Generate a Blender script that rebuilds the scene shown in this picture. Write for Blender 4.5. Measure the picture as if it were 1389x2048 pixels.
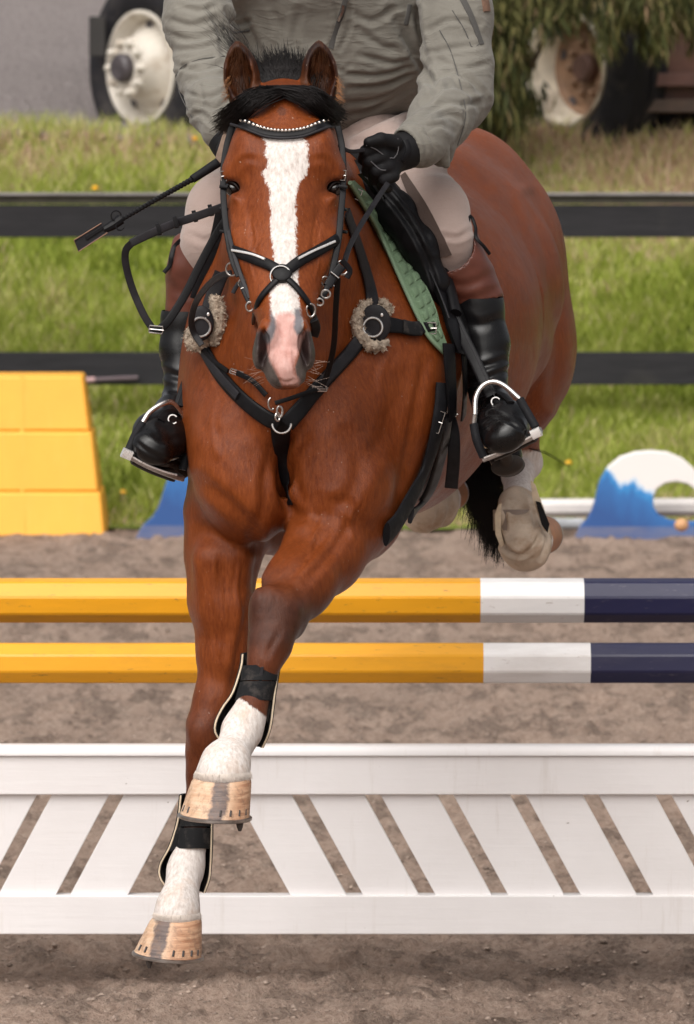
import bpy, math, random
import numpy as np
from mathutils import Vector, Matrix
from mathutils.bvhtree import BVHTree

for o in list(bpy.data.objects):
    bpy.data.objects.remove(o)
SC = bpy.context.scene
COL = SC.collection
PI = math.pi

# ------------------------------------------------------------------ camera
FPX = 12000.0            # focal length in pixels of the 1389 px wide photograph
CAM_H = 2.3
PITCH = math.radians(4.734)
CX, CY = 694.5, 1024.0
camd = bpy.data.cameras.new('camera')
cam = bpy.data.objects.new('camera', camd)
COL.objects.link(cam)
cam.location = (0, 0, CAM_H)
cam.rotation_euler = (math.radians(90) - PITCH, 0, 0)
camd.sensor_fit = 'HORIZONTAL'
camd.sensor_width = 36.0
camd.lens = FPX / 1389.0 * 36.0
camd.clip_start = 0.5
camd.clip_end = 3000
camd.dof.use_dof = True
camd.dof.focus_distance = 11.95
camd.dof.aperture_fstop = 17.0
SC.camera = cam

# ------------------------------------------------------------------ light
SUN_EL, SUN_AZ = 50.0, 200.0     # high, from behind the camera's left shoulder
world = bpy.data.worlds.new('World')
SC.world = world
world.use_nodes = True
wt = world.node_tree
for n in list(wt.nodes):
    wt.nodes.remove(n)
w_out = wt.nodes.new('ShaderNodeOutputWorld')
w_bg = wt.nodes.new('ShaderNodeBackground')
w_sky = wt.nodes.new('ShaderNodeTexSky')
w_sky.sky_type = 'NISHITA'
w_sky.sun_disc = False
w_sky.sun_elevation = math.radians(SUN_EL)
w_sky.sun_rotation = math.radians(SUN_AZ)
w_sky.air_density = 1.0
w_sky.dust_density = 6.0
w_hsv = wt.nodes.new('ShaderNodeHueSaturation')
w_hsv.inputs['Saturation'].default_value = 0.18      # cloud cover greys the sky
wt.links.new(w_sky.outputs[0], w_hsv.inputs['Color'])
wt.links.new(w_hsv.outputs[0], w_bg.inputs['Color'])
w_bg.inputs['Strength'].default_value = 0.12
wt.links.new(w_bg.outputs[0], w_out.inputs['Surface'])
sund = bpy.data.lights.new('sun', 'SUN')
sund.energy = 2.2
sund.angle = math.radians(78)
sund.color = (1.0, 0.95, 0.88)
sun = bpy.data.objects.new('sun', sund)
COL.objects.link(sun)
_a, _e = math.radians(SUN_AZ), math.radians(SUN_EL)
_d = Vector((math.sin(_a) * math.cos(_e), math.cos(_a) * math.cos(_e), math.sin(_e)))
sun.rotation_euler = (-_d).to_track_quat('-Z', 'Y').to_euler()
sun.location = _d * 50
SC.view_settings.view_transform = 'Standard'
SC.view_settings.look = 'None'
SC.view_settings.exposure = 0.14
SC.view_settings.gamma = 1.0
SC.view_settings.use_curve_mapping = False

# ------------------------------------------------------------------ pixel <-> world
_cp, _sp = math.cos(PITCH), math.sin(PITCH)
def P(px, py, Y):
    """point seen at photo pixel (px, py), Y metres in front of the camera"""
    a = (px - CX) / FPX; b = (CY - py) / FPX
    # camera axes: right (1,0,0), up (0, sp, cp), forward (0, cp, -sp)
    dy = _cp + b * _sp; dz = -_sp + b * _cp
    t = Y / dy
    return Vector((a * t, Y, CAM_H + dz * t))
def R(px, Y):
    return px * Y / FPX
def proj(V):
    x, y, z = V[:, 0], V[:, 1], V[:, 2] - CAM_H
    f = y * _cp - z * _sp; u = y * _sp + z * _cp
    return CX + FPX * x / f, CY - FPX * u / f
CAMLOC = Vector((0, 0, CAM_H))

# ------------------------------------------------------------------ object helpers
def tag(o, label=None, cat=None, group=None, kind=None):
    if label: o['label'] = label
    if cat: o['category'] = cat
    if group: o['group'] = group
    if kind: o['kind'] = kind
    return o
def thing(name, label, cat, loc=(0, 0, 0), group=None):
    o = bpy.data.objects.new(name, None)
    o.location = loc
    o.empty_display_size = 0.1
    COL.objects.link(o)
    return tag(o, label, cat, group)
def link(name, me, mat=None, parent=None):
    o = bpy.data.objects.new(name, me)
    COL.objects.link(o)
    if mat is not None and not me.materials:
        me.materials.append(mat)
    if parent is not None:
        o.parent = parent
        if parent.type == 'EMPTY' and parent.parent is None:
            o.matrix_parent_inverse = Matrix.Translation(-parent.location)
    return o
def mesh_np(name, V, polys, smooth=True):
    """V (n,3) float array, polys (m,k) int array (all same size) or list of such arrays"""
    me = bpy.data.meshes.new(name)
    if isinstance(polys, np.ndarray): polys = [polys]
    V = np.ascontiguousarray(V, dtype=np.float32)
    me.vertices.add(len(V)); me.vertices.foreach_set('co', V.ravel())
    tot = sum(len(p) for p in polys); nl = sum(p.size for p in polys)
    me.loops.add(nl); me.polygons.add(tot)
    me.loops.foreach_set('vertex_index', np.concatenate([p.ravel() for p in polys]).astype(np.int32))
    ls = []; s = 0
    for p in polys:
        ls.append(s + np.arange(len(p)) * p.shape[1]); s += p.size
    me.polygons.foreach_set('loop_start', np.concatenate(ls).astype(np.int32))
    if smooth:
        me.polygons.foreach_set('use_smooth', np.ones(tot, dtype=bool))
    me.update(calc_edges=True)
    me.validate()
    return me
def fattr(me, name, arr):
    a = me.attributes.new(name, 'FLOAT', 'POINT')
    a.data.foreach_set('value', np.ascontiguousarray(arr, dtype=np.float32))

class MB:
    """collects vertices and faces for one mesh"""
    def __init__(s): s.v = []; s.f = []
    def add(s, vs, fs):
        b = len(s.v); s.v += [tuple(v) for v in vs]; s.f += [tuple(b + i for i in f) for f in fs]
    def box(s, lo, hi, M=None):
        vs = [Vector((x, y, z)) for z in (lo[2], hi[2]) for y in (lo[1], hi[1]) for x in (lo[0], hi[0])]
        if M is not None: vs = [M @ v for v in vs]
        s.add(vs, [(0, 2, 3, 1), (4, 5, 7, 6), (0, 1, 5, 4), (2, 6, 7, 3), (0, 4, 6, 2), (1, 3, 7, 5)])
    def prism(s, poly, y0, y1, bev=0.0):
        """outline in x,z extruded from y0 to y1"""
        n = len(poly)
        if bev:
            c = Vector((sum(p[0] for p in poly) / n, sum(p[1] for p in poly) / n))
            def sh(d):
                out = []
                for i in range(n):
                    a, b, q = Vector(poly[i - 1]), Vector(poly[i]), Vector(poly[(i + 1) % n])
                    e1 = (b - a).normalized(); e2 = (q - b).normalized()
                    nn = Vector((-(e1.y + e2.y), e1.x + e2.x))
                    if nn.length < 1e-6: nn = Vector((-e1.y, e1.x))
                    nn.normalize()
                    out.append(b + nn * d)
                return out
            area = sum(poly[i - 1][0] * poly[i][1] - poly[i][0] * poly[i - 1][1] for i in range(n))
            sg = 1 if area > 0 else -1
            rings = [(sh(bev * sg), y0), (poly, y0 + bev), (poly, y1 - bev), (sh(bev * sg), y1)]
        else:
            rings = [(poly, y0), (poly, y1)]
        vs = [(p[0], y, p[1]) for pl, y in rings for p in pl]
        fs = [tuple(range(n))[::-1], tuple((len(rings) - 1) * n + i for i in range(n))]
        for r in range(len(rings) - 1):
            for i in range(n):
                j = (i + 1) % n
                fs.append((r * n + i, r * n + j, (r + 1) * n + j, (r + 1) * n + i))
        s.add(vs, fs)
    def lathe(s, prof, nseg=48, M=None, closed=False):
        """profile of (radius, axial) pairs turned about local Z"""
        m = len(prof); vs = []
        for i in range(nseg):
            a = 2 * PI * i / nseg
            for r, h in prof:
                v = Vector((r * math.cos(a), r * math.sin(a), h))
                vs.append(M @ v if M is not None else v)
        fs = []
        for i in range(nseg):
            j = (i + 1) % nseg
            for k in range(m if closed else m - 1):
                l = (k + 1) % m
                fs.append((i * m + k, j * m + k, j * m + l, i * m + l))
        s.add(vs, fs)
    def ball(s, c, r, n=10, M=None):
        rx, ry, rz = (r, r, r) if not hasattr(r, '__len__') else r
        vs = []; fs = []
        for i in range(n + 1):
            t = PI * i / n
            for j in range(2 * n):
                p = PI * j / n
                v = Vector((rx * math.sin(t) * math.cos(p), ry * math.sin(t) * math.sin(p), rz * math.cos(t)))
                if M is not None: v = M @ v
                vs.append(Vector(c) + v)
        for i in range(n):
            for j in range(2 * n):
                k = (j + 1) % (2 * n)
                fs.append((i * 2 * n + j, (i + 1) * 2 * n + j, (i + 1) * 2 * n + k, i * 2 * n + k))
        s.add(vs, fs)
    def sweep(s, pts, w, t=None, nrm=None, nsec=8, cap=True, flat=False):
        """sweep a rounded section of width w and thickness t along pts; nrm = face normals"""
        n = len(pts)
        w = w if hasattr(w, '__len__') else [w] * n
        t = w if t is None else (t if hasattr(t, '__len__') else [t] * n)
        vs = []; prev = None
        for i, p in enumerate(pts):
            p = Vector(p)
            tg = (Vector(pts[min(i + 1, n - 1)]) - Vector(pts[max(i - 1, 0)]))
            if tg.length < 1e-9: tg = Vector((0, 0, 1))
            tg.normalize()
            if nrm is not None: nn = Vector(nrm[i] if isinstance(nrm, list) else nrm)
            else: nn = prev if prev is not None else (Vector((0, -1, 0)) if abs(tg.y) < 0.9 else Vector((1, 0, 0)))
            nn = nn - tg * nn.dot(tg)
            if nn.length < 1e-6: nn = tg.orthogonal()
            nn.normalize(); prev = nn
            sd = tg.cross(nn)
            for j in range(nsec):
                a = 2 * PI * (j + 0.5) / nsec
                cs, sn = math.cos(a), math.sin(a)
                if flat:    # superellipse: strap-like
                    cs = math.copysign(abs(cs) ** 0.35, cs); sn = math.copysign(abs(sn) ** 0.6, sn)
                vs.append(p + sd * (cs * w[i] / 2) + nn * (sn * t[i] / 2))
        fs = []
        for i in range(n - 1):
            for j in range(nsec):
                k = (j + 1) % nsec
                fs.append((i * nsec + j, i * nsec + k, (i + 1) * nsec + k, (i + 1) * nsec + j))
        if cap:
            fs.append(tuple(range(nsec))[::-1]); fs.append(tuple((n - 1) * nsec + j for j in range(nsec)))
        s.add(vs, fs)
    def ring(s, c, r, tr, nrm=(0, -1, 0), n=28, a0=0, a1=2 * PI, ry=None):
        nrm = Vector(nrm).normalized()
        u = Vector((1, 0, 0)) - nrm * nrm.x
        if u.length < 0.1: u = Vector((0, 0, 1)) - nrm * nrm.z
        u.normalize(); v = nrm.cross(u)
        if v.z < 0: v = -v
        ry = r if ry is None else ry
        full = abs(a1 - a0 - 2 * PI) < 1e-6
        m = n + 1 
        pts = [Vector(c) + u * (r * math.cos(a0 + (a1 - a0) * i / n)) + v * (ry * math.sin(a0 + (a1 - a0) * i / n)) for i in range(m)]
        s.sweep(pts, tr * 2, None, nrm=nrm, nsec=8, cap=not full)
    def build(s, name, mat=None, parent=None, smooth=True, bevel=0.0, angle=35):
        me = bpy.data.meshes.new(name)
        me.from_pydata(s.v, [], s.f)
        me.update()
        if smooth:
            me.polygons.foreach_set('use_smooth', [True] * len(me.polygons))
            try: me.set_sharp_from_angle(angle=math.radians(angle))
            except Exception: pass
        o = link(name, me, mat, parent)
        if bevel:
            b = o.modifiers.new('bevel', 'BEVEL'); b.width = bevel; b.segments = 2
            b.limit_method = 'ANGLE'; b.angle_limit = math.radians(40)
        return o

def catmull(pts, n):
    """resample control tuples (any dimension) to n points"""
    A = np.array([tuple(p) for p in pts], dtype=float)
    if len(A) == 2:
        t = np.linspace(0, 1, n)[:, None]; return A[0] * (1 - t) + A[1] * t
    d = np.linalg.norm(np.diff(A, axis=0), axis=1); s = np.concatenate([[0], np.cumsum(d)])
    tt = np.linspace(0, s[-1], n)
    out = []
    for t in tt:
        i = min(max(int(np.searchsorted(s, t, side='right')) - 1, 0), len(A) - 2)
        u = (t - s[i]) / max(s[i + 1] - s[i], 1e-9)
        p1, p2 = A[i], A[i + 1]
        p0 = A[i - 1] if i > 0 else 2 * p1 - p2
        p3 = A[i + 2] if i + 2 < len(A) else 2 * p2 - p1
        out.append(0.5 * (2 * p1 + (p2 - p0) * u + (2 * p0 - 5 * p1 + 4 * p2 - p3) * u * u + (3 * p1 - p0 - 3 * p2 + p3) * u ** 3))
    return np.array(out)

# ------------------------------------------------------------------ signed-distance modelling
class Field:
    def __init__(s, xs, ys, zs):
        s.ax = [np.asarray(a, dtype=np.float32) for a in (xs, ys, zs)]
        s.F = np.full([len(a) for a in s.ax], 0.5, dtype=np.float32)
    def sub(s, lo, hi):
        sl = []
        for a, l, h in zip(s.ax, lo, hi):
            i0 = int(np.searchsorted(a, l)); i1 = int(np.searchsorted(a, h))
            if i1 <= i0: return None, None
            sl.append(slice(i0, i1))
        g = (s.ax[0][sl[0]][:, None, None], s.ax[1][sl[1]][None, :, None], s.ax[2][sl[2]][None, None, :])
        return tuple(sl), g
    def put(s, sl, d, k, op):
        a = s.F[sl]
        if op == 'add':
            if k > 0:
                h = np.maximum(k - np.abs(a - d), 0) / k
                s.F[sl] = np.minimum(a, d) - h * h * k * 0.25
            else: s.F[sl] = np.minimum(a, d)
        else:                                    # carve
            d = -d
            if k > 0:
                h = np.maximum(k - np.abs(a - d), 0) / k
                s.F[sl] = np.maximum(a, d) + h * h * k * 0.25
            else: s.F[sl] = np.maximum(a, d)
    def cone(s, a, b, ra, rb, k=0.02, op='add', u=None, ea=1.0, eb=1.0):
        """tapered capsule; with u given the section is an ellipse: r*e along u, r across"""
        a = np.array(a, dtype=np.float32); b = np.array(b, dtype=np.float32)
        m = max(ra * max(ea, 1), rb * max(eb, 1)) + k + 0.02
        sl, g = s.sub(np.minimum(a, b) - m, np.maximum(a, b) + m)
        if sl is None: return
        ab = b - a; L2 = float(ab @ ab) + 1e-12
        q = [g[i] - a[i] for i in range(3)]
        t = np.clip((q[0] * ab[0] + q[1] * ab[1] + q[2] * ab[2]) / L2, 0, 1)
        q = [q[i] - t * ab[i] for i in range(3)]
        r = ra + (rb - ra) * t
        if u is None:
            d = np.sqrt(q[0] ** 2 + q[1] ** 2 + q[2] ** 2) - r
        else:
            u = np.array(Vector(u).normalized(), dtype=np.float32)
            e = ea + (eb - ea) * t
            qu = q[0] * u[0] + q[1] * u[1] + q[2] * u[2]
            qq = q[0] ** 2 + q[1] ** 2 + q[2] ** 2 - qu * qu
            k0 = np.sqrt((qu / (r * e)) ** 2 + np.maximum(qq, 0) / (r * r))
            d = (k0 - 1) * r * np.minimum(e, 1)
        s.put(sl, d.astype(np.float32), k, op)
    def chain(s, st, k=0.02, u=None, op='add'):
        """stations (point, r) or (point, r, e)"""
        for p, q in zip(st[:-1], st[1:]):
            s.cone(p[0], q[0], p[1], q[1], k, op, u, p[2] if len(p) > 2 else 1.0, q[2] if len(q) > 2 else 1.0)
    def ell(s, c, r, k=0.02, rot=None, op='add'):
        c = np.array(c, dtype=np.float32); m = max(r) + k + 0.015
        sl, g = s.sub(c - m, c + m)
        if sl is None: return
        q = [g[i] - c[i] for i in range(3)]
        if rot is not None:
            M = Matrix(rot).transposed() if not hasattr(rot, '__len__') or len(rot) != 3 or hasattr(rot[0], '__len__') else None
            if M is None:
                from mathutils import Euler
                M = Euler([math.radians(v) for v in rot]).to_matrix().transposed()
            q = [q[0] * M[i][0] + q[1] * M[i][1] + q[2] * M[i][2] for i in range(3)]
        k0 = np.sqrt((q[0] / r[0]) ** 2 + (q[1] / r[1]) ** 2 + (q[2] / r[2]) ** 2)
        k1 = np.sqrt((q[0] / r[0] ** 2) ** 2 + (q[1] / r[1] ** 2) ** 2 + (q[2] / r[2] ** 2) ** 2) + 1e-9
        d = k0 * (k0 - 1) / k1
        s.put(sl, d.astype(np.float32), k, op)
    def slices(s, rows, k=0.02, p=2.3):
        """rows (px_y, x_left, x_right, Y_front, Y_back): horizontal slices of a shape"""
        zz, xc, aa, yc, bb = [], [], [], [], []
        for py, xl, xr, yf, yb in rows:
            ym = (yf + yb) / 2; L = P(xl, py, ym); Rr = P(xr, py, ym)
            zz.append(L.z); xc.append((L.x + Rr.x) / 2); aa.append((Rr.x - L.x) / 2); yc.append(ym); bb.append((yb - yf) / 2)
        o = np.argsort(zz); zz, xc, aa, yc, bb = [np.array(v)[o] for v in (zz, xc, aa, yc, bb)]
        m = 0.05
        sl, g = s.sub((min(xc - aa) - m, min(yc - bb) - m, zz[0] - m), (max(xc + aa) + m, max(yc + bb) + m, zz[-1] + m))
        # smooth interpolation of the profiles
        def ip(v):
            fine = np.linspace(zz[0], zz[-1], 200); w = np.interp(fine, zz, v)
            ker = np.hanning(21); ker /= ker.sum(); wp = np.pad(w, 10, mode='edge'); w = np.convolve(wp, ker, 'valid')
            return np.interp(g[2], fine, w).astype(np.float32)
        XC, A, YC, B = ip(xc), ip(aa), ip(yc), ip(bb)
        k0 = (np.abs((g[0] - XC) / A) ** p + np.abs((g[1] - YC) / B) ** p) ** (1 / p)
        d = (k0 - 1) * np.minimum(A, B) * 0.9
        ez = np.maximum(np.maximum(zz[0] - g[2], g[2] - zz[-1]), 0) + 0 * d
        d = np.where(ez > 0, np.sqrt(np.maximum(d, 0) ** 2 + ez ** 2) , d)
        s.put(sl, d.astype(np.float32), k, 'add')
    def mesh(s, smooth=1):
        F = s.F; xs, ys, zs = s.ax
        I = (F < 0)
        n = np.zeros([d - 1 for d in F.shape], dtype=np.uint8)
        for dx in (0, 1):
            for dy in (0, 1):
                for dz in (0, 1):
                    n += I[dx:dx + n.shape[0], dy:dy + n.shape[1], dz:dz + n.shape[2]]
        act = np.flatnonzero((n > 0) & (n < 8)); del n
        nx, ny, nz = [d - 1 for d in F.shape]
        ci, cj, ck = np.unravel_index(act, (nx, ny, nz))
        V = np.zeros((len(act), 3), dtype=np.float64); cnt = np.zeros(len(act))
        corners = [(a, b, c) for a in (0, 1) for b in (0, 1) for c in (0, 1)]
        for c in corners:
            for axn in range(3):
                if c[axn]: continue
                e = list(c); e[axn] = 1
                f0 = F[ci + c[0], cj + c[1], ck + c[2]]; f1 = F[ci + e[0], cj + e[1], ck + e[2]]
                m = (f0 < 0) != (f1 < 0)
                t = f0[m] / (f0[m] - f1[m])
                p0 = np.stack([xs[ci[m] + c[0]], ys[cj[m] + c[1]], zs[ck[m] + c[2]]], 1)
                p1 = np.stack([xs[ci[m] + e[0]], ys[cj[m] + e[1]], zs[ck[m] + e[2]]], 1)
                V[m] += p0 + (p1 - p0) * t[:, None]; cnt[m] += 1
        V /= cnt[:, None]
        quads = []
        def cid(i, j, k):
            return np.searchsorted(act, np.ravel_multi_index((i, j, k), (nx, ny, nz)))
        for axn in range(3):
            sa = [slice(None)] * 3; sb = [slice(None)] * 3; sa[axn] = slice(0, -1); sb[axn] = slice(1, None)
            A_, B_ = I[tuple(sa)], I[tuple(sb)]
            e = np.argwhere(A_ != B_)
            o1, o2 = [(1, 2), (2, 0), (0, 1)][axn]
            ok = (e[:, o1] > 0) & (e[:, o2] > 0) & (e[:, o1] < F.shape[o1] - 1) & (e[:, o2] < F.shape[o2] - 1)
            e = e[ok]
            ins = A_[e[:, 0], e[:, 1], e[:, 2]]
            q = []
            for d1, d2 in ((0, 0), (1, 0), (1, 1), (0, 1)):
                f = e.copy(); f[:, o1] -= d1; f[:, o2] -= d2
                q.append(cid(f[:, 0], f[:, 1], f[:, 2]))
            q = np.stack(q, 1)
            q[~ins] = q[~ins][:, ::-1]
            quads.append(q)
        Q = np.concatenate(quads)
        for _ in range(smooth):                    # light relaxation of the staircase
            S = np.zeros_like(V); c = np.zeros(len(V))
            for a in range(4):
                b = (a + 1) % 4
                np.add.at(S, Q[:, a], V[Q[:, b]]); np.add.at(c, Q[:, a], 1)
                np.add.at(S, Q[:, b], V[Q[:, a]]); np.add.at(c, Q[:, b], 1)
            V = V * 0.4 + 0.6 * S / np.maximum(c, 1)[:, None]
        return V, Q

def grid_axis(lo, hi, coarse, fine=None):
    """fine = (lo, hi, step) range of finer spacing"""
    if fine is None: return np.arange(lo, hi, coarse)
    a = list(np.arange(lo, fine[0], coarse)); b = list(np.arange(fine[0], fine[1], fine[2])); c = list(np.arange(fine[1], hi, coarse))
    return np.array(a + b + c)

def vnormals(V, Q):
    n = np.cross(V[Q[:, 2]] - V[Q[:, 0]], V[Q[:, 3]] - V[Q[:, 1]])
    N = np.zeros_like(V)
    for a in range(4): np.add.at(N, Q[:, a], n)
    return N / (np.linalg.norm(N, axis=1)[:, None] + 1e-12)
def polydist(px, py, line):
    d = np.full(px.shape, 1e9)
    for (x0, y0), (x1, y1) in zip(line[:-1], line[1:]):
        dx, dy = x1 - x0, y1 - y0
        t = np.clip(((px - x0) * dx + (py - y0) * dy) / (dx * dx + dy * dy + 1e-9), 0, 1)
        d = np.minimum(d, np.hypot(px - x0 - t * dx, py - y0 - t * dy))
    return d
def sdpoly(px, py, poly):
    """signed distance in px, positive inside"""
    d = polydist(px, py, list(poly) + [poly[0]])
    ins = np.zeros(px.shape, dtype=bool)
    n = len(poly)
    for i in range(n):
        x0, y0 = poly[i]; x1, y1 = poly[(i + 1) % n]
        c = ((y0 > py) != (y1 > py)) & (px < (x1 - x0) * (py - y0) / (y1 - y0 + 1e-9) + x0)
        ins ^= c
    return np.where(ins, d, -d)
def crease(V, N, lines, ymax=None):
    """move vertices along normals: lines of (points, amplitude_mm, width_px[, ridge])"""
    px, py = proj(V); front = N[:, 1] < 0.35
    out = V.copy()
    for L in lines:
        pts, amp, w = L[0], L[1] / 1000.0, L[2]
        pts = [tuple(p) for p in catmull(pts, max(8, 4 * len(pts)))]
        x0 = min(p[0] for p in pts) - 4 * w; x1 = max(p[0] for p in pts) + 4 * w
        y0 = min(p[1] for p in pts) - 4 * w; y1 = max(p[1] for p in pts) + 4 * w
        m = np.flatnonzero(front & (px > x0) & (px < x1) & (py > y0) & (py < y1))
        if len(L) > 3: m = m[(V[m, 1] > L[3][0]) & (V[m, 1] < L[3][1])]
        if not len(m): continue
        d = polydist(px[m], py[m], pts)
        # fade towards the ends of the line
        L0 = np.hypot(px[m] - pts[0][0], py[m] - pts[0][1]); L1 = np.hypot(px[m] - pts[-1][0], py[m] - pts[-1][1])
        f = np.clip(L0 / (3 * w), 0, 1) * np.clip(L1 / (3 * w), 0, 1)
        h = (np.exp(-(d / w) ** 2) - 0.45 * np.exp(-((d - 2 * w) / w) ** 2)) * amp * (0.25 + 0.75 * f)
        out[m] -= N[m] * h[:, None]
    return out

# ------------------------------------------------------------------ materials
def nt(name):
    m = bpy.data.materials.new(name); m.use_nodes = True
    t = m.node_tree
    b = t.nodes.get('Principled BSDF')
    return m, t, b
def N_(t, typ, **kw):
    n = t.nodes.new(typ)
    for k, v in kw.items():
        if k.startswith('i_'):
            n.inputs[k[2:].replace('_', ' ')].default_value = v
        else: setattr(n, k, v)
    return n
def ramp(t, stops, fac):
    r = t.nodes.new('ShaderNodeValToRGB')
    e = r.color_ramp.elements
    while len(e) < len(stops): e.new(0.5)
    for el, (p, c) in zip(e, stops):
        el.position = p; el.color = (*c, 1) if len(c) == 3 else c
    t.links.new(fac, r.inputs[0])
    return r.outputs[0]
def mixc(t, fac, a, b, blend='MIX'):
    m = t.nodes.new('ShaderNodeMix'); m.data_type = 'RGBA'; m.blend_type = blend
    for s, v in ((m.inputs[0], fac), (m.inputs[6], a), (m.inputs[7], b)):
        if hasattr(v, 'node') or isinstance(v, bpy.types.NodeSocket): t.links.new(v, s)
        elif isinstance(v, (int, float)): s.default_value = v
        else: s.default_value = (*v, 1)
    return m.outputs[2]
def math_(t, op, a, b=0.0, c=None, clamp=False):
    m = t.nodes.new('ShaderNodeMath'); m.operation = op; m.use_clamp = clamp
    for s, v in zip(m.inputs, (a, b) if c is None else (a, b, c)):
        if isinstance(v, bpy.types.NodeSocket): t.links.new(v, s)
        else: s.default_value = v
    return m.outputs[0]
def noise(t, scale, detail=4, rough=0.55, vec=None, dist=0.0):
    n = N_(t, 'ShaderNodeTexNoise'); n.inputs['Scale'].default_value = scale
    n.inputs['Detail'].default_value = detail; n.inputs['Roughness'].default_value = rough
    n.inputs['Distortion'].default_value = dist
    if vec is not None: t.links.new(vec, n.inputs['Vector'])
    return n.outputs[0]
def coords(t, scale=(1, 1, 1), rot=(0, 0, 0), obj=True):
    c = N_(t, 'ShaderNodeTexCoord'); m = N_(t, 'ShaderNodeMapping')
    m.inputs['Scale'].default_value = scale; m.inputs['Rotation'].default_value = rot
    t.links.new(c.outputs['Object'], m.inputs[0])
    return m.outputs[0]
def bump(t, b, h, strength=0.3, dist=0.002):
    n = N_(t, 'ShaderNodeBump'); n.inputs['Strength'].default_value = strength; n.inputs['Distance'].default_value = dist
    t.links.new(h, n.inputs['Height']); t.links.new(n.outputs[0], b.inputs['Normal'])
    return n
def setb(b, **kw):
    for k, v in kw.items():
        b.inputs[k.replace('_', ' ')].default_value = v
def simple(name, col, rough=0.6, var=0.15, nscale=30, bstr=0.15, bscale=300, bdist=0.001, metal=0.0, spec=0.5, stretch=(1, 1, 1), dirt=None, **kw):
    m, t, b = nt(name)
    v = coords(t, stretch)
    n1 = noise(t, nscale, 5, 0.6, v)
    lo = tuple(max(0, c * (1 - var)) for c in col); hi = tuple(min(1, c * (1 + var)) for c in col)
    c = ramp(t, [(0.3, lo), (0.7, hi)], n1)
    if dirt:
        nd = noise(t, dirt[1], 6, 0.65, v)
        f = ramp(t, [(dirt[2], (0, 0, 0)), (dirt[3], (1, 1, 1))], nd)
        c = mixc(t, f, c, dirt[0])
    t.links.new(c, b.inputs['Base Color'])
    setb(b, Roughness=rough, Metallic=metal, Specular_IOR_Level=spec)
    for k_, v_ in kw.items(): b.inputs[k_.replace('_', ' ')].default_value = v_
    r = ramp(t, [(0.3, (rough * 0.8,) * 3), (0.75, (min(1, rough * 1.2),) * 3)], n1)
    t.links.new(r, b.inputs['Roughness'])
    if bstr: bump(t, b, noise(t, bscale, 3, 0.6, v), bstr, bdist)
    return m
M = {}
M['leather'] = simple('black_leather', (0.006, 0.0055, 0.0065), 0.46, 0.3, 60, 0.25, 500, 0.0005, spec=0.18)
M['leather_worn'] = simple('worn_black_leather', (0.018, 0.0165, 0.019), 0.5, 0.35, 40, 0.3, 500, 0.0006, spec=0.22)
M['boot_black'] = simple('polished_black_leather', (0.005, 0.0045, 0.005), 0.30, 0.3, 15, 0.12, 160, 0.001, spec=0.36)
M['boot_brown'] = simple('brown_boot_leather', (0.105, 0.030, 0.018), 0.4, 0.25, 20, 0.15, 250, 0.0008)
M['sole'] = simple('boot_sole', (0.03, 0.022, 0.017), 0.8, 0.4, 50, 0.4, 200, 0.001)
M['steel'] = simple('polished_steel', (0.56, 0.53, 0.51), 0.28, 0.08, 40, 0.05, 300, 0.0003, metal=1.0)
M['steel_dull'] = simple('worn_steel', (0.42, 0.38, 0.36), 0.38, 0.25, 60, 0.2, 300, 0.0005, metal=1.0)
M['silver_trim'] = simple('silver_trim', (0.85, 0.82, 0.8), 0.3, 0.05, 60, 0.1, 400, 0.0003, metal=0.6)
M['rubber'] = simple('black_rubber', (0.010, 0.010, 0.012), 0.7, 0.3, 60, 0.3, 500, 0.0005, spec=0.2)
M['neoprene'] = simple('black_neoprene', (0.008, 0.008, 0.009), 0.85, 0.3, 40, 0.4, 900, 0.0006, spec=0.25, dirt=((0.06, 0.05, 0.045), 35, 0.52, 0.75))
M['cream_trim'] = simple('cream_trim', (0.62, 0.50, 0.36), 0.6, 0.15, 60, 0.2, 500, 0.0004)
M['tan_boot'] = simple('dusty_tan_boot', (0.50, 0.40, 0.31), 0.75, 0.22, 20, 0.35, 300, 0.001, dirt=((0.33, 0.21, 0.13), 14, 0.48, 0.7))
M['tan_strap'] = simple('dusty_taupe_strap', (0.26, 0.20, 0.165), 0.8, 0.15, 30, 0.4, 600, 0.0008)
M['black_hair'] = simple('black_horse_hair', (0.007, 0.005, 0.005), 0.55, 0.4, 30, 0.0, spec=0.22)
M['fleece'] = simple('sheepskin', (0.46, 0.37, 0.285), 0.95, 0.3, 70, 1.0, 220, 0.004, dirt=((0.13, 0.10, 0.08), 45, 0.5, 0.72))
M['glove'] = simple('black_glove', (0.006, 0.0055, 0.0065), 0.7, 0.3, 60, 0.35, 700, 0.0006, spec=0.25)
M['crystal'] = simple('crystal', (0.9, 0.82, 0.76), 0.12, 0.1, 400, 0.0, metal=0.85)
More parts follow.
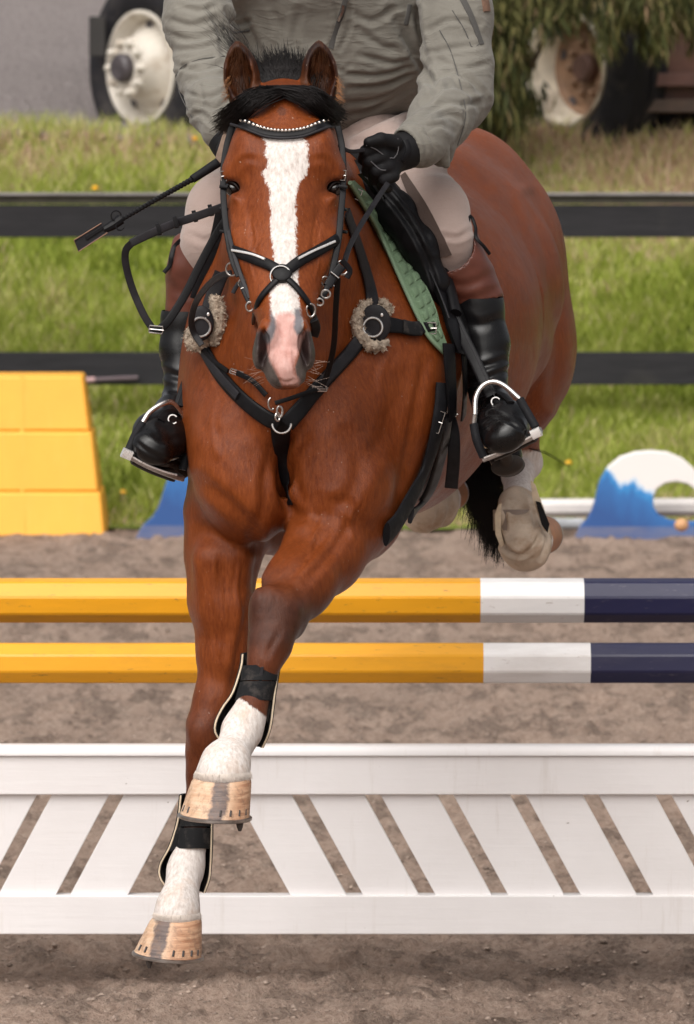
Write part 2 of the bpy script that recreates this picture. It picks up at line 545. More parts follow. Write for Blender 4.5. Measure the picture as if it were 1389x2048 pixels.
# ================================================================== SETTING
rng = np.random.default_rng(7)
def vnoise2(x, y, seed=0):
    """value noise, vectorised"""
    r = np.random.default_rng(seed); T = r.random((256, 256))
    xi = np.floor(x).astype(int); yi = np.floor(y).astype(int); fx = x - xi; fy = y - yi
    fx = fx * fx * (3 - 2 * fx); fy = fy * fy * (3 - 2 * fy)
    g = lambda a, b: T[a % 256, b % 256]
    return (g(xi, yi) * (1 - fx) + g(xi + 1, yi) * fx) * (1 - fy) + (g(xi, yi + 1) * (1 - fx) + g(xi + 1, yi + 1) * fx) * fy - 0.5
EDGE_Y = 26.75
def ground_sheet(name, xs, ys, hfun, mat):
    X, Y = np.meshgrid(xs, ys, indexing='ij'); Z = hfun(X, Y)
    V = np.stack([X.ravel(), Y.ravel(), Z.ravel()], 1)
    i, j = np.meshgrid(np.arange(len(xs) - 1), np.arange(len(ys) - 1), indexing='ij')
    a = (i * len(ys) + j).ravel(); q = np.stack([a, a + len(ys), a + len(ys) + 1, a + 1], 1)
    o = link(name, mesh_np(name, V, q), mat)
    return tag(o, kind='structure')
# arena sand
dv = rng.random((900, 4))
divx, divy = -3.2 + 6.4 * dv[:, 0], 12.5 + 14 * dv[:, 1]
def sand_h(X, Y):
    far = np.clip((30 - Y) / 15, 0.2, 1)
    near = (np.abs(X) < 6) & (Y > 8) & (Y < 27)
    h = 0.018 * vnoise2(X * 2.2, Y * 1.6, 1) + 0.016 * vnoise2(X * 7, Y * 6, 2) + 0.016 * vnoise2(X * 18, Y * 15, 3) \
        + 0.011 * vnoise2(X * 45, Y * 40, 4) * near + 0.008 * vnoise2(X * 95, Y * 90, 5) * near
    h = h * near * 1.5
    # hoof divots
    out = h
    for k in range(360):
        cx, cy, r, dd = divx[k], divy[k], 0.05 + 0.05 * dv[k, 2], 0.010 + 0.022 * dv[k, 3]
        m = (np.abs(X - cx) < 3 * r) & (np.abs(Y - cy) < 3 * r)
        if not m.any(): continue
        q = np.hypot(X[m] - cx, (Y[m] - cy) * 0.8) / r
        out[m] += -dd * np.exp(-q ** 4) + 0.6 * dd * np.exp(-((q - 1.35) / 0.35) ** 2)
    return out
def sand_mat():
    m, t, b = nt('arena_sand')
    v = coords(t)
    vl = coords(t, (1.0, 0.45, 1.0))
    n0 = noise(t, 0.9, 5, 0.6, vl); n1 = noise(t, 6, 6, 0.65, vl); n2 = noise(t, 55, 5, 0.7, v); n3 = noise(t, 230, 3, 0.6, v)
    c = ramp(t, [(0.25, (0.32, 0.22, 0.168)), (0.5, (0.44, 0.315, 0.25)), (0.75, (0.53, 0.40, 0.325))], n1)
    dark_streak = ramp(t, [(0.49, (0, 0, 0)), (0.56, (1, 1, 1))], noise(t, 5.5, 7, 0.78, vl))  # noise mask of darker streaks, as in hoof-churned sand
    c = mixc(t, math_(t, 'MULTIPLY', dark_streak, 0.8), c, (0.095, 0.066, 0.052))
    c = mixc(t, 0.42, c, ramp(t, [(0.33, (0.17, 0.115, 0.088)), (0.5, (0.44, 0.33, 0.265)), (0.68, (0.62, 0.50, 0.41))], n2), 'MIX')
    speck = ramp(t, [(0.66, (0, 0, 0)), (0.72, (1, 1, 1))], n3)
    c = mixc(t, math_(t, 'MULTIPLY', speck, 0.3), c, (0.46, 0.36, 0.29))
    t.links.new(c, b.inputs['Base Color'])
    setb(b, Roughness=0.95, Specular_IOR_Level=0.15)
    bb = math_(t, 'ADD', math_(t, 'MULTIPLY', n2, 1.0), math_(t, 'MULTIPLY', n3, 0.5))
    bump(t, b, bb, 1.0, 0.022)
    return m
M['sand'] = sand_mat()
xs = np.concatenate([[-400, -120, -40, -15, -8, -5], np.arange(-3.2, -1.3, 0.06), np.arange(-1.3, 1.3, 0.011), np.arange(1.3, 3.2, 0.06), [5, 8, 15, 40, 120, 400]])
ys = np.concatenate([[-60, -20, -5, 0, 4, 8], np.arange(10, 13.2, 0.08), np.arange(13.2, 17.5, 0.014), np.arange(17.5, EDGE_Y + 0.4, 0.045)])
sand = ground_sheet('arena_sand', xs, ys, sand_h, M['sand'])
# clods and pebbles lying on the sand: nobody could count them
def clods():
    n = 15000
    x = rng.uniform(-1.35, 1.35, n); y = 13.3 + (rng.random(n) ** 1.7) * 9.0
    x *= y / 16
    s = 0.0018 + 0.008 * rng.random(n) ** 6
    base = np.array([(1, 0, 0), (-1, 0, 0), (0, 1, 0), (0, -1, 0), (0, 0, 1), (0, 0, -1)], dtype=float)
    fc = np.array([(0, 2, 4), (2, 1, 4), (1, 3, 4), (3, 0, 4), (2, 0, 5), (1, 2, 5), (3, 1, 5), (0, 3, 5)])
    V = base[None] * s[:, None, None] * (0.6 + 0.8 * rng.random((n, 6, 1))) * np.array([1.3, 1.1, 0.6])
    ang = rng.uniform(0, 6.28, n); c, sn = np.cos(ang)[:, None], np.sin(ang)[:, None]
    vx = V[:, :, 0] * c - V[:, :, 1] * sn; vy = V[:, :, 0] * sn + V[:, :, 1] * c
    z = sand_h(x.copy(), y.copy())
    V = np.stack([vx + x[:, None], vy + y[:, None], V[:, :, 2] + z[:, None] + s[:, None] * 0.15], 2).reshape(-1, 3)
    F = (fc[None] + (np.arange(n) * 6)[:, None, None]).reshape(-1, 3)
    m = simple('clod', (0.33, 0.255, 0.21), 0.95, 0.45, 9, 0.5, 200, 0.002, spec=0.1)
    o = link('sand_clods', mesh_np('sand_clods', V, F), m)
    tag(o, 'scattered small sand clods and pebbles on the arena floor', 'sand clods', kind='stuff')
clods()
# bank and gravel yard
BANK_TOP = 31.0
def bank_h(X, Y):
    t = np.clip((Y - EDGE_Y) / (BANK_TOP - EDGE_Y), 0, 1)
    s = t ** 1.32
    h = 1.62 * s + 0.05 * vnoise2(X * 1.2, Y * 1.2, 8) * np.clip(t * 6, 0, 1) + 0.02
    far = np.clip(Y - BANK_TOP, 0, None)
    return h + far * 0.075 + 0.03 * vnoise2(X * 3, Y * 3, 12)
def bank_mat():
    m, t, b = nt('bank_soil')
    v = coords(t)
    n1 = noise(t, 3, 5, 0.6, v); n2 = noise(t, 30, 4, 0.6, v)
    c = ramp(t, [(0.3, (0.12, 0.16, 0.03)), (0.6, (0.22, 0.27, 0.05)), (0.8, (0.30, 0.29, 0.12))], n1)
    c = mixc(t, 0.4, c, ramp(t, [(0.3, (0.05, 0.07, 0.015)), (0.7, (0.19, 0.22, 0.07))], n2))
    t.links.new(c, b.inputs['Base Color']); setb(b, Roughness=0.95, Specular_IOR_Level=0.1)
    bump(t, b, n2, 0.8, 0.03)
    return m
M['bank'] = bank_mat()
tag(ground_sheet('grass_bank', np.concatenate([[-400, -100, -30, -10], np.arange(-4, 4.01, 0.12), [10, 30, 100, 400]]),
             np.concatenate([np.arange(EDGE_Y - 0.02, BANK_TOP + 0.3, 0.12)]), bank_h, M['bank']))
def gravel_mat():
    m, t, b = nt('gravel')
    v = coords(t); v2 = coords(t, (1, 0.35, 1))
    n1 = noise(t, 2.5, 5, 0.65, v2); n2 = noise(t, 22, 5, 0.75, v)
    vo = N_(t, 'ShaderNodeTexVoronoi'); vo.inputs['Scale'].default_value = 26; t.links.new(v, vo.inputs['Vector'])
    c = ramp(t, [(0.3, (0.27, 0.235, 0.225)), (0.7, (0.38, 0.33, 0.32))], n1)
    c = mixc(t, 0.6, c, ramp(t, [(0.25, (0.16, 0.135, 0.13)), (0.5, (0.33, 0.285, 0.275)), (0.75, (0.52, 0.46, 0.44))], n2))
    t.links.new(c, b.inputs['Base Color']); setb(b, Roughness=0.95, Specular_IOR_Level=0.15)
    bump(t, b, math_(t, 'ADD', n2, vo.outputs[0]), 1.0, 0.05)
    return m
M['gravel'] = gravel_mat()
ground_sheet('gravel_yard', np.concatenate([[-600, -100, -30, -10], np.arange(-5, 5.01, 0.25), [10, 30, 100, 600]]),
             np.concatenate([np.arange(BANK_TOP + 0.02, 45, 0.25), [50, 60, 80, 120, 300, 900]]),
             lambda X, Y: bank_h(X, np.minimum(Y, 60)) + 0.03, M['gravel'])

# grass: blades as one mass
def blades(name, x, y, z, h, w, lean, mat, label, colr):
    n = len(x)
    a = rng.uniform(0, 2 * PI, n); la = rng.uniform(0, 2 * PI, n)
    dx, dy = np.cos(a) * w / 2, np.sin(a) * w / 2
    lx, ly = np.cos(la) * lean * h, np.sin(la) * lean * h
    b0 = np.stack([x - dx, y - dy, z], 1); b1 = np.stack([x + dx, y + dy, z], 1)
    m0 = np.stack([x - dx * .8 + lx * .35, y - dy * .8 + ly * .35, z + h * .6], 1); m1 = np.stack([x + dx * .8 + lx * .35, y + dy * .8 + ly * .35, z + h * .6], 1)
    tp = np.stack([x + lx, y + ly, z + h], 1)
    V = np.stack([b0, b1, m1, m0, tp], 1).reshape(-1, 3)
    o = np.arange(n) * 5
    q = np.stack([o, o + 1, o + 2, o + 3], 1); tr = np.stack([o + 3, o + 2, o + 4], 1)
    me = mesh_np(name, V, [q, tr])
    fattr(me, 'tone', np.repeat(colr, 5))
    ob = link(name, me, mat)
    tag(ob, label, 'grass', kind='stuff')
def grass_mat():
    m, t, b = nt('grass_blades')
    a = N_(t, 'ShaderNodeAttribute'); a.attribute_name = 'tone'
    c = ramp(t, [(0.0, (0.10, 0.13, 0.02)), (0.3, (0.28, 0.35, 0.045)), (0.6, (0.47, 0.52, 0.11)), (0.82, (0.60, 0.55, 0.27)), (1.0, (0.64, 0.46, 0.33))], a.outputs['Fac'])
    t.links.new(c, b.inputs['Base Color']); setb(b, Roughness=0.6, Specular_IOR_Level=0.25)
    # thin blades let some light through
    tr = N_(t, 'ShaderNodeBsdfTranslucent'); t.links.new(c, tr.inputs[0])
    mx = N_(t, 'ShaderNodeMixShader'); mx.inputs[0].default_value = 0.45
    out = t.nodes['Material Output']
    t.links.new(b.outputs[0], mx.inputs[1]); t.links.new(tr.outputs[0], mx.inputs[2]); t.links.new(mx.outputs[0], out.inputs[0])
    return m
M['grass'] = grass_mat()
n = 95000
gx = rng.uniform(-2.6, 2.6, n); gy = rng.uniform(EDGE_Y + 0.02, BANK_TOP + 0.1, n)
gz = bank_h(gx, gy)
cl = vnoise2(gx * 3.5, gy * 3.5, 20) + 0.5; cl2 = vnoise2(gx * 1.1, gy * 1.4, 21) + 0.5; cl3 = vnoise2(gx * 9, gy * 9, 22) + 0.5
hh = (0.035 + 0.075 * cl + 0.05 * rng.random(n)) * (1 - 0.3 * (gy > 29.5)) * np.clip((gy - EDGE_Y) / 0.25, 0.3, 1)
right = np.clip((gx - 0.9) / 0.8, 0, 1) * np.clip((gy - 29.6) / 0.8, 0, 1)
edge = np.clip((gy - 30.5) / 0.5, 0, 1) * 0.6 + np.clip((EDGE_Y + 0.35 - gy) / 0.35, 0, 1) * 0.35
tone = np.clip(0.12 + 0.42 * cl2 + 0.28 * cl3 + 0.16 * rng.standard_normal(n) + right * 0.6 + edge, 0, 1)
keep = rng.random(n) > (0.45 * np.clip((gy - 30.2) / 0.8, 0, 1))
blades('bank_grass', gx[keep], gy[keep], gz[keep], hh[keep], 0.009 + 0.006 * rng.random(keep.sum()), 0.45, M['grass'],
       'rough green grass growing on the bank behind the rail fence', tone[keep])
n = 9000
gx = rng.uniform(-2.6, 2.6, n); gy = rng.uniform(30.3, 31.5, n)
blades('dry_grass', gx, gy, bank_h(gx, gy), 0.05 + 0.10 * rng.random(n), 0.006 + 0.006 * rng.random(n), 0.5, M['grass'],
       'pale dry seeding grass along the gravel edge', np.clip(0.86 + 0.12 * rng.standard_normal(n) - 0.35 * (gx < 0.6) * rng.random(n), 0, 1))
# dandelions
def y_on_bank(px, py):
    for Y in np.arange(EDGE_Y, 33, 0.02):
        p = P(px, py, Y)
        if p.z <= float(bank_h(np.array([p.x]), np.array([Y]))[0]) + 0.08: return Y
    return 30.0
m_fl = simple('dandelion_yellow', (0.85, 0.42, 0.02), 0.7, 0.15, 60, 0.3, 200, 0.002)
m_st = simple('flower_stem', (0.12, 0.17, 0.04), 0.6)
fl_where = {(390, 277): 'topmost dandelion, beside the left truck tyre', (190, 418 - 42): 'dandelion just above the top fence rail on the far left',
            (405, 370): 'dandelion above the top fence rail beside the riding breeches', (246, 985): 'dandelion low on the bank beside the yellow steps',
            (1138, 926): 'dandelion low on the bank left of the blue wave', (1334, 962): 'dandelion seen through the curl of the wave'}
for (px, py), lb in fl_where.items():
    Y = y_on_bank(px, py) - 0.03; p = P(px, py, Y)
    t_ = thing('dandelion', 'small yellow ' + lb, 'flower', (p.x, p.y, p.z - 0.09), 'dandelions on the bank')
    mb = MB(); mb.ball(p, (0.017, 0.017, 0.010), 8); mb.ball(p + Vector((0, 0, 0.006)), (0.011, 0.011, 0.008), 6); mb.build('bloom', m_fl, t_)
    mb = MB(); mb.sweep([p, p - Vector((0.004, 0, 0.05)), p - Vector((0, 0, 0.10))], 0.004, nsec=5); mb.build('stem', m_st, t_)

# ------------------------------------------------------------------ rail fence
FY = 28.0
def wood_black():
    m, t, b = nt('weathered_black_paint')
    v = coords(t, (2, 8, 30)); n1 = noise(t, 3, 5, 0.6, v); n2 = noise(t, 1.2, 4, 0.6, coords(t))
    c = ramp(t, [(0.3, (0.012, 0.012, 0.014)), (0.7, (0.025, 0.024, 0.027))], n1)
    c = mixc(t, ramp(t, [(0.6, (0, 0, 0)), (0.8, (0.5, 0.5, 0.5))], n2), c, (0.09, 0.085, 0.065))
    t.links.new(c, b.inputs['Base Color']); setb(b, Roughness=0.75, Specular_IOR_Level=0.3); bump(t, b, n1, 0.3, 0.003)
    return m
M['wood_black'] = wood_black()
M['wood_cap'] = simple('grey_weathered_cap', (0.20, 0.185, 0.18), 0.8, 0.3, 6, 0.4, 60, 0.003)
fence = thing('rail_fence', 'black painted horizontal rail fence crossing the grass bank', 'fence', (0, FY, 0.2))
def zat(py, Y=FY): return P(694, py, Y).z
for x0, x1 in ((-6.5, -2.95), (-2.945, 0.05), (0.055, 3.05), (3.055, 6.5)):
    mb = MB(); mb.box((x0, FY - 0.02, zat(474)), (x1, FY + 0.02, zat(409))); mb.build('rail_board', M['wood_black'], fence, False, 0.003)
    mb = MB(); mb.box((x0, FY - 0.02, zat(769)), (x1, FY + 0.02, zat(704))); mb.build('rail_board', M['wood_black'], fence, False, 0.003)
    mb = MB(); mb.box((x0, FY - 0.012, zat(407)), (x1, FY + 0.028, zat(391))); mb.build('rail_strip', simple('lichen_grey_timber', (0.075, 0.07, 0.055), 0.9, 0.4, 8), fence, False, 0.003)
    mb = MB(); mb.box((x0, FY - 0.045, zat(391)+0.001), (x1, FY + 0.12, zat(391) + 0.012)); mb.build('cap_board', M['wood_cap'], fence, False, 0.003)
for x in (-5.3, -2.95, 0.05, 3.05, 5.6):
    zb = float(bank_h(np.array([x]), np.array([FY + 0.08]))[0]) - 0.3
    mb = MB(); mb.box((x - 0.055, FY + 0.0205, zb), (x + 0.055, FY + 0.12, zat(391) - 0.001)); mb.build('post', M['wood_black'], fence, False, 0.004)
# thin pole lying along the lower rail
st = thing('marker_pole', 'thin dull purple pole with a pale tip leaning along the lower black rail', 'pole', P(230, 765, FY - 0.06))
mb = MB(); mb.sweep([P(190, 759, FY - 0.05), P(276, 755, FY - 0.05)], 0.022, nsec=10); mb.build('shaft', simple('dull_purple_paint', (0.10, 0.07, 0.08), 0.6), st)
mb = MB(); mb.sweep([P(168, 760, FY - 0.05), P(190, 759, FY - 0.05)], 0.026, nsec=10); mb.build('tip', simple('faded_pink_paint', (0.45, 0.28, 0.28), 0.6), st)

# ------------------------------------------------------------------ stepped yellow filler block
YB = 26.42
def yellow_paint(name, col, scr=True):
    m, t, b = nt(name)
    v = coords(t, (1, 1, 1)); vs = coords(t, (9, 9, 0.6))
    n1 = noise(t, 3, 4, 0.6, v); n2 = noise(t, 4, 3, 0.6, vs)
    c = ramp(t, [(0.3, tuple(x * 0.94 for x in col)), (0.7, tuple(min(1, x * 1.05) for x in col))], n1)
    c = mixc(t, ramp(t, [(0.55, (0, 0, 0)), (0.75, (0.25, 0.25, 0.25))], n2), c, tuple(min(1, x * 1.1 + 0.05) for x in col))
    if scr:
        n3 = noise(t, 90, 5, 0.7, coords(t, (0.4, 1, 2.5)))
        c = mixc(t, ramp(t, [(0.70, (0, 0, 0)), (0.74, (0.8, 0.8, 0.8))], n3), c, (0.20, 0.13, 0.06))
    t.links.new(c, b.inputs['Base Color']); setb(b, Roughness=0.5); bump(t, b, n1, 0.1, 0.002)
    return m
M['yellow_block'] = yellow_paint('yellow_block_paint', (0.94, 0.44, 0.05), False)
yb = thing('filler_block', 'tall orange yellow stepped wall filler standing left on the sand edge', 'jump filler', (P(60, 1070, YB).x, YB, 0))
tiers = [(1071, 985, 211, 200, 0.0), (985, 865, 197, 182, 0.04), (865, 754, 179, 163, 0.08)]
for py0, py1, xr0, xr1, dd in tiers:
    z0, z1 = P(0, py0, YB).z, P(0, py1, YB).z
    if py0 == 1071: z0 = 0.0
    a0, a1 = P(xr0, py0, YB).x, P(xr1, py1, YB).x
    b0, b1 = P(-330 + (211 - xr0), py0, YB).x, P(-330 + (211 - xr1), py1, YB).x
    sl = 0.03
    for (s0, s1, e0, e1) in ((b0, a0, b1, a1),):
        vs = [(s0, YB + dd, z0), (s1, YB + dd, z0), (s1, YB + 0.5 - dd, z0), (s0, YB + 0.5 - dd, z0),
              (e0, YB + dd + sl, z1 - 0.001), (e1, YB + dd + sl, z1 - 0.001), (e1, YB + 0.5 - dd - sl, z1 - 0.001), (e0, YB + 0.5 - dd - sl, z1 - 0.001)]
        mb = MB(); mb.add(vs, [(3, 2, 1, 0), (4, 5, 6, 7), (0, 1, 5, 4), (1, 2, 6, 5), (2, 3, 7, 6), (3, 0, 4, 7)])
        mb.build('tier_block', M['yellow_block'], yb, True, 0.012)

mb = MB(); mb.sweep([P(46, 1069, YB - 0.002), P(46, 988, YB + 0.028)], 0.02, 0.0016, nsec=6); mb.build('moulding_line', M['yellow_block'], yb)
mb = MB(); mb.sweep([P(44, 984, YB + 0.038), P(44, 868, YB + 0.068)], 0.02, 0.0016, nsec=6); mb.build('moulding_line', M['yellow_block'], yb)
mb = MB(); mb.sweep([P(44, 864, YB + 0.078), P(44, 750, YB + 0.108)], 0.02, 0.0016, nsec=6); mb.build('moulding_line', M['yellow_block'], yb)
# ------------------------------------------------------------------ wave fillers
WAVE = [(1148, 1068), (1160, 1042), (1176, 1024), (1186, 1004), (1192, 980), (1200, 950), (1216, 922), (1240, 902), (1270, 892), (1302, 889),
        (1335, 892), (1364, 904), (1388, 924), (1404, 950), (1412, 984), (1404, 986), (1392, 968), (1376, 956), (1352, 951), (1330, 955),
        (1314, 966), (1307, 984), (1308, 1002), (1318, 1018), (1340, 1028), (1372, 1032), (1420, 1030), (1460, 1040), (1475, 1068)]
def wave_mat():
    m, t, b = nt('wave_paint')
    tc = N_(t, 'ShaderNodeTexCoord'); sp = N_(t, 'ShaderNodeSeparateXYZ'); t.links.new(tc.outputs['Object'], sp.inputs[0])
    nz = noise(t, 5, 5, 0.7, coords(t, (2.2, 1, 0.9), (0, 0.5, 0)))
    xx = math_(t, 'MULTIPLY', math_(t, 'MINIMUM', sp.outputs['X'], 0.08), 1.15)
    h = math_(t, 'ADD', math_(t, 'ADD', math_(t, 'MULTIPLY', sp.outputs['Z'], 2.4), math_(t, 'ADD', xx, 0.05)), math_(t, 'MULTIPLY', math_(t, 'SUBTRACT', nz, 0.5), 0.55))
    c = ramp(t, [(0.12, (0.025, 0.085, 0.27)), (0.42, (0.030, 0.145, 0.40)), (0.52, (0.035, 0.25, 0.58)), (0.565, (0.55, 0.66, 0.78)), (0.60, (0.78, 0.74, 0.72))], h)
    low = math_(t, 'LESS_THAN', sp.outputs['Z'], 0.06)
    c = mixc(t, math_(t, 'MULTIPLY', low, math_(t, 'MULTIPLY', noise(t, 9, 4, 0.6, coords(t, (1, 1, 3))), 0.7)), c, (0.26, 0.23, 0.24))
    t.links.new(c, b.inputs['Base Color']); setb(b, Roughness=0.5)
    return m
M['wave'] = wave_mat()
def wave(dx, Y, label, sc=1.0, sx=1.0):
    c0 = P(1300 + dx, 1068, Y)
    poly = []
    for x, y in WAVE:
        p = P(1300 + dx + (x - 1300) * sc * sx, 1068 + (y - 1068) * sc, Y); poly.append((p.x - c0.x, p.z - c0.z))
    o_ = thing('wave_filler', label, 'jump filler', (c0.x, Y, 0.0), 'painted wave fillers')
    mb = MB(); mb.prism(poly[::-1], -0.03, 0.03, 0.006)
    w = mb.build('wave_board', M['wave'], None); w.parent = o_; w.data.materials.clear(); w.data.materials.append(M['wave'])
    for q in (1195, 1350):
        fx = R((q - 1300) * sc, Y)
        mb = MB(); mb.box((fx - 0.025, 0.031, 0.0), (fx + 0.025, 0.25, 0.035)); f = mb.build('foot', M['wave_foot'], None, False, 0.004); f.parent = o_
M['wave_foot'] = simple('blue_foot_paint', (0.05, 0.11, 0.33), 0.6)
wave(0, 26.3, 'blue wave shaped filler with white crest on the right', 1.0)
wave(-840, 26.35, 'blue wave shaped filler half hidden behind the horse and left stirrup', 1.0, 1.25)
# white poles on the ground behind the wave
M['white_old'] = simple('old_white_paint', (0.62, 0.58, 0.56), 0.6, 0.1, 8, 0.2, 80, 0.002, dirt=((0.3, 0.26, 0.22), 20, 0.6, 0.75))
gp = thing('ground_pole', 'white pole lying along the grass edge behind the blue wave', 'jump pole', P(1200, 1015, 26.68))
mb = MB(); mb.sweep([P(1040, 1016, 26.62), P(1600, 1013, 26.62)], 0.085, nsec=8); mb.build('shaft', M['white_old'], gp)
gp2 = thing('ground_pole', 'short grey blue pole on the sand left of the blue wave', 'jump pole', P(1120, 1055, 26.5))
mb = MB(); mb.sweep([P(1060, 1047, 26.45), P(1168, 1047, 26.45)], 0.05, nsec=8); mb.build('shaft', simple('grey_blue_paint', (0.33, 0.34, 0.36), 0.6, 0.2, 10), gp2)
mb = MB(); mb.ball(P(1364, 1050, 25.9), (0.032, 0.03, 0.028), 8)
o_ = mb.build('stone', simple('tan_stone', (0.55, 0.30, 0.15), 0.8, 0.25, 15, 0.4, 40, 0.01)); tag(o_, 'small tan stone on the sand in front of the blue wave', 'stone')

# ------------------------------------------------------------------ jump: poles
def pole_mat(name, col, dirt, base=0.35):
    m, t, b = nt(name)
    v = coords(t, (0.6, 4, 4)); n1 = noise(t, 8, 5, 0.6, v); n2 = noise(t, 70, 5, 0.7, coords(t, (0.35, 1.5, 1.5)))
    c = ramp(t, [(0.3, tuple(x * 0.93 for x in col)), (0.7, tuple(min(1, x * 1.04) for x in col))], n1)
    c = mixc(t, ramp(t, [(0.62, (0, 0, 0)), (0.70, (0.8, 0.8, 0.8))], n2), c, dirt)
    lg = noise(t, 2.2, 6, 0.7, coords(t, (0.8, 3, 3)))
    c = mixc(t, ramp(t, [(0.52, (0, 0, 0)), (0.72, (0.35, 0.35, 0.35))], lg), c, dirt)
    t.links.new(c, b.inputs['Base Color']); setb(b, Roughness=base); bump(t, b, n2, 0.12, 0.001)
    return m
M['p_yellow'] = pole_mat('pole_yellow', (0.82, 0.37, 0.012), (0.30, 0.15, 0.03), 0.38)
M['p_white'] = pole_mat('pole_white', (0.84, 0.81, 0.80), (0.45, 0.38, 0.34), 0.4)
M['p_navy'] = pole_mat('pole_navy', (0.014, 0.014, 0.055), (0.09, 0.08, 0.11), 0.4)
def jump_pole(label, Y, pyc, diam, cuts, roll):
    c = P(694, pyc, Y)
    th = thing('jump_pole', label, 'jump pole', (0, Y, c.z), 'striped poles of the jump')
    xs_ = [P(px, pyc, Y).x for px in cuts[0]]
    for (a, b), mt in zip(zip(xs_[:-1], xs_[1:]), cuts[1]):
        mb = MB(); n_ = 8; vs = []; fs = []
        r = diam / 2 / math.cos(PI / 8)
        ring_ = []
        for i in range(8):      # slightly rounded corners
            for da in (-0.06, 0.06):
                an = PI / 8 + roll + i * PI / 4 + da
                ring_.append((math.cos(an) * r * 0.99, math.sin(an) * r * 0.99))
        m_ = len(ring_)
        for x in (a, b):
            vs += [(x, Y + q[0], c.z + q[1]) for q in ring_]
        for i in range(m_):
            j = (i + 1) % m_
            fs.append((i, j, m_ + j, m_ + i))
        fs += [tuple(range(m_))[::-1], tuple(range(m_, 2 * m_))]
        mb.add(vs, fs); mb.build('paint_band', mt, th, True, angle=12)
    return th
cutx = [-1100, -760, -550, 961, 1168, 1880]
seq = [M['p_navy'], M['p_white'], M['p_yellow'], M['p_white'], M['p_navy']]
jump_pole('upper yellow white and navy jump pole behind the horse', 14.6, 1201, R(84, 14.6), (cutx, seq), math.radians(9))
cutx2 = [-1120, -770, -555, 967, 1181, 1890]
jump_pole('lower yellow white and navy jump pole behind the horse', 14.2, 1326, R(79, 14.2), (cutx2, seq), math.radians(-4))
# uprights that carry them, outside the picture
def gate_white():
    m, t, b = nt('white_gloss_paint')
    v = coords(t); g = noise(t, 9, 5, 0.65, coords(t, (0.5, 6, 9))); n1 = noise(t, 2.5, 4, 0.6, v)
    st_ = noise(t, 11, 5, 0.7, coords(t, (2.5, 2, 0.25))); nk = noise(t, 42, 3, 0.6, coords(t, (0.8, 1, 1.2)))
    c = ramp(t, [(0.3, (0.76, 0.725, 0.72)), (0.7, (0.84, 0.81, 0.81))], n1)
    c = mixc(t, ramp(t, [(0.58, (0, 0, 0)), (0.75, (0.30, 0.30, 0.30))], st_), c, (0.50, 0.43, 0.37))
    c = mixc(t, ramp(t, [(0.735, (0, 0, 0)), (0.75, (0.8, 0.8, 0.8))], nk), c, (0.22, 0.17, 0.14))
    t.links.new(c, b.inputs['Base Color']); setb(b, Roughness=0.42, Specular_IOR_Level=0.4)
    bump(t, b, math_(t, 'ADD', g, math_(t, 'MULTIPLY', nk, -0.6)), 0.35, 0.002)
    return m
M['white'] = gate_white()
for px, sd in ((-1080, 'left'), (1860, 'right')):
    x = P(px, 1200, 14.5).x
    up = thing('jump_standard', 'white wooden jump standard holding the poles at their %s ends' % sd, 'jump standard', (x, 14.4, 0), 'jump standards')
    mb = MB(); mb.box((x - 0.05, 14.32, 0.02), (x + 0.05, 14.42, 1.5)); mb.build('post', M['white'], up, False, 0.004)
    mb = MB(); mb.box((x - 0.05, 14.62, 0.02), (x + 0.05, 14.70, 1.5)); mb.build('post', M['white'], up, False, 0.004)
    mb = MB(); mb.box((x - 0.3, 14.0, 0.0), (x + 0.3, 15.0, 0.019)); mb.build('base', M['white'], up, False, 0.004)
# ------------------------------------------------------------------ white gate panel
GY = 14.1
gate = thing('gate_filler', 'white painted wooden gate panel with slanted slats under the poles', 'jump filler', (0, GY, P(0, 1866, GY).z))
gx0, gx1 = P(-1110, 1700, GY).x, P(1800, 1700, GY).x
def gz_(py): return P(694, py, GY).z
mb = MB()
zt, zc = gz_(1489), gz_(1509)
prof = [(-0.035, zc + 0.001), (-0.035, zc + 0.008), (-0.030, zt - 0.004), (-0.018, zt), (0.018, zt), (0.030, zt - 0.004), (0.035, zc + 0.008), (0.035, zc + 0.001)]
vs = [(x, GY + p[0], p[1]) for x in (gx0, gx1) for p in prof]; k_ = len(prof)
mb.add(vs, [tuple(range(k_)), tuple(range(k_, 2 * k_))[::-1]] + [(i, (i + 1) % k_, k_ + (i + 1) % k_, k_ + i)[::-1] for i in range(k_)])
mb.build('cap_rail', M['white'], gate, True, angle=50)
mb = MB(); mb.box((gx0, GY - 0.026, gz_(1587)), (gx1, GY + 0.026, zc)); mb.build('top_board', M['white'], gate, False, 0.0025)
mb = MB(); mb.box((gx0, GY - 0.026, gz_(1866)), (gx1, GY + 0.026, gz_(1789))); mb.build('bottom_board', M['white'], gate, False, 0.0025)
def slat(xt0, xt1, xb0, xb1):
    pt, pb = 1580, 1795
    def X(xt, xb, py): return P(xt + (xb - xt) * (py - 1587) / (1787 - 1587), 1700, GY).x
    poly = [(X(xt0, xb0, pb), gz_(pb)), (X(xt1, xb1, pb), gz_(pb)), (X(xt1, xb1, pt), gz_(pt)), (X(xt0, xb0, pt), gz_(pt))]
    mb = MB(); mb.prism([(p[0], p[1]) for p in poly], GY - 0.010 , GY + 0.010)
    mb.build('slat', M['white'], gate, False, 0.0015)
for k in range(11):     # left half leans one way
    slat(250 - 144 * k, 364 - 144 * k, 142 - 144 * k, 257 - 144 * k)
for k in range(10):      # right half the other
    slat(470 + 145.3 * k, 583 + 145.3 * k, 580 + 145.3 * k, 692 + 145.3 * k)
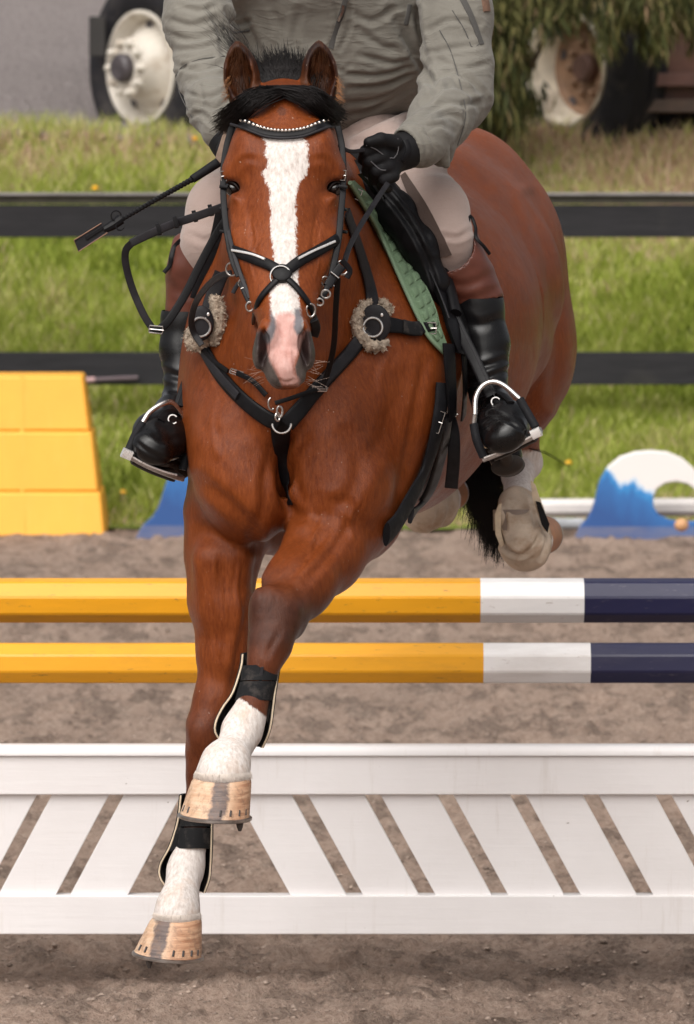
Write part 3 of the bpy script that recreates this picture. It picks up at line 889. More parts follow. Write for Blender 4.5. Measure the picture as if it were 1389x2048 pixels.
for px in (-1110, 1800):
    x = P(px, 1700, GY).x
    mb = MB(); mb.box((x - 0.03, GY - 0.03, 0.0), (x + 0.03, GY + 0.03, gz_(1509))); mb.build('end_post', M['white'], gate, False, 0.003)

# ------------------------------------------------------------------ trucks
M['tyre'] = simple('dusty_tyre', (0.016, 0.015, 0.018), 0.85, 0.3, 12, 0.4, 60, 0.004, spec=0.25, dirt=((0.07, 0.06, 0.055), 5, 0.5, 0.8))
M['rim'] = simple('white_steel_rim', (0.62, 0.57, 0.50), 0.4, 0.12, 6, 0.1, 40, 0.002, dirt=((0.38, 0.30, 0.22), 7, 0.5, 0.75))
M['hub'] = simple('greasy_hub', (0.06, 0.05, 0.055), 0.5, 0.4, 20)
M['rim_dusty'] = simple('dusty_beige_rim', (0.72, 0.64, 0.52), 0.7, 0.2, 6, 0.2, 40, 0.002, dirt=((0.22, 0.15, 0.10), 5, 0.45, 0.7))
M['chassis'] = simple('dark_truck_chassis', (0.022, 0.019, 0.018), 0.7, 0.4, 6, 0.3, 40, 0.004)
M['rust'] = simple('rusty_brown_steel', (0.10, 0.048, 0.034), 0.75, 0.35, 8, 0.3, 60, 0.004)
M['rust_light'] = simple('dusty_brown_disc', (0.26, 0.155, 0.095), 0.8, 0.35, 8, 0.3, 60, 0.004)
M['truck_body'] = simple('truck_body_dark', (0.05, 0.045, 0.045), 0.6, 0.3, 3)
def wheel(truck, c, ang, Rt, dish, rimm):
    """ang: heading of the outward face normal; dish > 0 protrudes, < 0 recessed"""
    nrm = Vector((math.sin(math.radians(ang)), -math.cos(math.radians(ang)), 0))
    T = Matrix.Translation(c) @ nrm.to_track_quat('Z', 'Y').to_matrix().to_4x4()
    w = 0.28; rr = Rt * 0.60
    mb = MB()
    mb.lathe([(rr, -w), (rr + 0.03, -w - 0.01), (Rt * 0.85, -w - 0.025), (Rt - 0.03, -w - 0.01), (Rt, -w + 0.03), (Rt, -0.15), (Rt - 0.012, -0.148), (Rt - 0.012, -0.135), (Rt, -0.133), (Rt, -0.035), (Rt - 0.03, -0.005),
              (Rt * 0.85, 0.022), (Rt * 0.72, 0.018), (rr + 0.03, 0.004), (rr, -0.01)], 64, T, True)
    tw = mb.build('tyre', M['tyre'], truck)
    mb = MB()
    if dish > 0:
        prof = [(rr + 0.004, -0.05), (rr + 0.006, 0.006), (rr - 0.012, 0.010), (rr - 0.03, -0.01), (rr - 0.05, -0.075), (rr * 0.72, -0.06), (rr * 0.60, 0.0), (rr * 0.50, dish), (0.10, dish + 0.01), (0.0, dish + 0.01)]
    else:
        prof = [(rr + 0.004, -0.05), (rr + 0.006, 0.006), (rr - 0.012, 0.010), (rr - 0.03, -0.02), (rr - 0.04, dish + 0.05), (rr * 0.8, dish), (rr * 0.5, dish - 0.01), (0.0, dish - 0.01)]
    if dish > 0:
        mb.lathe(prof, 64, T); rw = mb.build('rim', rimm, truck)
    else:
        mb.lathe(prof[:6], 64, T); rw = mb.build('rim', rimm, truck)
        mb = MB(); mb.lathe([(rr - 0.042, dish + 0.03), (rr * 0.72, dish - 0.01), (rr * 0.5, dish), (0.0, dish)], 48, T); mb.build('wheel_disc', M['rust_light'], rw)
    mb = MB(); mb.lathe([(0.075, dish), (0.075, dish + 0.05), (0.06, dish + 0.07), (0.0, dish + 0.07)], 24, T); mb.build('hub', M['hub'] if dish > 0 else M['rust'], rw)
    for i in range(10):
        a = 2 * PI * i / 10
        mb = MB(); L = Matrix.Translation((0.135 * math.cos(a), 0.135 * math.sin(a), 0)); mb.lathe([(0.022, dish - 0.02), (0.020, dish + 0.03), (0.012, dish + 0.045), (0.0, dish + 0.045)], 10, T @ L); mb.build('wheel_nut', rimm if dish > 0 else M['rust_light'], rw)
        if i % 2 == 0:
            mb = MB(); L = Matrix.Translation((rr * 0.74 * math.cos(a + 0.3), rr * 0.74 * math.sin(a + 0.3), 0)); mb.lathe([(0.0, -0.055 if dish > 0 else dish + 0.004), (0.030, -0.055 if dish > 0 else dish + 0.004)], 14, T @ L); mb.build('hand_hole', M['hub'], rw)
    return nrm
def truck_parts(truck, c, ang, Rt, dirv, front, back, body_mat):
    """chassis beams, axle and a body above the wheels; dirv runs along the vehicle"""
    a = math.radians(ang); n_ = Vector((math.sin(a), -math.cos(a), 0)); T = Matrix.Identity(4)
    d = Vector((-n_.y, n_.x, 0)) * dirv
    T.col[0][:3] = d; T.col[1][:3] = -n_; T.col[2][:3] = (0, 0, 1); T.translation = c
    if T.determinant() < 0: pass
    for off in (0.75, 1.55):
        mb = MB(); mb.box((-back, off, 0.12), (front, off + 0.09, 0.40), T); mb.build('chassis_beam', M['chassis'], truck, False, 0.004)
    mb = MB(); mb.box((-0.07, 0.28, -0.07), (0.07, 2.2, 0.07), T); mb.build('axle', M['chassis'], truck, False, 0.02)
    mb = MB(); mb.box((-back, 0.0, 0.62), (front, 2.45, 3.0), T); mb.build('body', body_mat, truck, False, 0.02)
    return T
# left truck: steering wheel with protruding white rim
Y1 = 31.7; cL = P(281, 135, Y1); RtL = 0.52
zg = float(bank_h(np.array([cL.x]), np.array([Y1]))[0]) + 0.03
truck1 = thing('parked_truck', 'truck with a dusty white wheel rim parked on gravel at upper left', 'truck', (cL.x, Y1, zg))
AL = -52
wheel(truck1, cL + Vector((0, 0, 0)), AL, 0.385 * 1.0 + 0.115, 0.085, M['rim'])
T1 = truck_parts(truck1, cL, -10, RtL, 1, 4.6, 0.25, M['truck_body'])
T1 = Matrix.Translation(cL)
mb = MB(); mb.box((-0.275, 0.10, 0.06), (-0.19, 0.16, 0.27), T1); mb.build('mud_flap', M['chassis'], truck1, False, 0.004)
mb = MB(); mb.box((0.45, 0.5, 0.02), (0.9, 0.55, 0.5), T1); mb.build('mud_flap', M['chassis'], truck1, False, 0.004)
# right trailer: recessed dual wheels
Y2 = 31.2; cR = P(1132, 136, Y2)
truck2 = thing('parked_truck', 'dark truck with deep beige rims parked behind drooping branches at right', 'truck', (cR.x, Y2, zg))
AR = -50
wheel(truck2, cR, AR, 0.50, -0.17, M['rim_dusty'])
T2 = truck_parts(truck2, cR, -14, 0.5, 1, 5.0, 0.6, M['rust'])
cR2 = cR + Vector((0.36 * 0.766, 0.36 * 0.643, 0.0))
wheel(truck2, cR2, AR, 0.50, -0.17, M['rim_dusty'])
for dx_ in (1.15,):
    c3 = T2 @ Vector((dx_, 0.0, 0.0)); 
    c4 = T2 @ Vector((dx_, 0.36, 0.0))
# tool boxes, steps and mud flaps low on its side, right of the wheels
def pbox(name, x0, y0, x1, y1, Y, dep, mat, parent):
    a = P(x0, y0, Y); b = P(x1, y1, Y)
    mb = MB(); mb.box((a.x, Y, b.z), (b.x, Y + dep, a.z)); return mb.build(name, mat, parent, False, 0.004)
pbox('side_box', 1290, 60, 1520, 226, 31.02, 0.4, M['rust'], truck2)
pbox('step_bar', 1282, 146, 1530, 172, 30.94, 0.07, simple('pinkish_brown_bar', (0.13, 0.065, 0.055), 0.7, 0.3, 10), truck2)
pbox('step_bar', 1276, 198, 1530, 224, 30.96, 0.05, simple('brown_bar', (0.085, 0.055, 0.042), 0.7, 0.3, 10), truck2)
pbox('mud_flap', 1222, 40, 1262, 306, 31.62, 0.03, M['chassis'], truck2)
pbox('mud_flap', 1296, 228, 1345, 312, 31.75, 0.03, M['chassis'], truck2)
pbox('side_skirt', 1225, 228, 1530, 318, 32.1, 0.06, M['chassis'], truck2)
pbox('cargo_side', 1225, -300, 1600, 225, 32.4, 0.1, M['chassis'], truck2)

# ------------------------------------------------------------------ conifer with drooping sprays at upper right
def conifer():
    base = P(975, 285, 30.6); base.z = float(bank_h(np.array([base.x]), np.array([30.6]))[0]) - 0.05
    tr = thing('cedar_tree', 'drooping olive green conifer hanging over the dark truck at upper right', 'tree', base)
    mbark = simple('grey_brown_bark', (0.15, 0.105, 0.085), 0.9, 0.35, 10, 0.8, 60, 0.01)
    mb = MB(); pts = [base, base + Vector((0.02, 0.05, 0.8)), base + Vector((-0.03, 0.1, 1.8)), base + Vector((0, 0.1, 3.4))]
    mb.sweep([Vector(p) for p in catmull(pts, 12)], [0.16 - 0.009 * i for i in range(12)], nsec=12); mb.build('trunk', mbark, tr)
    r = random.Random(3); SP = []
    for x0, y0, x1, y1 in ((1000, 300, 1060, 40), (985, 290, 1035, -40), (1005, 285, 1100, 60), (990, 270, 1010, 60)):
        mb = MB(); pts = [P(x0, y0, 30.7), P((x0 + x1) / 2 - 8, (y0 + y1) / 2, 30.65), P(x1, y1, 30.5)]
        mb.sweep([Vector(p) for p in catmull(pts, 8)], [0.05 - 0.004 * i for i in range(8)], nsec=6); mb.build('stem', mbark, tr)
    for k in range(34):     # boughs arching to the right and drooping
        z0 = 3.0 + 1.6 * r.random()
        a = base + Vector((0, 0.1, z0 - base.z + 0.2 * r.random()))
        tx = P(940 + 500 * r.random(), 0, 30.4).x; ty = 30.1 + 0.9 * r.random()
        e = Vector((tx, ty, 2.45 + 0.5 * r.random())); mid = (a + e) / 2 + Vector((0, 0, 0.35))
        L = [Vector(p) for p in catmull([a, mid, e], 10)]
        mb = MB(); mb.sweep(L, [0.022 - 0.0017 * i for i in range(10)], nsec=5); mb.build('bough', mbark, tr)
        SP.append(L)
    # hanging sprays
    C = []; D = []
    def spray(px, py0, py1, Y, dens, wid=0.05):
        a = P(px, py0, Y); b = P(px + r.uniform(-16, 16), py1, Y + r.uniform(-.05, .05))
        for i in range(dens):
            t = r.random(); c = a.lerp(b, t); w = wid * (1 - 0.5 * t) 
            C.append((c.x + r.gauss(0, w), c.y + r.gauss(0, w * 1.6), c.z + r.gauss(0, 0.02))); D.append((r.gauss(0.1, 0.28), r.gauss(0, 0.3), -1.0))
    for k in range(120):
        px = r.uniform(905, 1420)
        lim = 250 if px < 1045 else (90 if px < 1180 else 125)
        if 1070 < px < 1190: lim = 75
        if 1070 < px < 1200 and r.random() < 0.75: continue
        if px > 1250: lim = r.choice((60, 90, 130))
        spray(px, -90, r.uniform(lim * 0.2, lim), 30.0 + r.random() * 0.6, 120)
    for k in range(30):
        px = r.uniform(935, 1062); y = r.uniform(60, 235); spray(px, y, y + 55, 30.3 + r.random() * .5, 90)
    C = np.array(C); D = np.array(D); D /= np.linalg.norm(D, axis=1)[:, None]
    n_ = len(C); ln = rng.uniform(0.03, 0.10, n_); wd = rng.uniform(0.003, 0.008, n_)
    S = np.cross(D, rng.standard_normal((n_, 3))); S /= np.linalg.norm(S, axis=1)[:, None]
    a = C - S * wd[:, None]; b = C + S * wd[:, None]; e = C + D * ln[:, None]; s_ = C - D * ln[:, None] * 0.6
    V = np.stack([s_, b, e, a], 1).reshape(-1, 3); q = np.arange(n_ * 4).reshape(-1, 4)
    me = mesh_np('foliage', V, q, False)
    fattr(me, 'tone', np.repeat(np.clip(rng.normal(0.45, 0.25, n_) + 0.35 * (vnoise2(C[:, 0] * 9, C[:, 2] * 7, 33)), 0, 1), 4))
    m, t, bb = nt('conifer_foliage'); at = N_(t, 'ShaderNodeAttribute'); at.attribute_name = 'tone'
    c = ramp(t, [(0.0, (0.012, 0.017, 0.007)), (0.35, (0.055, 0.062, 0.020)), (0.7, (0.18, 0.165, 0.06)), (1.0, (0.30, 0.20, 0.12))], at.outputs['Fac'])
    t.links.new(c, bb.inputs['Base Color']); setb(bb, Roughness=0.7, Specular_IOR_Level=0.2)
    f = link('foliage', me, m, tr); f['kind'] = 'stuff'
    # low shrub clumps behind the rider's elbow
    return tr
conifer()
# ================================================================== HORSE
def horse_field():
    hx0, hx1 = P(432, 300, 11.6).x, P(705, 300, 11.6).x
    hz0, hz1 = P(568, 790, 11.4).z, P(568, 70, 11.7).z
    F = Field(grid_axis(P(288, 900, 12).x, P(1190, 700, 13.9).x, 0.0065, (hx0, hx1, 0.003)),
              grid_axis(11.28, 14.15, 0.0085, (11.32, 11.75, 0.0034)),
              grid_axis(P(0, 1890, 11.8).z, P(0, 225, 13.6).z if P(0, 225, 13.6).z > hz1 else hz1, 0.0065, (hz0, hz1, 0.0033)))
    lat = Vector((math.cos(math.radians(13)), -math.sin(math.radians(13)), 0))
    def st(px, py, Y, r, e=1.0): return (P(px, py, Y), r, e)
    # trunk: r = half height, r*e = half width
    F.chain([st(600, 830, 12.12, .24, .95), st(672, 745, 12.45, .30, .93), st(770, 665, 12.9, .325, .98), st(840, 585, 13.25, .31, .98), st(882, 528, 13.55, .27, .92)], 0.06, lat)
    F.ell(P(890, 570, 13.75), (.25, .22, .26), 0.10)
    F.chain([st(640, 480, 12.32, .115), st(705, 480, 12.75, .12), st(800, 450, 13.2, .12), st(888, 400, 13.5, .13)], 0.14)
    # haunches
    F.ell(P(1018, 690, 13.55), (.152, .26, .205), 0.035, (0, 0, -8))
    F.ell(P(990, 560, 13.6), (.150, .24, .22), 0.06, (0, 16, 0))
    F.ell(P(930, 450, 13.55), (.145, .22, .19), 0.09)
    F.ell(P(780, 660, 13.7), (.16, .25, .27), 0.05)
    F.cone(P(1030, 800, 13.45), P(1035, 860, 13.75), .085, .045, 0.04)
    # hind legs
    F.chain([st(1036, 860, 13.72, .048), st(1050, 925, 13.82, .038), st(1036, 950, 13.7, .034), st(1037, 1030, 13.5, .032), st(1046, 1080, 13.45, .036), st(1070, 1085, 13.48, .036), st(1084, 1074, 13.55, .030)], 0.022)
    F.chain([st(840, 800, 13.6, .08), st(880, 880, 13.85, .055), st(868, 960, 13.7, .038), st(858, 1010, 13.5, .047), st(884, 1000, 13.58, .045)], 0.03)
    # belly line
    F.chain([st(700, 900, 12.5, .17), st(770, 860, 12.9, .16), st(850, 800, 13.2, .14)], 0.10)
    # neck
    F.chain([st(612, 660, 12.22, .20, .95), st(596, 540, 12.12, .185, .80), st(583, 420, 12.02, .155, .68), st(574, 320, 11.95, .125, .66), st(568, 245, 11.86, .10, .72)], 0.07, (1, 0, 0))
    F.chain([st(596, 370, 12.12, .06), st(630, 400, 12.3, .08), st(660, 430, 12.45, .10)], 0.12)
    # throat / windpipe ridge running down to the chest
    F.chain([st(560, 560, 11.93, .055), st(562, 700, 11.93, .065), st(560, 830, 11.90, .06)], 0.09)
    # shoulders
    F.ell(P(462, 800, 12.12), (.102, .17, .24), 0.05, (0, 0, 6))
    F.ell(P(470, 700, 12.25), (.085, .17, .22), 0.07)
    F.ell(P(735, 800, 12.16), (.118, .18, .26), 0.06, (0, 8, -6))
    F.ell(P(770, 900, 12.18), (.06, .14, .20), 0.06, (0, 14, 0))
    F.chain([st(772, 600, 12.28, .10), st(780, 720, 12.2, .11), st(770, 820, 12.15, .09)], 0.10)
    # chest muscles
    F.ell(P(470, 930, 11.97), (.088, .125, .15), 0.045, (0, -6, 0))
    F.ell(P(505, 980, 11.93), (.060, .10, .10), 0.05, (0, -20, 0))
    F.ell(P(655, 900, 11.97), (.090, .13, .155), 0.04, (0, 16, 0))
    F.ell(P(690, 990, 11.95), (.095, .13, .12), 0.05, (0, 25, 0))
    F.ell(P(566, 880, 12.06), (.085, .14, .16), 0.06)
    F.ell(P(575, 1020, 12.22), (.13, .16, .095), 0.05)
    F.cone(P(562, 880, 11.845), P(580, 1010, 11.93), .012, .014, 0.03, op='carve')
    # landing foreleg (left in the picture)
    F.chain([st(452, 1030, 12.08, .088), st(446, 1110, 12.08, .070), st(441, 1200, 12.05, .0585, 1.0), st(448, 1300, 12.02, .048), st(433, 1400, 12.0, .038), st(417, 1446, 11.99, .0405)], 0.04)
    F.chain([st(413, 1462, 11.985, .0405), st(410, 1505, 11.985, .036), st(404, 1550, 11.985, .029), st(396, 1610, 11.98, .0245), st(388, 1680, 11.98, .0235), st(376, 1722, 11.975, .031), st(370, 1745, 11.97, .0335), st(362, 1785, 11.94, .031), st(356, 1815, 11.92, .041), st(354, 1836, 11.91, .0475)], 0.02)
    F.ell(P(405, 1470, 11.955), (.026, .02, .035), 0.02)
    F.ell(P(434, 1468, 12.02), (.018, .03, .03), 0.02)
    F.chain([st(474, 1120, 11.99, .032), st(462, 1220, 11.99, .028), st(452, 1320, 11.98, .018)], 0.04)
    F.chain([st(420, 1120, 11.99, .035), st(425, 1230, 11.99, .022)], 0.04)
    # reaching foreleg (right in the picture, crossing)
    F.chain([st(708, 985, 12.03, .10), st(688, 1045, 11.97, .085), st(650, 1110, 11.88, .073), st(600, 1172, 11.78, .060), st(560, 1222, 11.70, .052)], 0.035)
    F.cone(P(742, 1040, 12.05), P(735, 1088, 12.02), .05, .026, 0.03)
    F.chain([st(755, 960, 12.1, .06), st(742, 1050, 12.05, .05)], 0.05)
    F.ell(P(552, 1228, 11.66), (.052, .045, .052), 0.025)
    F.ell(P(530, 1205, 11.65), (.024, .024, .03), 0.025)
    F.ell(P(585, 1235, 11.70), (.026, .03, .042), 0.025)
    F.chain([st(546, 1262, 11.65, .046), st(540, 1290, 11.63, .040), st(529, 1325, 11.61, .029), st(512, 1390, 11.59, .0245), st(498, 1430, 11.57, .030), st(484, 1462, 11.56, .0365), st(470, 1495, 11.53, .030), st(452, 1528, 11.49, .045), st(446, 1552, 11.47, .053)], 0.02)
    F.chain([st(690, 1090, 11.86, .03), st(630, 1150, 11.78, .028), st(590, 1190, 11.73, .02)], 0.03)
    F.chain([st(610, 1090, 11.86, .034), st(560, 1160, 11.76, .026)], 0.035)
    # ---- head
    rows = [(186, 530, 605, 11.74, 11.86), (205, 505, 632, 11.71, 11.90), (235, 482, 652, 11.67, 11.94), (270, 467, 667, 11.635, 11.97), (310, 458, 680, 11.605, 11.975), (350, 452, 684, 11.58, 11.97),
            (395, 455, 681, 11.56, 11.95), (450, 456, 679, 11.535, 11.91), (500, 465, 668, 11.505, 11.85), (550, 481, 653, 11.475, 11.78),
            (600, 502, 640, 11.44, 11.70), (640, 516, 627, 11.42, 11.64), (685, 520, 620, 11.39, 11.60), (720, 532, 608, 11.375, 11.57), (750, 550, 598, 11.38, 11.54), (766, 564, 592, 11.40, 11.50)]
    F.slices(rows, 0.03, 2.25)
    F.ell(P(568, 212, 11.77), (.062, .075, .036), 0.05)
    F.chain([st(568, 250, 11.70, .045), st(570, 330, 11.645, .050), st(570, 420, 11.60, .045), st(570, 520, 11.545, .038), st(569, 640, 11.468, .032)], 0.035)
    for s in (-1, 1):
        X = lambda d: 568 + s * d
        F.ell(P(X(101), 346, 11.665), (.021, .036, .020), 0.028, (0, s * 24, 0))        # brow
        F.ell(P(X(70), 300, 11.66), (.03, .05, .05), 0.05)                               # temple
        F.ell(P(X(103), 377, 11.645), (.016, .026, .014), 0.014, (0, s * 20, 0), 'carve')
        F.ell(P(X(90), 400, 11.62), (.016, .02, .008), 0.015, (0, -s * 30, 0))           # lower lid
        F.chain([st(X(94), 420, 11.64, .014), st(X(84), 480, 11.59, .012), st(X(74), 530, 11.55, .008)], 0.035)   # facial crest
        F.chain([st(X(60), 430, 11.61, .02), st(X(50), 520, 11.555, .02), st(X(40), 600, 11.50, .018)], 0.03)
        F.ell(P(X(90), 440, 11.78), (.02, .08, .10), 0.04)                              # jowl
        # nostril
        F.ell(P(X(42), 692, 11.416), (.0175, .034, .045), 0.016, (0, -s * 12, 0))
        F.cone(P(X(40), 706, 11.418), P(X(18), 748, 11.41), .0155, .017, 0.012)
        F.ell(P(X(30), 664, 11.408), (.014, .022, .026), 0.02, (0, s * 12, 0))
        F.ell(P(X(41), 702, 11.385), (.0085, .030, .034), 0.006, (0, -s * 12, s * 14), 'carve')
        F.ell(P(X(45), 676, 11.385), (.0060, .026, .020), 0.006, (0, -s * 5, s * 25), 'carve')
    F.ell(P(572, 738, 11.398), (.031, .034, .031), 0.018)
    F.ell(P(557, 757, 11.395), (.016, .02, .012), 0.014)
    F.ell(P(594, 755, 11.395), (.015, .02, .012), 0.014)
    F.ell(P(570, 762, 11.45), (.03, .035, .016), 0.02)
    # ears: cupped towards the camera
    def ear(base, tip, w, lean, side):
        b, t = Vector(base), Vector(tip); ax = t - b; L = ax.length
        M3 = Matrix((ax.normalized().cross(Vector((0, 1, 0))).normalized(), Vector((0, 1, 0)), ax.normalized())).transposed()
        def at(u): return b + ax * u
        F.chain([(at(-0.1), .030), (at(0.12), w * .86), (at(0.36), w), (at(0.60), w * .86), (at(0.82), w * .52), (at(0.97), w * .14)], 0.014, M3.col[0])
        for (u0, r0, u1, r1) in ((0.14, w * .50, 0.38, w * .74), (0.38, w * .74, 0.60, w * .64), (0.60, w * .64, 0.80, w * .32), (0.80, w * .32, 0.92, w * .04)):
            off = Vector((side * 0.004, -w * 0.62, 0))
            F.cone(at(u0) + off, at(u1) + off, r0, r1, 0.006, 'carve')
    ear(P(489, 196, 11.80), P(474, 82, 11.80), .0335, 0, -1)
    ear(P(641, 196, 11.80), P(638, 82, 11.80), .0345, 0, 1)
    V, Q = F.mesh(2)
    return V, Q
HV, HQ = horse_field()
HN = vnormals(HV, HQ)
HEADY = (11.3, 11.9)
HV = crease(HV, HN, [
    # chest and shoulder
    ([(598, 858), (572, 900), (562, 950), (570, 1000), (600, 1035)], 9, 10, (11.5, 12.3)),
    ([(690, 870), (720, 930), (700, 990), (640, 1040)], 5, 14, (11.5, 12.4)),
    ([(610, 880), (590, 940), (600, 1000)], 4, 9, (11.5, 12.3)),
    ([(400, 960), (450, 1000), (500, 1050), (505, 1090)], 5, 12, (11.5, 12.4)),
    ([(545, 900), (530, 960), (528, 1010), (512, 1060)], 4, 10, (11.5, 12.3)),
    ([(850, 720), (830, 820), (810, 930), (790, 1020)], 4, 9, (11.5, 12.6)),
    ([(800, 760), (770, 870), (720, 940)], 4, 16, (11.5, 12.6)),
    ([(640, 1000), (700, 1010), (730, 1060)], 3, 10, (11.5, 12.3)),
    ([(470, 620), (480, 700), (470, 770)], 3, 14, (11.5, 12.4)),
    ([(700, 500), (730, 600), (700, 700), (640, 760)], 3, 16, (11.5, 12.6)),
    ([(395, 830), (440, 870), (500, 850)], 3, 16, (11.5, 12.4)),
    # forelegs
    ([(660, 1060), (610, 1120), (565, 1170)], 3, 8, (11.5, 12.3)),
    ([(700, 1050), (660, 1110), (615, 1160)], 3, 8, (11.5, 12.3)),
    ([(500, 1200), (478, 1300), (462, 1390)], 3, 7, (11.7, 12.3)),
    ([(440, 1120), (455, 1200), (470, 1260)], 3, 9, (11.7, 12.3)),
    ([(515, 1160), (530, 1190), (520, 1220)], 2, 6, (11.5, 12.0)),
    ([(560, 1262), (545, 1290), (535, 1310)], 2.5, 6, (11.5, 12.0)),
    # veins and tendons stand proud
    ([(430, 1120), (425, 1180), (436, 1240), (440, 1310)], -2.2, 4, (11.7, 12.3)), ([(480, 1130), (474, 1180), (482, 1230)], -2.0, 4, (11.7, 12.3)),
    ([(650, 1030), (628, 1075), (620, 1110)], -2.2, 4, (11.5, 12.3)), ([(720, 1000), (700, 1040), (706, 1080)], -2.0, 4, (11.5, 12.3)),
    ([(505, 440), (512, 480), (500, 520), (508, 560)], -1.0, 3, (11.3, 11.75)), ([(640, 430), (630, 480), (638, 520), (630, 560)], -1.0, 3, (11.3, 11.75)),
    ([(412, 730), (430, 790), (420, 850), (436, 910)], -2.0, 6, (11.5, 12.4)), ([(780, 700), (760, 760), (770, 820)], -2.0, 6, (11.5, 12.6)),
    ([(548, 640), (546, 600), (552, 570)], 1.0, 5, (11.3, 11.6)), ([(592, 640), (593, 600), (588, 570)], 1.0, 5, (11.3, 11.6)),
    # rump
    ([(1060, 400), (1092, 500), (1108, 600), (1118, 700), (1105, 800)], 7, 12, (13, 14.2)),
    ([(960, 300), (1010, 360), (1050, 460), (1070, 560)], 3, 14, (13, 14.2)),
    # head
    ([(540, 700), (545, 740), (556, 760)], 1.2, 5, (11.3, 11.5)),
    ([(562, 690), (564, 730)], 0.9, 3, (11.3, 11.5)), ([(575, 690), (577, 735)], 0.9, 3, (11.3, 11.5)), ([(587, 692), (588, 730)], 0.9, 3, (11.3, 11.5)),
    ([(500, 420), (505, 470), (512, 520)], 1.5, 6, (11.3, 11.75)), ([(636, 420), (631, 470), (624, 520)], 1.5, 6, (11.3, 11.75)),
    ([(470, 340), (490, 318), (520, 320)], 1.5, 6, (11.3, 11.75)), ([(668, 340), (650, 318), (622, 320)], 1.5, 6, (11.3, 11.75)),
    ([(560, 760), (572, 764), (590, 760)], 2, 3, (11.3, 11.5)),
])
HN = vnormals(HV, HQ)
hpx, hpy = proj(HV)
# coat maps: markings that belong to the horse's own skin, plus ear cups shaded in the colour
def hclip(v): return np.clip(v, -60, 60) / 60.0
hd = (HV[:, 1] < 11.72) & (hpy < 790) & (hpx > 430) & (hpx < 705)
BLAZE = [(521, 271), (531, 283), (534, 292), (530, 308), (536, 322), (534, 336), (524, 344), (530, 358), (539, 376), (541, 392), (539, 410), (543, 425), (541, 450), (542, 470), (547, 500), (549, 540), (549, 560), (540, 585), (541, 606), (544, 625), (549, 645), (541, 672), (546, 690), (562, 702), (588, 702), (601, 690), (606, 650), (600, 625), (597, 590), (597, 560), (596, 530), (593, 500), (592, 470), (594, 440), (591, 410), (593, 388), (600, 365), (612, 350), (618, 330), (615, 312), (618, 296), (612, 280), (600, 271)]
PINK = [(541, 648), (552, 640), (562, 625), (575, 632), (592, 650), (600, 668), (612, 655), (608, 690), (596, 712), (590, 735), (598, 748), (596, 762), (572, 764), (564, 750), (556, 725), (546, 706), (536, 690), (524, 676), (532, 690)]
PINK = [(518, 664), (525, 684), (534, 702), (542, 724), (552, 742), (560, 756), (566, 771), (598, 771), (600, 760), (590, 748), (588, 730), (594, 712), (603, 696), (612, 676), (616, 660), (604, 668), (598, 652), (594, 632), (580, 624), (552, 628), (549, 655), (544, 676), (530, 682)]
GREY = [(498, 664), (520, 668), (530, 690), (545, 690), (550, 662), (552, 640), (545, 612), (541, 640), (528, 668), (519, 668), (508, 640), (500, 660)]
GREYL = [(541, 620), (551, 640), (552, 655), (546, 676), (536, 690), (522, 682), (516, 666), (528, 668), (538, 655), (542, 640)]
GREYR = [(590, 618), (600, 616), (606, 640), (604, 668), (594, 670), (588, 655), (590, 636)]
a_blaze = np.where(hd, hclip(sdpoly(hpx, hpy, BLAZE)), -1)
a_pink = np.where(hd, hclip(np.maximum(sdpoly(hpx, hpy, PINK), -999)), -1)
a_grey = np.where(hd, hclip(np.maximum(sdpoly(hpx, hpy, GREYL), sdpoly(hpx, hpy, GREYR))), -1)
# dark muzzle skin round the nostrils and lips
MUZ = np.where(hd & (HV[:, 1] < 11.62), np.maximum(sdpoly(hpx, hpy, [(500, 655), (514, 662), (530, 692), (546, 730), (566, 775), (535, 782), (495, 730)]),
                         sdpoly(hpx, hpy, [(634, 655), (618, 664), (604, 698), (590, 735), (600, 782), (645, 745), (642, 670)])) , -99)
a_muz = np.clip(MUZ / 10.0 + 0.5, 0, 1)
# socks
sk = np.full(len(HV), -60.0)
leg1 = (hpy > 1600) & (HV[:, 1] > 11.80); sk[leg1] = (hpy[leg1] - 1690)
leg2 = (HV[:, 1] < 11.72) & (hpy > 1280); sk[leg2] = hpy[leg2] - (1395 + 0.0 * hpx[leg2]) - np.clip(hpx[leg2] - 478, 0, 60) * 0.7
hind = (HV[:, 1] > 13.25) & (hpy > 860); sk[hind] = hpy[hind] - 902
a_sock = np.clip(sk, -60, 60) / 60.0
def sm(x, a, b):
    t = np.clip((x - a) / (b - a), 0, 1); return t * t * (3 - 2 * t)
dark = np.zeros(len(HV))
L1 = (HV[:, 1] > 11.85) & (HV[:, 1] < 12.3) & (hpy > 1150) & (hpx < 520)
dark[L1] = 0.55 * sm(hpy[L1], 1280, 1500) + 0.45 * sm(hpy[L1], 1500, 1650)
L2 = (HV[:, 1] < 11.95) & (hpy > 1080) & ((hpx > 492) | (HV[:, 1] < 11.8))
dk2 = hpy - 0.35 * (hpx - 550)
dark[L2] = sm(dk2[L2], 1110, 1225) * (1 - 0.35 * sm(hpy[L2], 1270, 1320))
knee = np.exp(-((hpx - 440) ** 2 + (hpy - 1455) ** 2) / 30 ** 2) * L1; dark = np.maximum(dark, knee)
earm = (hpy < 215) & hd | ((hpy < 215) & (HV[:, 1] < 11.95))
dark[earm] = np.maximum(dark[earm], np.where((HN[earm, 1] < -0.2) & (hpy[earm] > 78), 0.0, 0.2))
tip = sm(-hpy, -135, -90); dark[earm] = np.maximum(dark[earm], tip[earm])
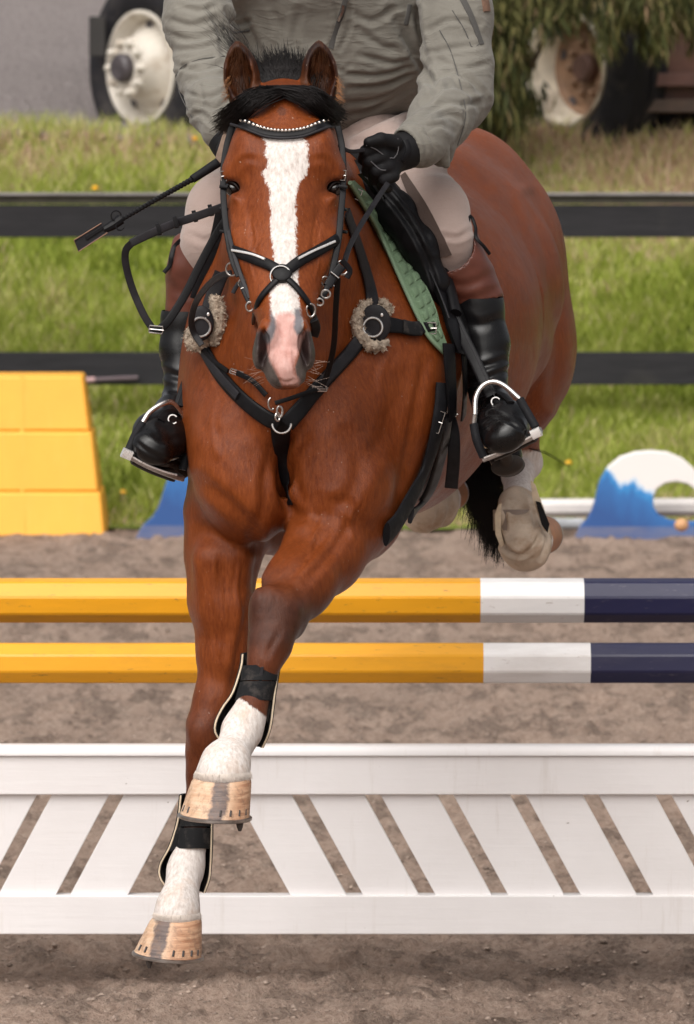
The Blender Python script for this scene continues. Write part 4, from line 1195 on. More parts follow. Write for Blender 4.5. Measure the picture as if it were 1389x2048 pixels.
# eye surrounds
for ex in (466, 670):
    d = np.hypot((hpx - ex) / 26, (hpy - 376) / 24); dark = np.maximum(dark, np.where(hd, np.clip(1.2 - d, 0, 1) * 0.55, 0))
dark[(np.hypot((hpx - 564), (hpy - 222)) < 9) & hd] = 0.6
inner = np.zeros(len(HV))  # dark ear lining, deepened in the colour so the cups look shaded
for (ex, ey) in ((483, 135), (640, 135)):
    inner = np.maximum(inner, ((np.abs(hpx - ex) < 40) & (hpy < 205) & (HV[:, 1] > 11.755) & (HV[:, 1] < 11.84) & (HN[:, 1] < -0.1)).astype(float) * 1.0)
# nostril linings
nost = np.zeros(len(HV))
for s in (-1, 1):
    for (dx, yy, w, h) in ((42, 702, 10, 35), (47, 678, 7, 22)):
        q = ((hpx - (568 + s * dx)) / w) ** 2 + ((hpy - yy) / h) ** 2
        nost = np.maximum(nost, np.where(hd & (HV[:, 1] < 11.55), np.clip(1.4 - q, 0, 1), 0))
def coat_mat():
    m, t, b = nt('bay_coat')
    def A(n):
        a = N_(t, 'ShaderNodeAttribute'); a.attribute_name = n; return a.outputs['Fac']
    v = coords(t); vh = coords(t, (1, 1, 0.22))
    n1 = noise(t, 5, 5, 0.6, v); n2 = noise(t, 26, 5, 0.65, v); hair = noise(t, 420, 4, 0.7, vh); hair2 = noise(t, 160, 4, 0.65, vh)
    base = ramp(t, [(0.28, (0.080, 0.0135, 0.0025)), (0.5, (0.155, 0.029, 0.0050)), (0.75, (0.25, 0.056, 0.0100))], n1)
    base = mixc(t, 0.30, base, ramp(t, [(0.3, (0.095, 0.019, 0.004)), (0.7, (0.28, 0.068, 0.015))], n2))
    base = mixc(t, 0.35, base, ramp(t, [(0.3, (0.075, 0.016, 0.004)), (0.7, (0.31, 0.085, 0.022))], hair2))
    base = mixc(t, math_(t, 'MULTIPLY', A('dark'), 0.88), base, ramp(t, [(0.3, (0.028, 0.012, 0.009)), (0.7, (0.072, 0.030, 0.020))], n2))
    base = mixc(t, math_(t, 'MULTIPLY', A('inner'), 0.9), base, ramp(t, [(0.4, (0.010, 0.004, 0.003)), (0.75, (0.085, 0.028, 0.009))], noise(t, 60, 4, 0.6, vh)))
    jit = math_(t, 'MULTIPLY', math_(t, 'SUBTRACT', noise(t, 330, 3, 0.7, coords(t, (1, 1, 0.35))), 0.5), 0.55)
    jit2 = math_(t, 'MULTIPLY', math_(t, 'SUBTRACT', noise(t, 45, 3, 0.6, v), 0.5), 0.25)
    def edge(name, sharp, j=1.0, off=0.0):
        e = math_(t, 'ADD', A(name), math_(t, 'MULTIPLY', math_(t, 'ADD', jit, jit2), j * 0.55))
        return math_(t, 'MULTIPLY_ADD', math_(t, 'ADD', e, off), sharp, 0.5, True)
    white = ramp(t, [(0.3, (0.50, 0.43, 0.39)), (0.62, (0.74, 0.685, 0.65))], hair2)
    base = mixc(t, edge('muz', 3.0, 0.3, -0.5), base, ramp(t, [(0.3, (0.040, 0.032, 0.030)), (0.7, (0.095, 0.075, 0.066))], n2))
    base = mixc(t, edge('blaze', 14), base, white)
    pink = ramp(t, [(0.3, (0.47, 0.235, 0.20)), (0.7, (0.60, 0.37, 0.33))], noise(t, 60, 4, 0.6, coords(t, (1, 1, 0.5))))
    base = mixc(t, math_(t, 'MULTIPLY', edge('pink', 7, 0.5), 0.95), base, pink)
    base = mixc(t, edge('grey', 10, 0.4), base, (0.16, 0.15, 0.16))
    # dusty white socks
    sockc = mixc(t, ramp(t, [(0.5, (0, 0, 0)), (0.75, (0.65, 0.65, 0.65))], noise(t, 22, 5, 0.65, v)), white, (0.55, 0.38, 0.27))
    base = mixc(t, edge('sock', 12, 0.7), base, sockc)
    base = mixc(t, A('nost'), base, (0.030, 0.018, 0.017))
    spk = ramp(t, [(0.745, (0, 0, 0)), (0.77, (1, 1, 1))], noise(t, 150, 2, 0.5, v))
    base = mixc(t, math_(t, 'MULTIPLY', spk, 0.55), base, (0.50, 0.40, 0.33))      # sand flecks
    t.links.new(base, b.inputs['Base Color'])
    setb(b, Roughness=0.5, Specular_IOR_Level=0.2)
    rr = ramp(t, [(0.3, (0.30,) * 3), (0.7, (0.46,) * 3)], n2)
    skin = math_(t, 'MAXIMUM', edge('blaze', 14), edge('sock', 12))
    t.links.new(mixc(t, skin, rr, (0.85, 0.85, 0.85)), b.inputs['Roughness'])
    b.inputs['Sheen Weight'].default_value = 0.0; b.inputs['Sheen Roughness'].default_value = 0.4
    b.inputs['Sheen Tint'].default_value = (1, 0.72, 0.6, 1)
    bump(t, b, math_(t, 'ADD', hair, math_(t, 'MULTIPLY', hair2, 0.8)), 0.5, 0.0024)
    return m
M['coat'] = coat_mat()
horse = thing('horse', 'bay horse with white blaze and socks landing over the jump towards the camera', 'horse', (0.05, 12.4, 0))
hme = mesh_np('body', HV, HQ)
for nme, arr in (('blaze', a_blaze), ('pink', a_pink), ('grey', a_grey), ('muz', a_muz), ('sock', a_sock), ('dark', dark), ('inner', inner), ('nost', nost)):
    fattr(hme, nme, arr)
hbody = link('body', hme, M['coat'], horse)
HB = BVHTree.FromPolygons(HV.tolist(), HQ.tolist())
def hit(px, py, bv=None, ymin=None):
    d = (P(px, py, 10) - CAMLOC).normalized(); o = CAMLOC.copy()
    if ymin: o = CAMLOC + d * (ymin / d.y)
    r = (bv or HB).ray_cast(o, d)
    return (r[0], r[1]) if r[0] is not None else (None, None)
def on(pts, n=None, off=0.004, bv=None, smooth=2, ymin=None, dY=0):
    """2-D control points laid onto the surface seen there; returns points and normals.
       a control point may carry its own depth as a third value"""
    P2 = catmull([(p[0], p[1]) for p in pts], n or max(8, int(sum(math.hypot(a[0] - b[0], a[1] - b[1]) for a, b in zip(pts[:-1], pts[1:])) / 9)))
    L, Nn = [], []; last = None
    for x, y in P2:
        h, nn = hit(x, y, bv, ymin)
        L.append(h); Nn.append(nn)
    known = [i for i, h in enumerate(L) if h is not None]
    for i in range(len(L)):
        if L[i] is None:
            if known:
                k = min(known, key=lambda q: abs(q - i)); L[i] = P(P2[i][0], P2[i][1], L[k].y); Nn[i] = Nn[k]
            else: L[i] = P(P2[i][0], P2[i][1], 12.0); Nn[i] = Vector((0, -1, 0))
    Ys = [h.y for h in L]
    for _ in range(smooth * 3):
        Ys = [Ys[0]] + [min(Ys[i], (Ys[i - 1] + Ys[i] + Ys[i + 1]) / 3) * 0.5 + 0.5 * (Ys[i - 1] + Ys[i] + Ys[i + 1]) / 3 for i in range(1, len(Ys) - 1)] + [Ys[-1]]
        Nn = [Nn[0]] + [(Nn[i - 1] + Nn[i] + Nn[i + 1]).normalized() for i in range(1, len(Nn) - 1)] + [Nn[-1]]
    pts3 = []
    for (x, y), Y, nn in zip(P2, Ys, Nn):
        nv = nn.lerp(Vector((0, -1, 0.05)), 0.25).normalized()
        pts3.append(P(x, y, Y + dY) + nv * off)
    return pts3, Nn
# eyes
m_eye = simple('dark_eye', (0.010, 0.006, 0.005), 0.08, 0.3, 30, 0.0, spec=0.8)
for ex, nm in ((467, 'l'), (669, 'r')):
    c = P(ex, 376, 11.660)
    mb = MB(); mb.ball(c, (0.0175, 0.021, 0.0160), 14); e = mb.build('eye', m_eye, horse)
    s = -1 if ex < 568 else 1
    lid = simple('dark_eyelid', (0.022, 0.012, 0.010), 0.55) if 'lid' not in M else M['lid']; M['lid'] = lid
    mb = MB(); mb.sweep([Vector(p) for p in catmull([P(ex - s * 15, 384, 11.640), P(ex - s * 4, 368, 11.640), P(ex + s * 8, 363, 11.650), P(ex + s * 14, 368, 11.665)], 10)], [0.0015, .003, .004, .0045, .0045, .0045, .004, .003, .002, .001], nsec=8); mb.build('eyelid', lid, e)
# hair strands
def strands(name, gen, n, mat, parent, r0=0.0011, seed=1, label=None, npt=8, stuff=True):
    r = random.Random(seed); VV = []; FF = []; b = 0
    for i in range(n):
        C = gen(r)
        P3 = catmull(C, npt); T = np.gradient(P3, axis=0); T /= np.linalg.norm(T, axis=1)[:, None] + 1e-9
        a = np.cross(T, np.array([0.1, 1.0, 0.05])); a /= np.linalg.norm(a, axis=1)[:, None] + 1e-9
        c = np.cross(T, a)
        rad = (r0 * (0.7 + 0.6 * r.random()) * np.linspace(1, 0.25, npt))[:, None]
        for k in range(3):
            an = 2 * PI * k / 3; VV.append(P3 + (a * math.cos(an) + c * math.sin(an)) * rad)
        o = b + np.arange(npt - 1)
        for k in range(3):
            l = (k + 1) % 3
            FF.append(np.stack([o + k * npt, o + 1 + k * npt, o + 1 + l * npt, o + l * npt], 1))
        b += 3 * npt
    o = link(name, mesh_np(name, np.concatenate(VV), np.concatenate(FF)), mat, parent)
    if stuff: o['kind'] = 'stuff'
    return o
def g2(r, x, s): return x + r.gauss(0, s)
def forelock(side):
    def f(r):
        t = r.random()
        sx = g2(r, 566 + side * 6, 16); sy = 170 + 10 * r.random()
        ex = 566 + side * (116 if side < 0 else 104) + r.gauss(0, 9); spread = r.random()
        y0 = sy; drop = 72 if side < 0 else 62
        ey = y0 + drop * (0.75 + 0.5 * spread) + r.gauss(0, 3) - (6 if side > 0 else 0)
        mx, my = (sx * .55 + ex * .45), (y0 * .66 + ey * .34) + spread * 10 - 8 + r.gauss(0, 3)
        m2x, m2y = (sx * .2 + ex * .8), (y0 * .28 + ey * .72) + spread * 10 - 6
        d = 0.012 * r.random()
        return [P(sx, sy, 11.70 - d), P(mx, my, 11.655 - d), P(m2x, m2y, 11.69 - d), P(ex + side * r.uniform(0, 12), ey + r.gauss(0, 4), 11.78)]
    return f
strands('forelock', forelock(-1), 620, M['black_hair'], horse, 0.0012, 1)
strands('forelock', forelock(1), 600, M['black_hair'], horse, 0.0012, 2)
def tuft(r):   # mane blown up behind the poll
    sx = g2(r, 570, 24); a = r.gauss(0, 0.5)
    top = r.choice((118, 132, 146, 100, 104))
    return [P(sx, 196, 11.78 + .03 * r.random()), P(sx + a * 15, 165, 11.79), P(sx + a * 38, (165 + top) / 2, 11.81), P(sx + a * 62 - 6, top + r.gauss(0, 10) + abs(a) * 20, 11.84)]
strands('mane', tuft, 1500, M['black_hair'], horse, 0.0012, 3)
def wisp(r):   # thin windblown hairs over the sleeve
    y = r.gauss(0, 6)
    return [P(545 + r.gauss(0, 12), 170, 11.83), P(500 + r.gauss(0, 14), 130 + y, 11.86), P(462 + r.gauss(0, 14), 85 + y * 2, 11.9), P(430 + r.gauss(0, 16), 45 + y * 3, 11.92)]
strands('mane', wisp, 90, M['black_hair'], horse, 0.0006, 4)
def earhair(r):
    ex = r.choice((-1, 1)); cx_ = 488 if ex < 0 else 645
    u = r.random(); x = cx_ + ex * (28 + 2 * u) + r.gauss(0, 2); y = 150 + 50 * u
    return [P(x, y, 11.79), P(x + ex * 5, y + 6, 11.78), P(x + ex * (10 + 6 * r.random()), y + 10 + r.gauss(0, 5), 11.775)]
m_tanhair = simple('tan_ear_hair', (0.30, 0.13, 0.05), 0.6)
strands('ear_fringe', earhair, 160, m_tanhair, horse, 0.0005, 5)
def innerear(r):
    ex = r.choice((-1, 1)); cx_ = 480 if ex < 0 else 641
    x = cx_ + r.uniform(-24, 24); y = r.uniform(105, 190)
    dx = -0.25 * (x - cx_)
    return [P(x + dx * .2, y + 4, 11.795), P(x + dx * .8, y - 6, 11.782), P(x + dx * 1.6 + r.gauss(0, 2), y - 16 - 10 * r.random(), 11.772)]
strands('ear_fringe', innerear, 260, simple('brown_ear_hair', (0.11, 0.042, 0.016), 0.6), horse, 0.0005, 6)
def whisk(r):
    s = r.choice((-1, 1)); x = 568 + s * r.uniform(30, 50); y = r.uniform(705, 765)
    a = r.uniform(-0.3, 0.9); L = r.uniform(18, 48)
    return [P(x, y, 11.42), P(x + s * L * .5, y + a * L * .4, 11.41), P(x + s * L, y + a * L * .8 + r.gauss(0, 3), 11.41)]
strands('whiskers', whisk, 34, simple('pale_whisker', (0.45, 0.33, 0.27), 0.5), horse, 0.0004, 7)
def tail(r):
    t = r.random(); x0 = 918 + 80 * t
    x1 = 925 + 75 * t + r.gauss(0, 10); L = 0.45 + 0.55 * t ** 0.5 + r.gauss(0, 0.10)
    y1 = 905 + (1125 - 905) * min(1, L) * (0.62 + 0.38 * t) ** 1
    return [P(x0 - 8, 860, 13.9), P(x0, 930, 13.75), P(x0 + (x1 - x0) * .5 + r.gauss(0, 7), (930 + y1) / 2, 13.72), P(x1 + r.gauss(0, 8), y1 + r.gauss(0, 8), 13.72)]
strands('tail', tail, 1500, M['black_hair'], horse, 0.0013, 8)
def tail2(r):
    y = r.gauss(0, 2)
    return [P(1050, 895, 13.7), P(1090, 905 + y, 13.7), P(1130, 928 + y, 13.7), P(1140, 933 + y, 13.7)]
strands('tail', tail2, 5, M['black_hair'], horse, 0.0008, 9)

# hooves
def hoof_mat(name, stripes, off):
    m, t, b = nt(name)
    tc = N_(t, 'ShaderNodeTexCoord'); sp = N_(t, 'ShaderNodeSeparateXYZ'); t.links.new(tc.outputs['Object'], sp.inputs[0])
    n1 = noise(t, 28, 5, 0.65, coords(t, (1, 1, 1.5))); rings = noise(t, 60, 4, 0.6, coords(t, (0.25, 0.25, 3)))
    c = ramp(t, [(0.3, (0.46, 0.27, 0.16)), (0.52, (0.62, 0.43, 0.29)), (0.75, (0.70, 0.55, 0.41))], n1)
    c = mixc(t, 0.35, c, ramp(t, [(0.35, (0.45, 0.22, 0.11)), (0.65, (0.76, 0.55, 0.40))], rings))
    x = math_(t, 'ADD', sp.outputs['X'], math_(t, 'ADD', math_(t, 'MULTIPLY', sp.outputs['Z'], stripes[2]), math_(t, 'MULTIPLY', math_(t, 'SUBTRACT', n1, 0.5), 0.035)))
    f = math_(t, 'MULTIPLY_ADD', math_(t, 'SUBTRACT', stripes[1], math_(t, 'ABSOLUTE', math_(t, 'SUBTRACT', x, stripes[0]))), 160.0, 0.5, True)
    c = mixc(t, math_(t, 'MULTIPLY', f, 0.95), c, ramp(t, [(0.35, (0.055, 0.04, 0.042)), (0.65, (0.16, 0.12, 0.11))], rings))
    f2 = math_(t, 'MULTIPLY_ADD', math_(t, 'SUBTRACT', math_(t, 'ADD', x, math_(t, 'MULTIPLY', math_(t, 'SUBTRACT', rings, 0.5), 0.05)), stripes[0] + stripes[1] + 0.012), 60.0, 0.5, True)
    c = mixc(t, math_(t, 'MULTIPLY', f2, 0.7), c, ramp(t, [(0.4, (0.30, 0.11, 0.045)), (0.6, (0.60, 0.33, 0.19))], rings))
    t.links.new(c, b.inputs['Base Color']); setb(b, Roughness=0.55); dirt = ramp(t, [(0.50, (0, 0, 0)), (0.66, (1, 1, 1))], noise(t, 75, 6, 0.75, coords(t, (1, 1, 0.6))))
    c = mixc(t, math_(t, 'MULTIPLY', dirt, 0.7), c, (0.24, 0.14, 0.09)); t.links.new(c, b.inputs['Base Color'])
    bump(t, b, math_(t, 'ADD', rings, n1), 0.6, 0.0025)
    return m
m_clinch = simple('nail_clinch', (0.035, 0.025, 0.022), 0.6)
def hoof(top, rt, bot, rb, dy, mat, studs=(), nails=(), pitch=0.0, bt=0.0):
    """top/bot = (px,py,Y); r = half width px; dy forward throw of the toe; bt tilts the sole"""
    Tc, Bc = P(*top), P(*bot); r1 = R(rt, top[2]); r2 = R(rb, bot[2])
    O = (Tc + Bc) / 2; rows = 9; n_ = 40; vs = []; fs = []
    tiltv = math.radians(bt)
    for i in range(rows):
        u = i / (rows - 1); c = Tc.lerp(Bc, u); r = r1 + (r2 - r1) * u ** 0.9
        if i == 0: r *= 0.95
        for j in range(n_):
            a = 2 * PI * j / n_; ca, sa = math.cos(a), math.sin(a)
            x = r * ca; y = r * sa * 1.08 + (0.018 * max(0, sa)) * (1 - u)
            z = x * math.tan(tiltv) * u + (0.016 * (sa) if i == 0 else 0.010 * sa * (1 - u)) * (-1 if sa > 0 else 0.3) 
            vs.append(c + Vector((x, y, z)) - O)
    for i in range(rows - 1):
        for j in range(n_):
            k = (j + 1) % n_; fs.append((i * n_ + j, (i + 1) * n_ + j, (i + 1) * n_ + k, i * n_ + k))
    fs.append(tuple(range(n_))); fs.append(tuple((rows - 1) * n_ + j for j in range(n_))[::-1])
    mb = MB(); mb.add(vs, fs); h = mb.build('hoof', mat, horse); h.location = O
    last = [Vector(v) for v in vs[-n_:]]; cen = Bc - O
    arc = [last[(j + 30 - 14) % n_] for j in range(29)]
    dn = Vector((0, 0, -0.004))
    mb = MB(); mb.sweep([cen + (q - cen) * 0.93 + dn for q in arc], 0.020, 0.008, nrm=Vector((0, 0, 1)), nsec=8, flat=True); sh = mb.build('horseshoe', M['steel_dull'], None); sh.parent = h
    for a in studs:
        q = cen + (last[a % n_] - cen) * 0.9 + Vector((0, 0, -0.008)); mb = MB(); mb.sweep([q, q + Vector((0, 0, -0.009)), q + Vector((0, 0, -0.016))], [0.016, 0.012, 0.006], nsec=8); s_ = mb.build('stud', simple('muddy_stud', (0.04, 0.03, 0.026), 0.8), None); s_.parent = h
    for a in nails:
        b_ = last[a % n_]; q0 = b_ + (Tc - Bc) * 0.09 + (b_ - cen) * -0.02; q1 = b_ + (Tc - Bc) * 0.24 - (b_ - cen) * 0.055
        mb = MB(); mb.sweep([q0 + Vector((0, -0.001, 0)), q1 + Vector((0, -0.001, 0))], 0.005, 0.003, nsec=6); s_ = mb.build('nail_clinch', m_clinch, None); s_.parent = h
    return h
hoof((354, 1834, 11.91), 50, (336, 1908, 11.885), 68, 0, hoof_mat('hoof_horn_left', (-0.025, 0.013, -0.25), 0), studs=(26,), nails=(31, 33, 35, 37, 25, 23), bt=-5)
hoof((445, 1554, 11.47), 59, (430, 1630, 11.44), 70, 0, hoof_mat('hoof_horn_right', (0.002, 0.017, -0.15), 0), studs=(36,), nails=(33, 35, 37, 22, 24, 31), bt=-3)
def coronet(cx, cy, Yc, rp, slope):
    def f(r):
        a = r.uniform(-PI, 0); ca, sa = math.cos(a), math.sin(a)
        c = P(cx, cy, Yc); rr = R(rp, Yc); q = c + Vector((rr * ca, rr * sa * 1.02, slope * ca * 0.01 + 0.008))
        o = Vector((ca, sa, 0)) * 0.0015
        L_ = r.uniform(0.008, 0.017)
        return [q, q + o + Vector((r.gauss(0, .001), 0, -L_ * .5)), q + o * 1.5 + Vector((r.gauss(0, .002), 0, -L_))]
    return f
m_cor = simple('dusty_white_hair', (0.70, 0.62, 0.56), 0.7, 0.1, 60, 0.0)
strands('coronet_hair', coronet(354, 1832, 11.91, 46, 0), 420, m_cor, horse, 0.0008, 21, npt=5)
strands('coronet_hair', coronet(446, 1550, 11.47, 55, 0), 480, m_cor, horse, 0.0008, 22, npt=5)
m_hh = simple('orange_brown_horn', (0.36, 0.17, 0.09), 0.55, 0.3, 18, 0.3, 60, 0.002)
# hind hooves folded back behind the fetlocks
for c0, c1, ra, rb2 in (((1080, 1072, 13.53), (1089, 1070, 13.61), 27, 38), ((890, 998, 13.62), (905, 985, 13.70), 26, 34)):
    a, b_ = P(*c0), P(*c1); d = (b_ - a).normalized()
    T = Matrix.Translation(a) @ d.to_track_quat('Z', 'Y').to_matrix().to_4x4()
    mb = MB(); L_ = 0.075; mb.lathe([(0.0, -0.01), (R(ra, 13.6), -0.01), (R(rb2, 13.6) * 0.93, L_ * .6), (R(rb2, 13.6), L_), (0.0, L_ - 0.004)], 32, T); hf = mb.build('hoof', m_hh, horse)
    mb = MB(); mb.ring(T @ Vector((0, 0, L_ + 0.004)), R(rb2, 13.6) * 0.9, 0.006, d, 30); s_ = mb.build('horseshoe', M['steel_dull'], None); s_.parent = hf
# ================================================================== RIDER
def stp(px, py, Y, rpx, e=1.0): return (P(px, py, Y), R(rpx, Y), e)
def cloth(name, c0, c1, rough=0.8, wsc=900, sheen=0.15, nsc=7, folds=0.0):
    m, t, b = nt(name)
    v = coords(t); n1 = noise(t, nsc, 5, 0.6, v); n2 = noise(t, 60, 4, 0.6, v); w = noise(t, wsc, 2, 0.6, v)
    c = ramp(t, [(0.3, c0), (0.7, c1)], n1)
    c = mixc(t, 0.15, c, ramp(t, [(0.3, tuple(x * .7 for x in c0)), (0.7, tuple(min(1, x * 1.25) for x in c1))], w))
    t.links.new(c, b.inputs['Base Color']); setb(b, Roughness=rough, Specular_IOR_Level=0.25)
    b.inputs['Sheen Weight'].default_value = sheen
    if folds:       # fine sharp cloth wrinkles
        def ridged(sc, rot, st):
            q = noise(t, sc, 3, 0.5, coords(t, st, rot), 0.6)
            return math_(t, 'POWER', math_(t, 'SUBTRACT', 1.0, math_(t, 'MULTIPLY', math_(t, 'ABSOLUTE', math_(t, 'SUBTRACT', q, 0.5)), 2.0)), 5.0)
        f = math_(t, 'ADD', ridged(5, (0, 0.35, 0), (0.6, 1, 2.0)), ridged(11, (0, -0.5, 0), (0.7, 1, 2.2)))
        bp_ = bump(t, b, f, 0.75, folds)
        b2 = N_(t, 'ShaderNodeBump'); b2.inputs['Strength'].default_value = 0.35; b2.inputs['Distance'].default_value = 0.0016
        t.links.new(math_(t, 'ADD', math_(t, 'MULTIPLY', n2, 2.0), w), b2.inputs['Height']); t.links.new(b2.outputs[0], bp_.inputs['Normal'])
    else:
        bump(t, b, math_(t, 'ADD', math_(t, 'MULTIPLY', n2, 2.0), w), 0.35, 0.0016)
    return m
M['jacket'] = cloth('grey_olive_softshell', (0.145, 0.134, 0.114), (0.20, 0.187, 0.16), 0.75, folds=0.0018)
M['jacket_dark'] = cloth('dark_jacket_trim', (0.05, 0.048, 0.045), (0.08, 0.075, 0.07), 0.7)
M['breeches'] = cloth('taupe_breeches', (0.33, 0.245, 0.215), (0.40, 0.305, 0.27), 0.85, 1200, 0.3, 5, folds=0.0008)
M['patch'] = cloth('brown_knee_patch', (0.06, 0.04, 0.033), (0.09, 0.06, 0.05), 0.9)
M['skin'] = simple('skin', (0.52, 0.27, 0.19), 0.5, 0.08, 30, 0.2, 300, 0.0008)
rider = thing('person', 'rider in grey green jacket, taupe breeches and tall black boots with brown tops', 'person', (0.0, 12.6, 0))

def biggest(V, Q):
    """keep the one largest connected piece"""
    L = np.arange(len(V))
    for _ in range(4000):
        m = L[Q].min(1); L2 = L.copy()
        for a in range(4): np.minimum.at(L2, Q[:, a], m)
        L2 = L2[L2]
        if (L2 == L).all(): break
        L = L2
    u, c = np.unique(L, return_counts=True)
    if len(u) == 1: return V, Q
    k = L == u[c.argmax()]; idx = np.cumsum(k) - 1
    return V[k], idx[Q[k[Q[:, 0]]]]
def make(fld, name, mat, parent, cre=None, sm_=2, noise_amp=0.0):
    V, Q = fld.mesh(sm_)
    V, Q = biggest(V, Q)
    N = vnormals(V, Q)
    if cre: V = crease(V, N, cre); N = vnormals(V, Q)
    if noise_amp:
        h = vnoise2(V[:, 0] * 28 + V[:, 1] * 17, V[:, 2] * 34 + V[:, 1] * 9, 41) * noise_amp
        V = V + N * h[:, None]
    return link(name, mesh_np(name, V, Q), mat, parent), V, Q

# ---- jacket
JZ = P(0, 345, 12.4).z
F = Field(grid_axis(P(312, 0, 12.4).x, P(1000, 0, 12.4).x, 0.0048), grid_axis(11.92, 12.98, 0.0055), grid_axis(JZ, P(0, -420, 12.4).z, 0.0048))
F.chain([stp(690, 250, 12.74, 120, 1.45), stp(672, 120, 12.62, 128, 1.55), stp(664, -60, 12.50, 128, 1.62), stp(660, -230, 12.44, 110, 1.7), stp(658, -300, 12.42, 60, 2.0)], 0.05, (1, 0, 0))
F.ell(P(600, 110, 12.55), (.13, .13, .14), 0.06)
F.ell(P(745, 60, 12.53), (.13, .12, .14), 0.06)
F.chain([stp(430, -200, 12.42, 88), stp(396, -60, 12.35, 70), stp(396, 40, 12.28, 64), stp(412, 140, 12.22, 56), stp(430, 215, 12.12, 50), stp(440, 262, 12.05, 38)], 0.03)
F.chain([stp(872, -210, 12.42, 92), stp(905, -80, 12.4, 78), stp(912, 40, 12.36, 70), stp(916, 130, 12.32, 66), stp(912, 190, 12.29, 68), stp(880, 238, 12.18, 60), stp(846, 280, 12.07, 46), stp(838, 290, 12.05, 44)], 0.03)
F.cone(P(866, 275, 12.12), P(885, 315, 12.14), R(26, 12.1), R(20, 12.1), 0.03)
F.ell(P(690, 330, 12.65), (.30, .30, .055), 0.03, (0, -24, 0), 'carve')   # open hem
JC = [
    ([(338, 38), (385, 50), (430, 38)], 4.8, 5.4), ([(336, 66), (380, 78), (428, 70)], 4.8, 5.4), ([(345, 100), (395, 96), (440, 84)], 3.8, 4.6),
    ([(350, 128), (400, 140), (450, 126)], 4.8, 5.4), ([(380, 162), (420, 150), (456, 152)], 3.8, 4.6), ([(372, 186), (415, 194), (455, 180)], 4.8, 4.6),
    ([(396, 205), (430, 216), (456, 200)], 4.8, 4.6), ([(380, 235), (402, 225), (425, 248)], 5.7, 4.6), ([(348, 152), (372, 128), (430, 112)], 3.0, 3.1),
    ([(420, 20), (440, 60), (448, 110)], 5.7, 6.2), ([(360, 12), (400, 20), (430, 10)], 4.8, 5.4), ([(400, 170), (404, 200), (396, 230)], 3.8, 4.6),
    ([(848, 108), (900, 96), (962, 88)], 3.8, 5.4), ([(862, 165), (905, 142), (940, 160), (968, 190)], 5.7, 5.4), ([(850, 205), (900, 170), (950, 186)], 5.7, 5.4),
    ([(842, 235), (892, 205), (930, 208), (975, 200)], 4.8, 5.4), ([(900, 150), (930, 178), (955, 215)], 4.8, 4.6), ([(880, 122), (930, 136), (976, 126)], 3.8, 4.6),
    ([(928, 205), (930, 250), (908, 292)], 3.0, 3.1), ([(860, 60), (900, 40), (960, 46)], 3.8, 5.4), ([(870, 235), (900, 228), (925, 240)], 3.8, 4.6), ([(850, 258), (880, 250), (905, 262)], 3.8, 4.6),
    ([(800, 40), (822, 90), (842, 128), (870, 175)], 11.5, 7.8), ([(835, 20), (842, 80), (858, 130)], 7.7, 6.2), ([(780, 20), (800, 70), (830, 110)], 5.7, 7.8),
    ([(690, 148), (760, 150), (835, 128)], 5.7, 5.4), ([(700, 176), (770, 168), (845, 140)], 6.7, 5.4), ([(690, 205), (760, 196), (842, 152)], 5.7, 4.6), ([(690, 232), (750, 215), (830, 170)], 5.7, 4.6),
    ([(476, 18), (500, 60), (520, 110)], 5.7, 7.0), ([(545, 10), (560, 60), (548, 110)], 3.8, 7.8), ([(600, 20), (590, 80), (610, 140)], 3.8, 7.0), ([(452, 20), (470, 48), (500, 40)], 6.7, 4.6),
    ([(640, 100), (620, 140), (640, 180)], 3.8, 6.2), ([(720, 60), (760, 90), (800, 100)], 4.8, 7.0), ([(720, 110), (780, 125), (825, 118)], 4.8, 5.4), ([(700, 20), (740, 40), (790, 20)], 3.8, 7.0),
    ([(655, 120), (680, 140), (700, 130)], 3.0, 4.6), ([(670, 0), (676, 50), (655, 100)], 3.8, 3.9), ([(700, 0), (700, 50), (680, 100)], 3.8, 3.9),
]
jk, JV, JQ = make(F, 'jacket', M['jacket'], rider, JC, 2, 0.0035)
JB = BVHTree.FromPolygons(JV.tolist(), JQ.tolist())
def jstrip(name, pts, w, t, mat, off=0.001, parent=jk):
    L, N = on(pts, bv=JB, off=off, smooth=1)
    mb = MB(); mb.sweep(L, w, t, nrm=N, nsec=8, flat=True); o = mb.build(name, mat, None); o.parent = parent; return o
jstrip('zip', [(693, -10), (686, 20), (676, 50), (662, 96)], 0.011, 0.003, M['jacket_dark'], 0.001)
jstrip('zip_puller', [(688, 8), (684, 26), (680, 40)], 0.006, 0.006, M['steel_dull'], 0.004)
jstrip('pocket_zip', [(820, 8), (816, 30), (812, 48)], 0.009, 0.004, M['jacket_dark'], 0.001)
jstrip('pocket_zip', [(922, -10), (942, 30), (964, 88)], 0.013, 0.003, M['jacket_dark'], 0.001)
jstrip('seam', [(905, 20), (930, 60), (945, 95), (958, 88)], 0.0020, 0.0014, M['jacket_dark'], 0.0009)
jstrip('seam', [(352, 152), (366, 132), (400, 118), (450, 112)], 0.0020, 0.0014, M['jacket_dark'], 0.0009)
jstrip('seam', [(352, 152), (362, 190), (385, 235)], 0.0020, 0.0014, M['jacket_dark'], 0.0009)
jstrip('seam', [(880, 60), (905, 110), (930, 210), (928, 250), (915, 290)], 0.0020, 0.0014, M['jacket_dark'], 0.0009)
jstrip('sleeve_patch', [(968, -12), (972, 8), (974, 22)], 0.022, 0.005, simple('brown_patch', (0.16, 0.09, 0.06), 0.8, 0.4, 60), 0.001)
jstrip('drawcord', [(446, 56), (470, 64), (500, 60)], 0.004, 0.004, M['jacket_dark'], 0.003)
